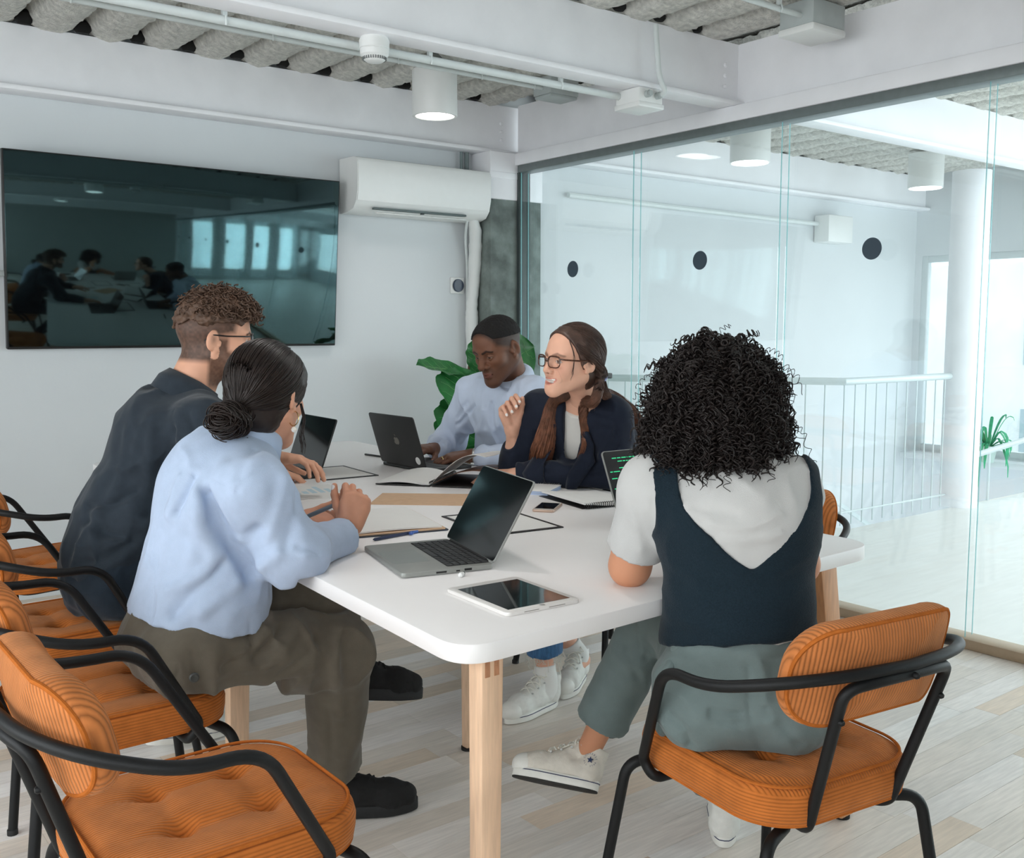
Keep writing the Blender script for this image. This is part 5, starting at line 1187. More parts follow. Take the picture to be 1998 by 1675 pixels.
# ================= bearded man, dark shirt
p = POSE['man']; par, org = person('person', 'man', 'bearded person with short curly brown hair and glasses in a dark navy shirt')
o = dict(skin=srgb(214, 160, 132), hip=.165, waist=.14, chest=.165, browc=srgb(70, 48, 36), lipc=srgb(176, 108, 96), neck=.060, neckr=.055, beard=srgb(66, 46, 36), bearda=.88,
         stubble=srgb(54, 40, 33), stuba=.95, hairline=lambda x, y, z: np.where(y < -.012, z+.068, np.minimum(z-.004-(y-.0)*.25, .055-y+z*.2)), w=1.02, jaw=1.08, brow=.0115)
hd = Head(p['head'], (.95, -.29, -.06), (-.02, 0, 1), 1.03)
H = {'R': hand_prims(p['wrR']+V3(.01, -.004, 0), (.84, -.50, -.12), (-.1, -.15, -1), 1, ((.15, .45, .3), (.3, .5, .3), (.4, .55, .3), (.45, .6, .3)), sc=1.08), 'L': hand_prims(p['wrL'], (1, -.1, -.1), (0, 0, -1), -1, sc=1.08)}
V, Q, C = skin_body(p, o, H, hd, srgb(222, 176, 152)); np_mesh('body', V, Q, SKIN('skin_light'), par, org, C)
torus_part('ring', par, org, STEEL, p['wrR']+unit((.84, -.50, -.12))*.118+V3(-.004, .002, -.001), (.9, -.35, -.3), .0098, .002)
m = mat('dark_navy_twill', srgb(42, 50, 58), .85, var=.10, vscale=40, **FABRIC); s, f, u = frame(p); R = np.stack([s, f, u], 1)
lo, hi = bbox(p, .26, ('pel', 'chest', 'shL', 'shR', 'elL', 'elR', 'wrL', 'wrR')); B = Blob(lo, hi, .0062)
B.ell(p['chest']-f*.005, (.185, .138, .155), R=R, k=.05); B.cone(p['chest']-f*.008, p['waist']-f*.005, .165, .162, side=s, flat=.84, k=.05); B.cone(p['waist']-f*.005, p['pel']+V3(.0, 0, .06), .165, .172, side=V3(0, 1, 0), flat=.86, k=.05)
mid = (p['shL']+p['shR'])/2
for q in 'LR':
    B.cone(p['sh'+q], mid, .074, .092, k=.05); B.cone(p['neck']-f*.005-u*.02, p['sh'+q], .05, .064, k=.04); B.cone(p['sh'+q], p['el'+q], .080, .066, k=.04); B.cone(p['el'+q], p['wr'+q], .064, .042, k=.03, cutb=True); d = p['wr'+q]-p['el'+q]; B.cone(p['el'+q]+d*.8, p['wr'+q], .041, .043, k=.004, cutb=True)
B.cut(p['neck']+u*.004, u, p['neck']-V3(.078, .078, .1), p['neck']+V3(.078, .078, .15)); B.cut((0, 0, .7465), (0, 0, -1), (1.03, 2.3, .70), (1.7, 3.6, .80)); B.cut((0, 0, .56), (0, 0, -1))
MCR = [([(165, 985), (215, 978), (270, 955)], .012, .012), ([(160, 1012), (235, 1042), (320, 1020)], .014, .012), ([(150, 1060), (240, 1055), (320, 1010)], .014, -.009), ([(140, 1100), (200, 1085), (265, 1060)], .012, .010), ([(150, 1130), (250, 1095)], .012, -.007), ([(330, 840), (318, 930), (300, 1000)], .015, .009), ([(300, 830), (285, 930)], .016, -.007),
       ([(300, 752), (345, 785), (395, 795)], .0045, .003), ([(335, 795), (330, 850), (340, 900)], .0045, .003), ([(240, 850), (225, 940), (190, 990)], .018, -.006), ([(360, 800), (375, 850), (395, 880)], .012, .008)]
def post(V, Q): return press_px(V, Q, MCR)
cloth('shirt', B, m, par, org, .007, (11, 11, 7), 23, 2, .001, post)
collar('shirt_collar', par, org, m, p['neck']-u*.010-f*.004, unit(u+f*.1), f, .075, .096, .046, .45, .020)
DENIM = mat('dark_denim', srgb(34, 44, 54), .85, var=.12, vscale=60, **FABRIC)
lo, hi = bbox(p, .2, ('pel', 'knL', 'knR', 'anL', 'anR')); B = Blob(lo, hi, .0065)
B.ell(p['pel']+V3(-.015, 0, .01), (.14, .18, .115), k=.05); B.cone(p['pel'], p['waist']-V3(0, 0, .04), .15, .14, side=V3(0, 1, 0), flat=.85, k=.04)
for q in 'LR': B.ell(p['hip'+q]+V3(-.03, 0, 0), (.12, .1, .092), k=.05); B.cone(p['hip'+q], p['kn'+q], .092, .07, k=.03); B.cone(p['kn'+q], p['kn'+q]+(p['an'+q]-p['kn'+q])*.9, .068, .055, k=.02, cutb=True)
B.cut((0, 0, .487), (0, 0, -1), (.4, 2.5, .40), (1.08, 3.5, .56)); cloth('jeans', B, DENIM, par, org, .007, (12, 12, 9), 31, 2)
WC = mat('white_canvas', srgb(222, 222, 216), .85, var=.06, vscale=40, bump=.3, bscale=500); WS = mat('white_rubber', srgb(228, 227, 220), .5, var=.04, vscale=40); WL = mat('white_lace', srgb(226, 224, 214), .85)
shoe(par, org, p['anL']+V3(.04, -.01, -.09), p['toeL']+V3(-.02, 0, -.05), (-.2, .05, 1), 'canvas', WC, WS, WL); shoe(par, org, p['anR']+V3(-.05, 0, -.088), p['toeR']+V3(.03, 0, -.028), (0, 0, 1), 'canvas', WC, WS, WL)
HM = mat('curly_brown_hair', srgb(84, 62, 48), .6, var=.4, vscale=50, spec=.4)
hin = lambda x, y, z: np.minimum(np.minimum(z-.050-(y+.0)*.10+.012*np.sin(y*70)*np.sin(x*80), .088-y*1.0+z*.05), .5)
def top(B): B.ell((0, .01, .085), (.072, .095, .050), k=.03); B.ell((0, .075, .085), (.058, .035, .03), k=.02)
V, Q = cap_mesh(hd, o, .008, hin, .005, 70, 3, extra=top)
n = 1100; rs = np.random.RandomState(8); d = rs.normal(size=(n*3, 3)); d /= np.linalg.norm(d, axis=1)[:, None]; d = d[(d[:, 2] > .05)][:n]; n = len(d); base = V3(0, .010, .060)+d*np.array([.080, .106, .080]); base = base[(base[:, 2] > .050)]; n = len(base)
t = np.linspace(0, 1, 22); nn = unit(V3(0, .3, 1)); ax = rs.normal(size=(n, 3))*.5+V3(0, .55, .25); ax /= np.linalg.norm(ax, axis=1)[:, None]; e1 = np.cross(ax, rs.normal(size=(n, 3))); e1 /= np.linalg.norm(e1, axis=1)[:, None]; e2 = np.cross(ax, e1)
R_ = rs.uniform(.004, .009, n); tw = rs.uniform(1.0, 2.2, n)*2*PI; L_ = rs.uniform(.012, .032, n)
cur = base[:, None]+ax[:, None]*(t[None, :, None]*L_[:, None, None])+(e1[:, None]*np.cos(tw[:, None]*t)[..., None]+e2[:, None]*np.sin(tw[:, None]*t)[..., None])*R_[:, None, None]
sv, sq = strands(hd.w(cur), .0021, 4)
V, Q, _ = join([(V, Q, (0, 0, 0)), (sv, sq, (0, 0, 0))]); np_mesh('hair', V, Q, HM, par, org)
bd = rs.uniform(-1, 1, (2600, 3))*np.array([.07, .06, .06])+V3(0, .045, -.07)
glasses(par, org, hd, mat('black_frame', srgb(20, 20, 20), .3), LENS, zc=.006)

# ================= typing man, pale shirt
p = POSE['typ']; par, org = person('person', 'typ', 'person with cropped black hair in a pale blue shirt typing on a black laptop')
o = dict(skin=srgb(112, 74, 55), handc=srgb(112, 76, 58), blush=srgb(122, 82, 60), hip=.165, waist=.135, chest=.165, browc=srgb(22, 16, 14), lipc=srgb(112, 66, 58), neck=.058, neckr=.054, iris=srgb(30, 20, 16), lid=1.0, lips=1.35, sclera=srgb(150, 128, 116), nose=1.22, jaw=1.02, mz=-.003, w=1.0,
         stubble=srgb(30, 24, 22), stuba=.85, hairline=lambda x, y, z: np.where(y < -.02, z+.06, np.minimum(z+.004-(y-.0)*.5, .060-y+z*.35)), beard=srgb(44, 30, 24), bearda=.4, gaze=(0, -.003))
hd = Head(p['head'], (-.96, -.16, -.40), (-.1, .03, 1), 1.06)
H = {'L': hand_prims(p['wrL'], (-.90, .42, -.10), (.05, .1, -1), -1, ((.25, .55, .4), (.3, .6, .4), (.3, .6, .4), (.3, .55, .4)), sc=1.1, th=(.8, .45, .3)), 'R': hand_prims(p['wrR'], (-.92, -.35, .05), (0, .1, -1), 1, ((.3, .6, .4), (.35, .65, .4), (.4, .65, .4), (.4, .6, .4)), sc=1.1)}
V, Q, C = skin_body(p, o, H, hd, srgb(196, 150, 128)); np_mesh('body', V, Q, SKIN('skin_dark'), par, org, C)
torus_part('ring', par, org, GOLD, p['wrL']+unit((-.9, .42, -.1))*.122+V3(0, -.004, .001), (-.9, .4, -.35), .0105, .0028)
m = mat('pale_blue_poplin', srgb(206, 217, 236), .8, var=.03, vscale=30, **FABRIC); s, f, u = frame(p); R = np.stack([s, f, u], 1)
lo, hi = bbox(p, .24, ('pel', 'chest', 'shL', 'shR', 'elL', 'elR', 'wrL', 'wrR')); B = Blob(lo, hi, .0058)
B.ell(p['chest'], (.185, .135, .165), R=R, k=.05); B.cone(p['chest'], p['waist'], .165, .155, side=s, flat=.82, k=.05); B.cone(p['waist'], p['pel']+V3(0, 0, .05), .155, .16, side=V3(0, 1, 0), flat=.85, k=.05)
mid = (p['shL']+p['shR'])/2
for q in 'LR':
    B.cone(p['sh'+q], mid, .070, .085, k=.05); B.cone(p['neck']-u*.02, p['sh'+q], .045, .060, k=.04); B.cone(p['sh'+q], p['el'+q], .076, .066, k=.04); d = p['wr'+q]-p['el'+q]; e = p['el'+q]+d*.86; B.cone(p['el'+q], e, .064, .044, k=.03); B.cone(e-d*.18, e, .043, .046, k=.004, cutb=True)
B.cut(p['neck']+u*.0, u, p['neck']-V3(.078, .078, .1), p['neck']+V3(.078, .078, .15)); B.cut((0, 0, .7465), (0, 0, -1), (2.0, 2.8, .70), (2.40, 3.9, .79)); B.cut((0, 0, .56), (0, 0, -1))
YCR = [([(1000, 752), (985, 800), (975, 870)], .004, .003), ([(918, 795), (900, 830), (875, 865)], .010, .010), ([(935, 800), (925, 840), (905, 868)], .012, -.009), ([(952, 790), (958, 840), (945, 880)], .010, .010), ([(890, 835), (860, 865)], .010, .008), ([(975, 770), (970, 840)], .012, -.006), ([(905, 790), (885, 815)], .010, .008)]
def post(V, Q): return press_px(V, Q, YCR)
cloth('shirt', B, m, par, org, .008, (12, 12, 6), 41, 2, .001, post); collar('shirt_collar', par, org, m, p['neck']-u*.004+f*.004, unit(u+f*.2), f, .071, .100, .044, .22, .026)
d = unit(p['wrL']-p['elL']); torus_part('wristwatch', par, org, STEEL, p['wrL']-d*.012, d, .0265, .0055)
B = Blob(*bbox(p, .2, ('pel', 'knL', 'knR', 'anL', 'anR')), .008); B.ell(p['pel'], (.14, .17, .11), k=.05)
for q in 'LR': B.cone(p['hip'+q], p['kn'+q], .09, .068, k=.03); B.cone(p['kn'+q], p['kn'+q]+(p['an'+q]-p['kn'+q])*.92, .066, .052, k=.02, cutb=True)
B.cut((0, 0, .487), (0, 0, -1), (2.3, 3.1, .40), (3.0, 3.8, .56)); cloth('trousers', B, mat('charcoal_trouser', srgb(52, 54, 58), .85), par, org, .006, (12, 12, 9), 3)
for q in 'LR': shoe(par, org, p['an'+q]+V3(.05, 0, -.088), p['toe'+q]+V3(-.03, 0, -.028), (0, 0, 1), 'canvas', WC, WS, WL)
HK = mat('cropped_black_hair', srgb(18, 15, 14), .9, var=.3, vscale=120, bump=.6, bscale=500)
hin = lambda x, y, z: np.minimum(z-.050-(y)*.22, .072-y+(z-.08)*.35); V, Q = cap_mesh(hd, o, .0055, hin, .0010, 260, 3); np_mesh('hair', V, Q, HK, par, org)

# ================= woman in a navy blazer, glasses
p = POSE['bla']; par, org = person('person', 'bla', 'smiling person with long brown hair and glasses in a navy blazer, one hand raised')
o = dict(skin=srgb(224, 172, 146), blush=srgb(222, 150, 128), hip=.16, waist=.12, chest=.135, browc=srgb(84, 58, 46), lipc=srgb(192, 104, 96), neck=.046, smile=True, iris=srgb(60, 44, 34), lid=.3, browa=.6, nose=.92, w=.97, brow=.009, jaw=.84, chin=.006, mz=-.003, fz=.064, sclera=srgb(206, 196, 190), gaze=(-.001, 0))
hd = Head(p['head'], (-.985, .06, .03), (.08, -.06, 1), 1.0)
H = {'R': hand_prims(p['wrR']+V3(0, 0, .006), (-.22, .02, .97), (-.30, -.75, -.05), 1, ((.55, 1.25, .5), (.95, 1.0, .4), (1.1, 1.0, .4), (1.2, 1.0, .4)), th=(.8, .35, .35), thc=(.2, .3)), 'L': hand_prims(p['wrL'], (-.75, .62, -.02), (0, .1, -1), -1)}
V, Q, C = skin_body(p, o, H, hd, NAIL); np_mesh('body', V, Q, SKIN('skin_light'), par, org, C)
m = m_wool = mat('navy_wool', srgb(30, 36, 50), .85, var=.08, vscale=50, **FABRIC); s, f, u = frame(p); R = np.stack([s, f, u], 1)
lo, hi = bbox(p, .26, ('pel', 'chest', 'shL', 'shR', 'elL', 'elR', 'wrL', 'wrR')); B = Blob(lo, hi, .0056)
B.ell(p['chest'], (.172, .132, .15), R=R, k=.05); B.cone(p['chest'], p['waist'], .155, .145, side=s, flat=.84, k=.05); B.cone(p['waist'], p['pel']+V3(0, 0, .03), .145, .175, side=V3(0, 1, 0), flat=.86, k=.05)
mid = (p['shL']+p['shR'])/2
for q in 'LR': B.cone(p['sh'+q], mid, .068, .078, k=.04); B.cone(p['neck']-u*.01, p['sh'+q], .05, .060, k=.05); B.cone(p['sh'+q], p['el'+q], .076, .066, k=.035); d = p['wr'+q]-p['el'+q]; e = p['el'+q]+d*(.62 if q == 'R' else 1); B.cone(p['el'+q], e, .064, .047, k=.03, cutb=True)
B.cone(p['neck']+u*.07+f*.03, p['chest']*1.0+f*.13-u*.10, .052, .030, k=.012, op='s'); B.cut(p['neck']+u*.012, u, p['neck']-V3(.07, .07, .1), p['neck']+V3(.07, .07, .15)); B.cut((0, 0, .7465), (0, 0, -1), (1.9, 2.2, .69), (2.44, 3.1, .80)); B.cut((0, 0, .56), (0, 0, -1))
BCR = [([(1192, 850), (1165, 890), (1120, 918)], .010, -.009), ([(1205, 880), (1170, 915), (1130, 935)], .010, .010), ([(1150, 800), (1185, 815), (1205, 850)], .010, .006), ([(1120, 850), (1165, 842), (1200, 850)], .010, .008), ([(1140, 925), (1090, 930)], .010, -.006), ([(1110, 870), (1130, 905)], .010, .008), ([(1000, 880), (1030, 900), (1060, 920)], .010, .008)]
def post(V, Q): return press_px(V, Q, BCR)
cloth('blazer', B, m, par, org, .007, (13, 13, 8), 51, 2, .0006, post)
# white top in the opening
B = Blob(p['chest']-.25, p['chest']+.25, .0055); B.ell(p['chest']-f*.008, (.155, .122, .14), R=R, k=.04); B.cone(p['chest']-f*.008, p['waist'], .14, .13, side=s, flat=.82, k=.04); B.cone(p['neck']-u*.01+f*.01, p['chest'], .068, .11, side=s, flat=.9, k=.04); B.cut(p['neck']-u*.004+f*.0, unit(u+f*.15)); B.cut(p['waist'], -u)
cloth('white_top', B, mat('white_jersey', srgb(222, 219, 213), .85, **FABRIC), par, org, .002)
# lapels laid on the blazer front
def on_front(VV, a_, b_):
    q = VV-p['chest']; da = q@s-a_; db = q@u-b_; m_ = (np.abs(da) < .014) & (np.abs(db) < .014); return p['chest']+s*a_+u*b_+f*((q@f)[m_].max() if m_.any() else .12)
for sg in (-1, 1):
    G = []
    for i in range(15):
        t_ = i/14; b_ = .125-.26*t_; ia = np.interp(t_, [0, .3, 1], [.050, .052, .012]); oa = np.interp(t_, [0, .18, .28, .36, 1], [.085, .112, .105, .118, .018])
        for j in range(4): G.append(on_front(LASTV, sg*(ia+(oa-ia)*j/3), b_)+f*(.0075 if j else .003)+f*(.003 if j in (1, 2) else 0))
    G = np.array(G); Q = np.array([(i*4+j, (i+1)*4+j, (i+1)*4+j+1, i*4+j+1) for i in range(14) for j in range(3)]); n4 = len(G); V = np.vstack([G, G-f*.006]); rim = [(i*4+3, (i+1)*4+3, (i+1)*4+3+n4, i*4+3+n4) for i in range(14)]+[(i*4, i*4+n4, (i+1)*4+n4, (i+1)*4) for i in range(14)]+[(j, j+1, j+1+n4, j+n4) for j in range(3)]
    np_mesh('lapel', V, np.vstack([Q, Q[:, ::-1]+n4, np.array(rim)]), m_wool, par, org)
JN = mat('blue_denim', srgb(62, 100, 138), .85, var=.25, vscale=120, stretch=(1, 1, .3), **FABRIC); lo, hi = bbox(p, .2, ('pel', 'knL', 'knR', 'anL', 'anR')); B = Blob(lo, hi, .006); B.ell(p['pel'], (.135, .165, .11), k=.05)
for q, e_ in (('L', .80), ('R', .78)): B.cone(p['hip'+q], p['kn'+q], .086, .066, k=.03); B.cone(p['kn'+q], p['kn'+q]+(p['an'+q]-p['kn'+q])*e_, .064, .066, k=.02, cutb=True)
B.cut((0, 0, .487), (0, 0, -1), (2.3, 2.4, .40), (3.0, 3.1, .56)); cloth('jeans', B, JN, par, org, .006, (12, 12, 8), 61)
fr = []; rs = np.random.RandomState(4)
for q, e_ in (('L', .80), ('R', .78)):
    a = p['kn'+q]; b_ = p['an'+q]; c = a+(b_-a)*e_; ax = unit(b_-a); e1 = unit(np.cross(ax, V3(1, 0, 0))); e2 = np.cross(ax, e1)
    for i in range(70):
        t = rs.uniform(0, 2*PI); ln = rs.uniform(.01, .045)*(1.5 if rs.rand() < .2 else .6); st = c+(e1*math.cos(t)+e2*math.sin(t))*.063; fr.append([st-ax*.004, st+ax*ln*.4+rs.normal(0, .003, 3), st+ax*ln*.8+rs.normal(0, .005, 3), st+ax*ln+rs.normal(0, .006, 3)])
V, Q = strands(np.array(fr), .0009, 4); np_mesh('frayed_hem', V, Q, mat('fray', srgb(216, 214, 204), .9), par, org)['kind'] = 'stuff'
for q in 'LR':
    dd = unit((p['toe'+q]-p['an'+q])*V3(1, 1, 0)); shoe(par, org, p['an'+q]-dd*.045+V3(0, 0, -.108), p['toe'+q]+V3(0, 0, -.033), (0, 0, 1), 'canvas', WC, WS, WL, high=True, L=.25)
    sk = Blob(p['an'+q]-.15, p['an'+q]+.15, .004); ax_ = unit(p['kn'+q]-p['an'+q]); sk.cone(p['an'+q]-V3(0, 0, .055), p['an'+q]-V3(0, 0, .01), .036, .036, k=.02); sk.cone(p['an'+q]-V3(0, 0, .01), p['an'+q]+ax_*.045, .036, .037, k=.02, cutb=True); sk.cone(p['an'+q]-V3(0, 0, .04), p['an'+q]+dd*.04-V3(0, 0, .055), .033, .030, k=.02); cloth('sock', sk, mat('white_sock', srgb(224, 224, 220), .9, bump=.3, bscale=500), par, org, .001)
glasses(par, org, hd, mat('tortoise_frame', srgb(74, 42, 28), .25, var=.5, vscale=200), LENS, yb=.113, wid=.025, hgt=.019, thick=.0019, zc=.001)
HL_ = mat('chestnut_hair', srgb(96, 66, 50), .45, var=.4, vscale=45, spec=.5, attr='tone')
hin = lambda x, y, z: np.minimum(np.minimum(z+.075-(y+.02)*.9, .040-y+(z-.03)*.55), .2); V, Q = cap_mesh(hd, o, .008, hin, .001, 60)
rs = np.random.RandomState(6); n = 2400; rad = np.array([.0723, .096, .084])+.0095; cen = V3(0, -.008, .036); tie = V3(.0, -.112, -.045); dB = unit((tie-cen)/rad)
th = rs.uniform(-2.3, 2.3, n); hl = np.stack([np.sin(th), np.cos(th)*.70, np.where(np.cos(th) > 0, .66*np.cos(th)-.18*(1-np.cos(th)), -.18+.4*np.cos(th))], 1); hl[n//3:] += (V3(0, .25, 1)-hl[n//3:])*rs.uniform(0.05, .9, n-n//3)[:, None]; hl /= np.linalg.norm(hl, axis=1)[:, None]
t = np.linspace(0, 1, 20); om = np.arccos(np.clip(hl@dB, -.999, .999)); pa = (np.sin((1-t)[None]*om[:, None])[..., None]*hl[:, None]+np.sin(t[None]*om[:, None])[..., None]*dB)/np.sin(om)[:, None, None]; sag = np.sin(PI*t)[None, :, None]*np.abs(hl[:, None, 0:1])*V3(0, 0, -.15)
pa = cen+(pa+sag)*rad*(1+.015*rs.normal(size=(n, 1, 1))); L1 = [strands(hd.w(pa), .0011, 3)]
hb = hd.w; sh = p
locks = [([hb((.0, -.118, -.05)), hb((-.01, -.14, -.12)), p['neck']*.6+p['shL']*.4-f*.11-u*.02, p['shL']*.75+p['chest']*.25-f*.13-u*.04-s*.02, p['shL']-f*.135-u*.13-s*.02, p['shL']-f*.14-u*.25-s*.02], [.014, .02, .026, .028, .026, .016], 300, 1),
         ([hb((.050, -.05, -.06)), hb((.058, -.02, -.12)), p['shR']*.45+p['neck']*.55+u*.045+f*.055, p['chest']+f*.155+s*.10+u*.04, p['chest']+f*.165+s*.11-u*.09, p['chest']+f*.165+s*.10-u*.17], [.012, .018, .028, .040, .036, .010], 420, 2),
         ([hb((-.064, -.055, .0)), hb((-.068, -.06, -.06)), hb((-.062, -.045, -.125)), p['shL']*.28+p['neck']*.72+u*.045+f*.045, p['chest']+f*.125-s*.07+u*.085, p['chest']+f*.150-s*.045+u*.02], [.014, .018, .020, .018, .014, .006], 190, 3),
         ([hb((-.045, .062, .082)), hb((-.072, .03, .045)), hb((-.082, -.02, .012)), hb((-.066, -.075, -.03)), hb((-.02, -.11, -.05))], [.006, .014, .016, .014, .010], 230, 6), ([hb((.045, .062, .082)), hb((.072, .03, .045)), hb((.082, -.02, .012)), hb((.066, -.075, -.03)), hb((.02, -.11, -.05))], [.006, .014, .016, .014, .010], 160, 7),
         ([hb((-.052, .066, .075)), hb((-.070, .058, .03)), hb((-.069, .056, -.02)), hb((-.064, .062, -.06))], [.002, .003, .003, .002], 9, 4), ([hb((.052, .066, .075)), hb((.070, .058, .0)), hb((.068, .056, -.07))], [.002, .003, .003], 9, 5)]
for g, r_, n_, sd in locks: q_, w_ = bundle(g, r_, n_ if sd > 3 else int(n_*2.2), 44, .005 if sd < 3 else .002, 2.8, sd, .00085 if sd not in (4, 5) else .0006, coh=.012 if sd < 3 else .0); L1.append(strands(q_, w_, 3))
V, Q, _ = join([(V, Q, (0, 0, 0))]+[(a, b_, (0, 0, 0)) for a, b_ in L1]); g_ = np.clip((1.13-V[:, 2])/.2, 0, 1)[:, None]; np_mesh('hair', V, Q, HL_, par, org, lin(srgb(74, 54, 45))*(1-g_)+lin(srgb(136, 88, 64))*g_)
torus_part('hair_tie', par, org, mat('lilac_scrunchie', srgb(150, 156, 196), .8), hd.w((0, -.118, -.055)), hd.R[:, 1]*-.6-hd.R[:, 2]*.8, .017, .009); b = MB(); b.box(-.016, .016, -.008, .008, -.009, .009, .003, Matrix.Translation(Vector(hd.w((-.004, -.145, -.045))-org))); b.build('hair_clip', BLACKPLASTIC, par)

# ================= curly-haired woman from behind
p = POSE['cur']; par, org = person('person', 'cur', 'person seen from behind with big dark curly hair, navy knit vest over white T-shirt')
o = dict(skin=srgb(196, 138, 106), hip=.165, waist=.125, chest=.14, browc=srgb(30, 22, 20), lipc=srgb(160, 92, 84), neck=.048)
hd = Head(p['head'], (.55, .83, -.12), (0, 0, 1))
H = {'L': hand_prims(p['wrL'], (-.05, -.28, .95), (.75, -.5, .0), -1, ((.9, 1.2, .5),)*4), 'R': hand_prims(p['wrR'], (.5, .85, -.05), (0, 0, -1), 1)}
V, Q, C = skin_body(p, o, H, hd, None, (.047, .043, .027)); np_mesh('body', V, Q, SKIN('skin_light'), par, org, C)
s, f, u = frame(p); R = np.stack([s, f, u], 1); m = mat('white_tshirt', srgb(188, 187, 185), .85, var=.02, **FABRIC)
lo, hi = bbox(p, .2, ('pel', 'chest', 'shL', 'shR', 'elL', 'elR', 'neck')); B = Blob(lo, hi, .0054)
def trunk(B, g):
    B.ell(p['chest'], (.150+g, .112+g, .125+g), R=R, k=.05); B.cone(p['chest'], p['waist']-u*.0, .138+g, .128+g, side=s, flat=.80, k=.05); B.cone(p['waist'], p['pel']+u*.07, .128+g, .15+g, side=s, flat=.80, k=.05); mid = (p['shL']+p['shR'])/2
    for q in 'LR': B.cone(p['sh'+q], mid, .058+g, .070+g, k=.05); B.cone(p['neck']-u*.005, p['sh'+q], .046+g, .052+g, k=.05)
trunk(B, .006)
for q, e_, r_ in (('L', .78, .064), ('R', .76, .056)): d = p['el'+q]-p['sh'+q]; B.cone(p['sh'+q], p['sh'+q]+d*e_, r_, r_-.002, k=.03, cutb=True)
B.cut(p['neck']+u*.01, u, p['neck']-V3(.07, .07, .1), p['neck']+V3(.07, .07, .15)); B.cut(p['pel']+u*.1, -u)
SCR = [([(1380, 1020), (1450, 1030), (1530, 1000)], .008, -.004), ([(1400, 1060), (1470, 1060), (1530, 1040)], .008, -.004), ([(1360, 985), (1430, 1000)], .010, .004), ([(1270, 980), (1275, 1060)], .008, .004), ([(1230, 1000), (1250, 1080)], .010, -.004)]
def post(V, Q): return press_px(V, Q, SCR)
cloth('t_shirt', B, m, par, org, .0035, (12, 12, 8), 71, 2, .0005, post)
# knit vest with a deep V at the back
B = Blob(lo, hi, .0046); trunk(B, .0125); ax = [B.lo[i]+B.h*np.arange(B.n[i]) for i in range(3)]; X, Y, Z = ax[0][:, None, None]-p['chest'][0], ax[1][None, :, None]-p['chest'][1], ax[2][None, None, :]-p['chest'][2]
S_ = X*s[0]+Y*s[1]+Z*s[2]-.012; U_ = X*u[0]+Y*u[1]+Z*u[2]; a_ = np.clip((U_+.085)/.155, 0, 1.4); wv = .128*(1-(1-np.clip(a_, 0, 1))**1.7)-np.where(a_ <= 0, .02, 0)
B.D = np.maximum(B.D, ((wv-np.abs(S_))*.8).astype(np.float32)); ao = np.interp(np.broadcast_to(U_, B.D.shape).ravel(), [-.2, -.06, 0, .08, .14], [.30, .20, .165, .166, .172]).reshape(B.D.shape); B.D = np.maximum(B.D, ((np.abs(S_+.012)-ao)*.8).astype(np.float32))
B.cut(p['waist']-u*.045, unit(-u+s*.05))
KN = mat('navy_knit', srgb(28, 40, 48), .9, var=.14, vscale=260, bump=.8, bscale=420, sheen=.1, spec=.1)
cloth('knit_vest', B, KN, par, org, .004, (10, 10, 16), 75, 3, .0004)
m = mat('sage_grey_trouser', srgb(104, 117, 116), .8, var=.04, vscale=40, **FABRIC); lo, hi = bbox(p, .2, ('pel', 'knL', 'knR', 'anL', 'anR')); B = Blob(lo, hi, .0058); sp = unit(p['hipR']-p['hipL']); fp = np.cross(V3(0, 0, 1), sp)
B.ell(p['pel']+V3(0, 0, .005)-fp*.01, (.168, .125, .115), R=np.stack([sp, fp, V3(0, 0, 1)], 1), k=.05); B.cone(p['pel']+V3(0, 0, .03), p['waist']+V3(0, 0, -.02), .155, .138, side=sp, flat=.80, k=.04, cutb=True)
for q in 'LR': B.ell(p['hip'+q]-fp*.055+V3(0, 0, -.008), (.096, .095, .092), k=.04)
for q, ra in (('L', (.094, .074, .070)), ('R', (.094, .074, .068))): B.cone(p['hip'+q], p['kn'+q], ra[0], ra[1], k=.03); e = p['kn'+q]+(p['an'+q]-p['kn'+q])*(.80 if q == 'R' else .86); B.cone(p['kn'+q], e, ra[1]*.96, ra[2], k=.02, cutb=True)
B.cut((0, 0, .488), (0, 0, -1), (1.2, .9, .40), (1.74, 1.5, .56))
CCR = [([(1380, 1384), (1440, 1392), (1502, 1386)], .005, .010), ([(1380, 1400), (1440, 1408), (1502, 1402)], .005, .008), ([(1285, 1268), (1360, 1292), (1440, 1298), (1520, 1280), (1590, 1250)], .0045, .004), ([(1452, 1300), (1460, 1390), (1475, 1480)], .005, .004), ([(1300, 1395), (1330, 1425), (1345, 1460)], .010, .008), ([(1290, 1415), (1330, 1455)], .010, -.006),
       ([(1265, 1290), (1310, 1310)], .008, .007), ([(1215, 1260), (1250, 1330)], .010, .006), ([(1190, 1320), (1230, 1430)], .010, -.005), ([(1520, 1420), (1560, 1460)], .012, .006)]
def post(V, Q): return press_px(V, Q, CCR)
cloth('trousers', B, m, par, org, .0055, (11, 11, 9), 81, 2, .0006, post)
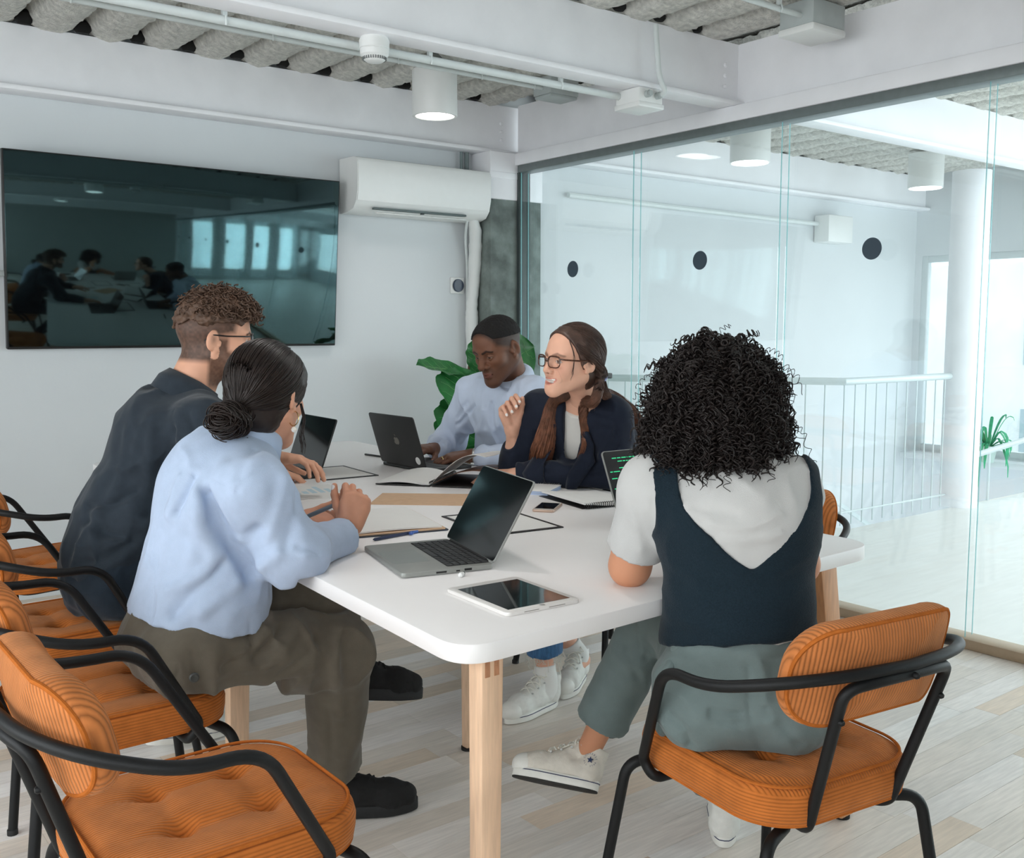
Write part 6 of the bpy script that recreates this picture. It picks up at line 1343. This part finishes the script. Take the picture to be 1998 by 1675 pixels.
# sash knot at the side of the waist
G = [p['waist']-sp*.115-fp*.05+V3(0, 0, -.055), p['waist']-sp*.14-fp*.07+V3(0, 0, -.085), p['waist']-sp*.155-fp*.05+V3(0, 0, -.15), p['waist']-sp*.15-fp*.03+V3(0, 0, -.22)]; B = Blob(np.min(G, 0)-.06, np.max(G, 0)+.06, .004); B.chain(G, [.014, .016, .022, .026], side=fp, flat=.5, k=.01); B.ell(G[0], (.022, .02, .018), k=.01); cloth('sash', B, m, par, org, .004, (30, 30, 12), 5)
WCD = mat('worn_white_canvas', srgb(214, 208, 196), .85, var=.10, vscale=30, bump=.3, bscale=500); BSO = mat('black_outsole', srgb(46, 44, 42), .8, bump=.8, bscale=180)
upv = unit(V3(0, 0, .82)+FV*.50+RV*.20); d = unit(-RV*.85+FV*.25+V3(0, 0, .06)); heel = p['anR']-d*.035-upv*.098
W, Rm, upo = shoe(par, org, heel, heel+d*.2, upv, 'canvas', WCD, WS, WL, high=True, L=.225)
b = MB(); ol = [(math.copysign(np.interp(.13+.13*math.sin(2*PI*i/30), [-.01, .03, .1, .19, .245, .27], [.028, .038, .035, .044, .034, .017]), math.cos(2*PI*i/30))*abs(math.cos(2*PI*i/30))**.55, .13+.136*math.sin(2*PI*i/30)) for i in range(30)]; b.prism(ol, -.006, .001, .002); me = b.mesh('outsole'); me.materials.append(BSO); co = np.array([v.co[:] for v in me.vertices]); me.vertices.foreach_set('co', (W(co)-org).ravel()); me.update(); link('outsole', me, par)
# round ankle patch: star and ring lettering
patch_c = W((-.0372, .026, .082)); pn = unit(-Rm[:, 0]+Rm[:, 2]*.12-Rm[:, 1]*.05); pu = unit(Rm[:, 2]-pn*Rm[:, 2].dot(pn)); pr = np.cross(pu, pn); NV = mat('navy_print', srgb(40, 56, 92), .7); st = MB(); V = []
for i in range(10): rr = .0095 if i % 2 == 0 else .0040; a = PI/2+i*PI/5; V.append(tuple(patch_c+pn*.006+(pr*math.cos(a)+pu*math.sin(a))*rr-org))
st.add(V+[tuple(patch_c+pn*.006-org)], [(i, (i+1) % 10, 10) for i in range(10)]); st.build('star_print', NV, upo, smooth=False)
def arc_text(txt, r, a0, a1, size, flip, par_):
    vs = MB()
    for i, ch in enumerate(txt):
        if ch == ' ': continue
        a = a0+(a1-a0)*i/max(1, len(txt)-1); cu = bpy.data.curves.new('letter', 'FONT'); cu.body = ch; cu.size = size; cu.align_x = 'CENTER'; cu.align_y = 'CENTER'; tmp = bpy.data.objects.new('letter', cu); COL.objects.link(tmp); dg = bpy.context.evaluated_depsgraph_get(); me = bpy.data.meshes.new_from_object(tmp.evaluated_get(dg)); bpy.data.objects.remove(tmp)
        rd = pr*math.cos(a)+pu*math.sin(a); tn = np.cross(pn, rd)*(-1 if not flip else 1); up_ = rd if not flip else -rd; c = patch_c+rd*r+pn*.006-org
        vs.add([tuple(c+tn*v.co.x+up_*v.co.y) for v in me.vertices], [tuple(q.vertices) for q in me.polygons]); bpy.data.meshes.remove(me)
    return vs.build('lettering', NV, par_, smooth=False)
arc_text('CONVERSE', .0155, math.radians(165), math.radians(15), .0068, False, upo); arc_text('ALL STAR', .0155, math.radians(200), math.radians(340), .0062, True, upo)
dd = unit((p['toeL']-p['anL'])*V3(1, 1, 0)); shoe(par, org, p['anL']-dd*.045+V3(0, 0, -.098), p['toeL']+dd*.02+V3(0, 0, -.028), (0, 0, 1), 'canvas', WC, WS, WL, high=True, L=.25)
d = unit(p['wrL']-p['elL']); torus_part('wristwatch', par, org, mat('watch_strap', srgb(196, 200, 206), .4), p['wrL']-d*.02, d, .030, .006)
b = MB(); b.box(-.014, .014, -.012, .012, -.005, .005, .003, Matrix.Translation(Vector(p['wrL']-d*.02-FV*.028-RV*.012-org)) @ Vector(-FV-RV*.4).to_track_quat('Z', 'Y').to_matrix().to_4x4()); b.build('watch_face', BLACKPLASTIC, par)
HC = mat('black_curly_hair', srgb(30, 23, 21), .5, var=.4, vscale=35, spec=.35)
rs = np.random.RandomState(12); c0 = p['head']+V3(-.015, -.012, -.032)
core = Blob(c0-.3, c0+.3, .007); core.ell(c0+V3(0.004, 0.004, .034), (.111, .111, .114), k=.06); core.ell(c0+V3(-.005, -.01, -.055), (.115, .115, .07), k=.06); V, Q = core.surf(); V = V+vnormals(V, Q)*(.010*fbm(V*26, 3))[:, None]; NV = vnormals(V, Q)
ok = np.where(~(((NV@np.array([.55, .83, 0])) > .55) & (V[:, 2] < c0[2]+.06)) & (NV[:, 2] > -.72))[0]; n = 3000; pick = rs.choice(ok, n); base = V[pick]-NV[pick]*.012; d = NV[pick]; mm = 40; t = np.linspace(0, 1, mm)
L_ = rs.uniform(.055, .105, n)*np.where(d[:, 2] > .5, .75, 1)*np.where(base[:, 2] < c0[2]-.04, .55+.3*rs.rand(n), 1); hor = d*np.array([1, 1, 0]); hor /= np.linalg.norm(hor, axis=1)[:, None]+1e-6; lift = rs.uniform(.018, .034, n)
tang = V3(0, 0, -1)-d*(-d[:, 2:3]); tang = tang+rs.normal(0, .20, (n, 3)); tang /= np.linalg.norm(tang, axis=1)[:, None]+1e-6
ctr = base[:, None]+d[:, None]*(np.sin(np.minimum(t*2.2, PI/2))[None]*lift[:, None])[..., None]+tang[:, None]*(t[None]*L_[:, None]*.8)[..., None]+V3(0, 0, -1)*(t[None]**2*L_[:, None]*.35)[..., None]
e1 = np.cross(tang, d); e1 /= np.linalg.norm(e1, axis=1)[:, None]+1e-6; e2 = np.cross(tang, e1)
tw = rs.uniform(3.2, 5.6, n)*2*PI*rs.choice([-1, 1], n); cr = rs.uniform(.0038, .0078, n); phs = rs.uniform(0, 6.28, n)
cur = ctr+(e1[:, None]*np.cos(tw[:, None]*t+phs[:, None])[..., None]+e2[:, None]*np.sin(tw[:, None]*t+phs[:, None])[..., None])*(cr[:, None]*np.minimum(1, t*4+.2)[None])[..., None]
rr = (rs.uniform(.0018, .0032, n)[:, None]*np.interp(t, [0, .1, .8, 1], [.8, 1, .9, .3])[None]); sv, sq = strands(cur, rr, 3)
n3 = 420; i3 = rs.choice(n, n3); fl = cur[i3]+(rs.normal(0, .008, (n3, 1, 3))+d[i3][:, None]*(.006+t[None, :, None]*.012)); s3, q3 = strands(fl, .0008, 3)
n5 = 60; an = rs.uniform(-1, 1, n5); st5 = c0+(-FV*.105)[None]+RV[None]*(an*.10)[:, None]+FV[None]*(an**2*.04)[:, None]+V3(0, 0, -.085)+rs.normal(0, .008, (n5, 3)); l5 = rs.uniform(.035, .085, n5)*(1-.4*np.abs(an)); tw5 = rs.uniform(3, 5, n5)*2*PI; c5 = st5[:, None]+V3(0, 0, -1)*(t[None]*l5[:, None])[..., None]+(RV[None, None]*np.cos(tw5[:, None]*t)[..., None]+FV[None, None]*np.sin(tw5[:, None]*t)[..., None])*.0085; s5, q5 = strands(c5, (.0026*np.interp(t, [0, .8, 1], [1, 1, .3]))[None], 4)
V, Q, _ = join([(V, Q, (0, 0, 0)), (sv, sq, (0, 0, 0)), (s3, q3, (0, 0, 0)), (s5, q5, (0, 0, 0))]); np_mesh('hair', V, Q, HC, par, org)
# ------------------------------------------------------------------ things on the table
ALUM = mat('space_grey_aluminium', srgb(150, 152, 148), .42, metal=.35, var=.02); ALUD = mat('black_aluminium', srgb(46, 47, 47), .42, metal=.2, var=.04, vscale=12)
KEYM = mat('key_black', srgb(36, 38, 40), .55); KWELL = mat('key_well', srgb(14, 15, 16), .6); SCREEN = mat('dark_glass_screen', srgb(10, 11, 12), .07, spec=.6); PAPER = mat('white_paper', srgb(228, 227, 224), .8, var=.01)
key_me = MB().box(-.0078, .0078, -.0078, .0078, 0, .0013, .0012).mesh('key'); key_me.materials.append(KEYM)
def laptop(loc, rz, tilt, label, m, w=.313, d=.221, keys=True, lidh=None, badge=None, code=False):
    r = thing('laptop', (*loc, TZ), label, 'laptop', rz); lidh = lidh or d*.97; T = .0125
    b = MB(); b.prism(round_rect(-w/2, w/2, -d/2, d/2, .011), .0015, T, .002); base = b.build('base', m, r)
    for x in (-w*.4, w*.4):
        for y in (-d*.4, d*.4): MB().lathe([(.008, 0), (.008, .002)], 10, Matrix.Translation((x, y, 0))).build('rubber_foot', RUBBER, base)
    kw, kd = w*.86, d*.47; b = MB(); b.prism(round_rect(-kw/2, kw/2, d*.02, d*.02+kd, .004), T-.0002, T+.0003); b.build('keyboard_well', KWELL, base)
    if keys:
        rows = 6; cols = 14; px = kw/cols; py = kd/rows
        for i in range(rows):
            j = 0
            while j < cols:
                span = 5 if (i == 0 and j == 4) else (2 if (i in (1, 2) and j in (0, 12)) else 1)
                k = link('key', key_me, base, (-kw/2+(j+span/2)*px, d*.02+(i+.5)*py, T+.0003)); k.scale = (px*span*.90/.0156, py*.88/.0156, 1); j += span
    b = MB(); b.prism(round_rect(-.066, .066, -d*.46, -d*.05, .006), T-.0002, T+.0002); b.build('trackpad', mat('trackpad_grey', srgb(138, 142, 138), .4, metal=.3) if m is ALUM else KWELL, base)
    for (x0, x1, zz) in ((-.06, -.035, .004), (-.012, -.003, .003), (.008, .026, .005)):
        b = MB(); b.box(w/2-.0005, w/2+.0004, x0+.03, x1+.03, .0045, .0045+zz, 0); b.build('port', KWELL, base, smooth=False)
    L = Matrix.Translation((0, d/2-.004, T)) @ Matrix.Rotation(-tilt, 4, 'X')      # lid: local x across, z up the lid, y thickness
    R90 = Matrix.Rotation(PI/2, 4, 'X')
    b = MB(); b.prism(round_rect(-w/2, w/2, .004, lidh, .011), -.0055, 0, .0012, L @ R90); lid = b.build('lid', m, r)
    b = MB(); b.prism(round_rect(-w/2+.0025, w/2-.0025, .0065, lidh-.0025, .009), -.0003, .0006, 0, L @ R90); b.build('screen', SCREEN, lid)
    b = MB(); b.tube([(-w*.38, d/2-.003, T+.001), (w*.38, d/2-.003, T+.001)], .005, 10); b.build('hinge', KWELL, base)
    if badge:
        M = L @ Matrix.Translation((0, .0058, 0)) @ R90
        # fruit-shaped mark with a leaf on the lid, and a round white sticker
        ap = []
        for i in range(40):
            a = 2*PI*i/40; rr = .017*(1+.06*math.cos(2*a))-(.004*math.exp(-((a-PI/2)/.25)**2))-(.003*math.exp(-((a-1.5*PI)/.22)**2)); q = Vector((rr*math.cos(a), rr*math.sin(a)*1.02)); e = (q-Vector((.021, .003))).length
            if e < .009: q = Vector((.021, .003))+(q-Vector((.021, .003))).normalized()*.009
            ap.append((q.x, q.y+lidh*.5))
        b = MB(); b.prism(ap, -.0004, .0003, 0, M); b.prism([(-.001, lidh*.5+.019), (.003, lidh*.5+.021), (.007, lidh*.5+.028), (.002, lidh*.5+.026)], -.0004, .0003, 0, M); b.build('lid_mark', mat('polished_mark', srgb(128, 124, 116), .3, metal=.5), lid, smooth=False)
        b = MB(); b.lathe([(.0155, -.0008), (.0155, 0)], 28, M @ Matrix.Translation((-w*.37, lidh*.16, .0005))); b.build('sticker', PAPER, lid)
    if code:
        GR = mat('code_green', srgb(40, 200, 130), .5, emit=srgb(30, 190, 120), estr=.55); rs_ = random.Random(3); M = L @ R90; b = MB()
        for i in range(17):
            if i in (2, 5, 8, 12, 15): continue
            z = lidh-.024-i*.0098; x = -w/2+.012+rs_.choice([0, .018, .03, .036]); n_ = rs_.randint(2, 6)
            for k in range(n_):
                l_ = rs_.uniform(.006, .024); b.prism([(x, z), (x+l_, z), (x+l_, z+.0026), (x, z+.0026)], -.0002, .0009, 0, M); x += l_+.0035
                if x > w/2-.02: break
        cl = b.build('code_lines', GR, lid, smooth=False); cl['kind'] = 'stuff'
    return r
laptop((1.292, 1.995), math.radians(-104), math.radians(30), 'open grey aluminium laptop with black keys near the table corner', ALUM)
laptop((2.185, 3.362), math.radians(92), math.radians(17), 'black laptop with a white round sticker in front of the typing person', ALUD, badge=True, keys=False)
laptop((1.60, 3.50), math.radians(-93), math.radians(20), 'dark laptop in front of the bearded person, partly hidden', ALUD, keys=False)
laptop((2.06, 1.85), math.radians(-3), math.radians(24), 'laptop with green code on a black screen before the curly-haired person', ALUM, code=True, keys=False)

tab = thing('tablet', (1.247, 1.602, TZ), 'white tablet lying flat with a dark reflecting screen', 'tablet', math.radians(-3))
b = MB(); b.prism(round_rect(-.091, .091, -.114, .114, .012), 0, .0085, .0025); b.build('housing', mat('tablet_white', srgb(226, 222, 218), .35), tab)
b = MB(); b.box(-.076, .076, -.096, .090, .0082, .0088); b.build('screen', mat('tablet_screen', srgb(22, 30, 32), .05, spec=.9), tab, smooth=False)
b = MB(); b.lathe([(.006, .0083), (.006, .0087), (.0045, .0087)], 20, Matrix.Translation((0, -.105, 0))); b.build('home_button', STEEL, tab)
for y0, y1 in ((-.05, -.015), (.01, .05)): MB().box(y0, y1, -.1145, -.1138, .0035, .005).build('speaker_grille', mat('grille', srgb(150, 146, 140), .5), tab, smooth=False)
st = thing('earbud', (1.262, 1.805, TZ), 'tiny white and black earbud lying behind the tablet', 'earbud', .6); b = MB(); b.lathe([(.001, -.011), (.005, -.008), (.006, 0), (.005, .008), (.001, .011)], 12, Matrix.Translation((0, 0, .0058)) @ Matrix.Rotation(PI/2, 4, 'Y')); b.build('shell', PLASTIC, st)
b = MB(); b.lathe([(.0045, .0), (.0052, .004), (.0035, .009)], 12, Matrix.Translation((.006, 0, .0058)) @ Matrix.Rotation(PI/2, 4, 'Y')); b.build('tip', RUBBER, st)

def sheet(par, name, w, d, z, m, th=.0008, x=0, y=0, rz=0):
    b = MB(); b.box(-w/2, w/2, -d/2, d/2, z, z+th, 0, Matrix.Translation((x, y, 0)) @ Matrix.Rotation(rz, 4, 'Z')); return b.build(name, m, par, smooth=False)
BLKB = mat('black_folder_edge', srgb(30, 30, 32), .5)
for loc, rz, lab in (((1.715, 2.255), -8, 'white sheet in a black-edged clear folder behind the grey laptop'), ((1.80, 3.42), -4, 'white sheet in a black-edged folder beside the bearded person')):
    fo = thing('document_folder', (*loc, TZ), lab, 'folder', math.radians(rz)); sheet(fo, 'sheet', .205, .29, .0016, PAPER)
    b = MB(); w_, d_, e_ = .112, .157, .0125
    b.prism([(-w_, -d_), (w_, -d_), (w_, d_), (-w_, d_)], 0, .0016); b.build('backing', BLKB, fo, smooth=False)
    for (x0, x1, y0, y1) in ((-w_, w_, -d_, -d_+e_), (-w_, w_, d_-e_, d_), (-w_, -w_+e_*.7, -d_+e_, d_-e_), (w_-e_*.7, w_, -d_+e_, d_-e_)): MB().box(x0, x1, y0, y1, .0016, .0032).build('border', BLKB, fo, smooth=False)
ch = thing('chart_sheet', (1.52, 3.06, TZ), 'printed sheet with pale blue bar chart next to the bearded person', 'paper', math.radians(-12)); sheet(ch, 'sheet', .21, .297, .0, PAPER)
BAR = mat('pale_blue_print', srgb(186, 208, 218), .8)
for i, h_ in enumerate((.10, .16, .07, .13, .19, .11)): MB().box(-.08+i*.028, -.062+i*.028, -.02, -.02+h_*.7, .0008, .0010).build('chart_bar', BAR, ch, smooth=False)
kf = thing('kraft_envelope', (1.745, 2.715, TZ), 'tan kraft paper envelope lying under the open spiral book', 'envelope', math.radians(-42)); KR = mat('kraft_paper', srgb(206, 172, 140), .85, var=.05, vscale=40)
b = MB(); b.prism([(-.15, -.105), (.15, -.105), (.175, -.02), (.16, .105), (-.15, .105)], 0, .0022); b.build('body', KR, kf, smooth=False); b = MB(); b.prism([(-.15, -.1), (-.02, 0), (-.15, .1)], .0022, .003); b.build('flap', KR, kf, smooth=False)

def wavy(par, name, m, w, d, fz, nx=24, ny=6, th=.001, off=0):
    V = []; 
    for i in range(nx+1):
        for j in range(ny+1): x = -w/2+w*i/nx; y = -d/2+d*j/ny; V.append((x+off, y, fz(i/nx, j/ny)))
    n = len(V); V2 = V+[(a, b_, c-th) for a, b_, c in V]; F = [(i*(ny+1)+j, (i+1)*(ny+1)+j, (i+1)*(ny+1)+j+1, i*(ny+1)+j+1) for i in range(nx) for j in range(ny)]
    F2 = F+[tuple(q+n for q in f[::-1]) for f in F]
    for i in range(nx): a = i*(ny+1); c = (i+1)*(ny+1); F2 += [(a, a+n, c+n, c), (a+ny, c+ny, c+ny+n, a+ny+n)]
    for j in range(ny): a = j; F2 += [(a, a+1, a+1+n, a+n), (nx*(ny+1)+j, nx*(ny+1)+j+n, nx*(ny+1)+j+1+n, nx*(ny+1)+j+1)]
    return MB().add(V2, F2).build(name, m, par, ang=60)
def coil(par, p0, p1, r, turns, m, name='spiral', thick=.0012):
    P0, P1 = Vector(p0), Vector(p1); d = (P1-P0).normalized(); a = d.cross(Vector((0, 0, 1))).normalized(); n = turns*10
    return MB().tube([P0.lerp(P1, i/n)+a*math.cos(2*PI*i/10)*r+Vector((0, 0, 1))*math.sin(2*PI*i/10)*r for i in range(n+1)], thick, 5).build(name, m, par)
ob = thing('open_spiral_book', (2.02, 3.00, TZ), 'open black spiral-bound book with curling white pages on the kraft envelope', 'book', math.radians(-52))
BC = mat('black_cover', srgb(34, 33, 33), .5); BRN = mat('brown_photo_page', srgb(128, 88, 64), .5, var=.5, vscale=24)
b = MB(); b.box(-.205, -.004, -.145, .145, .0024, .0060, .001); b.build('back_cover', BC, ob); b = MB(); b.box(.004, .2, -.145, .145, .0024, .0060, .001); b.build('front_cover', BC, ob)
wavy(ob, 'page_block', PAPER, .196, .28, lambda s_, t_: .0105+.016*math.sin(PI*min(1, s_*1.1))*(.5+.5*t_), off=-.104, th=.006)
wavy(ob, 'photo_page', BRN, .19, .275, lambda s_, t_: .012+.05*math.sin(PI*.62*s_)*(1-.3*t_), off=.102)
wavy(ob, 'turning_page', PAPER, .19, .28, lambda s_, t_: .016+.095*math.sin(PI*.55*s_)+.012*math.sin(3*s_+2*t_), off=.100)
coil(ob, (0, -.14, .0115), (0, .14, .0115), .008, 34, BC)
nb = thing('lined_notebook', (2.115, 2.635, TZ), 'closed white notebook with blue-edged pages beside the blazer sleeve', 'notebook', math.radians(-58)); b = MB(); b.box(-.10, .10, -.075, .075, 0, .002, .0008); b.box(-.10, .10, -.075, .075, .0145, .0165, .0008); b.build('cover', PAPER, nb); b = MB(); b.box(-.0985, .0985, -.0738, .072, .002, .0145); b.build('page_block', mat('blue_edged_pages', srgb(170, 186, 214), .8, var=.3, vscale=10, stretch=(.2, .2, 90)), nb, smooth=False); coil(nb, (-.095, .077, .0105), (.095, .077, .0105), .009, 24, STEEL)
ph = thing('smartphone', (1.962, 2.342, TZ), 'smartphone with gold edge lying half under the spiral notepad', 'phone', math.radians(38)); b = MB(); b.prism(round_rect(-.069, .069, -.034, .034, .009), 0, .0078, .002); b.build('housing', mat('rose_gold', srgb(206, 178, 160), .3, metal=.5), ph); b = MB(); b.prism(round_rect(-.066, .066, -.031, .031, .007), .0076, .0083); b.build('screen', mat('white_phone_face', srgb(216, 210, 204), .15), ph); b = MB(); b.box(-.050, .050, -.029, .029, .0083, .0087); b.build('display', SCREEN, ph, smooth=False)
sn = thing('spiral_notepad', (2.16, 2.365, TZ), 'white spiral notepad with black coil beside the smartphone', 'notepad', math.radians(-10)); b = MB(); b.box(-.105, .105, -.12, .15, 0, .002, .0005); b.build('backing', BC, sn); wavy(sn, 'page_block', PAPER, .21, .265, lambda s_, t_: .010+.016*max(0, .35-s_)*2.0+.003*math.sin(5*s_), th=.006); coil(sn, (-.10, -.128, .0105), (.10, -.128, .0105), .0085, 26, BC)
bn = thing('open_notebook', (1.425, 2.455, TZ), 'open notebook with blank pages and dark cover under the writing hands', 'notebook', math.radians(-14)); b = MB(); b.prism(round_rect(-.135, .155, -.175, .165, .01), 0, .003, .001); b.build('cover', mat('navy_cover', srgb(40, 50, 64), .5), bn); b = MB(); b.prism(round_rect(-.128, .148, -.168, .160, .008), .003, .007, .001); b.build('tan_lining', KR, bn); wavy(bn, 'page_block', PAPER, .262, .315, lambda s_, t_: .0115+.003*math.sin(PI*s_), off=.008, th=.0044)
bp = thing('blue_pen', (1.37, 2.262, TZ), 'dark blue pen lying along the near edge of the open notebook', 'pen', math.radians(7)); b = MB(); b.tube([(-.075, 0, .005), (-.068, 0, .005), (.05, 0, .005)], [.0012, .0045, .0045], 10); b.build('barrel', mat('pen_navy'  , srgb(36, 48, 78), .4), bp); b = MB(); b.tube([(.05, 0, .005), (.075, 0, .005)], [.0046, .0036], 10); b.build('cap', mat('pen_blue', srgb(52, 88, 160), .4), bp); b = MB(); b.lathe([(.001, .0015), (.006, .003), (.0065, .007), (.001, .0115)], 12, Matrix.Translation((.044, -.010, 0))); b.build('clip_bead', MATS['pen_blue'], bp)
fp_ = thing('black_pen', (2.172, 3.76, TZ), 'thin black pen lying behind the black laptop', 'pen', math.radians(-82)); b = MB(); b.tube([(-.065, 0, .0045), (-.058, 0, .0045), (.065, 0, .0045)], [.001, .0042, .0042], 10); b.build('barrel', BC, fp_); b = MB(); b.tube([(.065, 0, .0045), (.072, 0, .0045)], .0036, 8); b.build('push_button', STEEL, fp_)
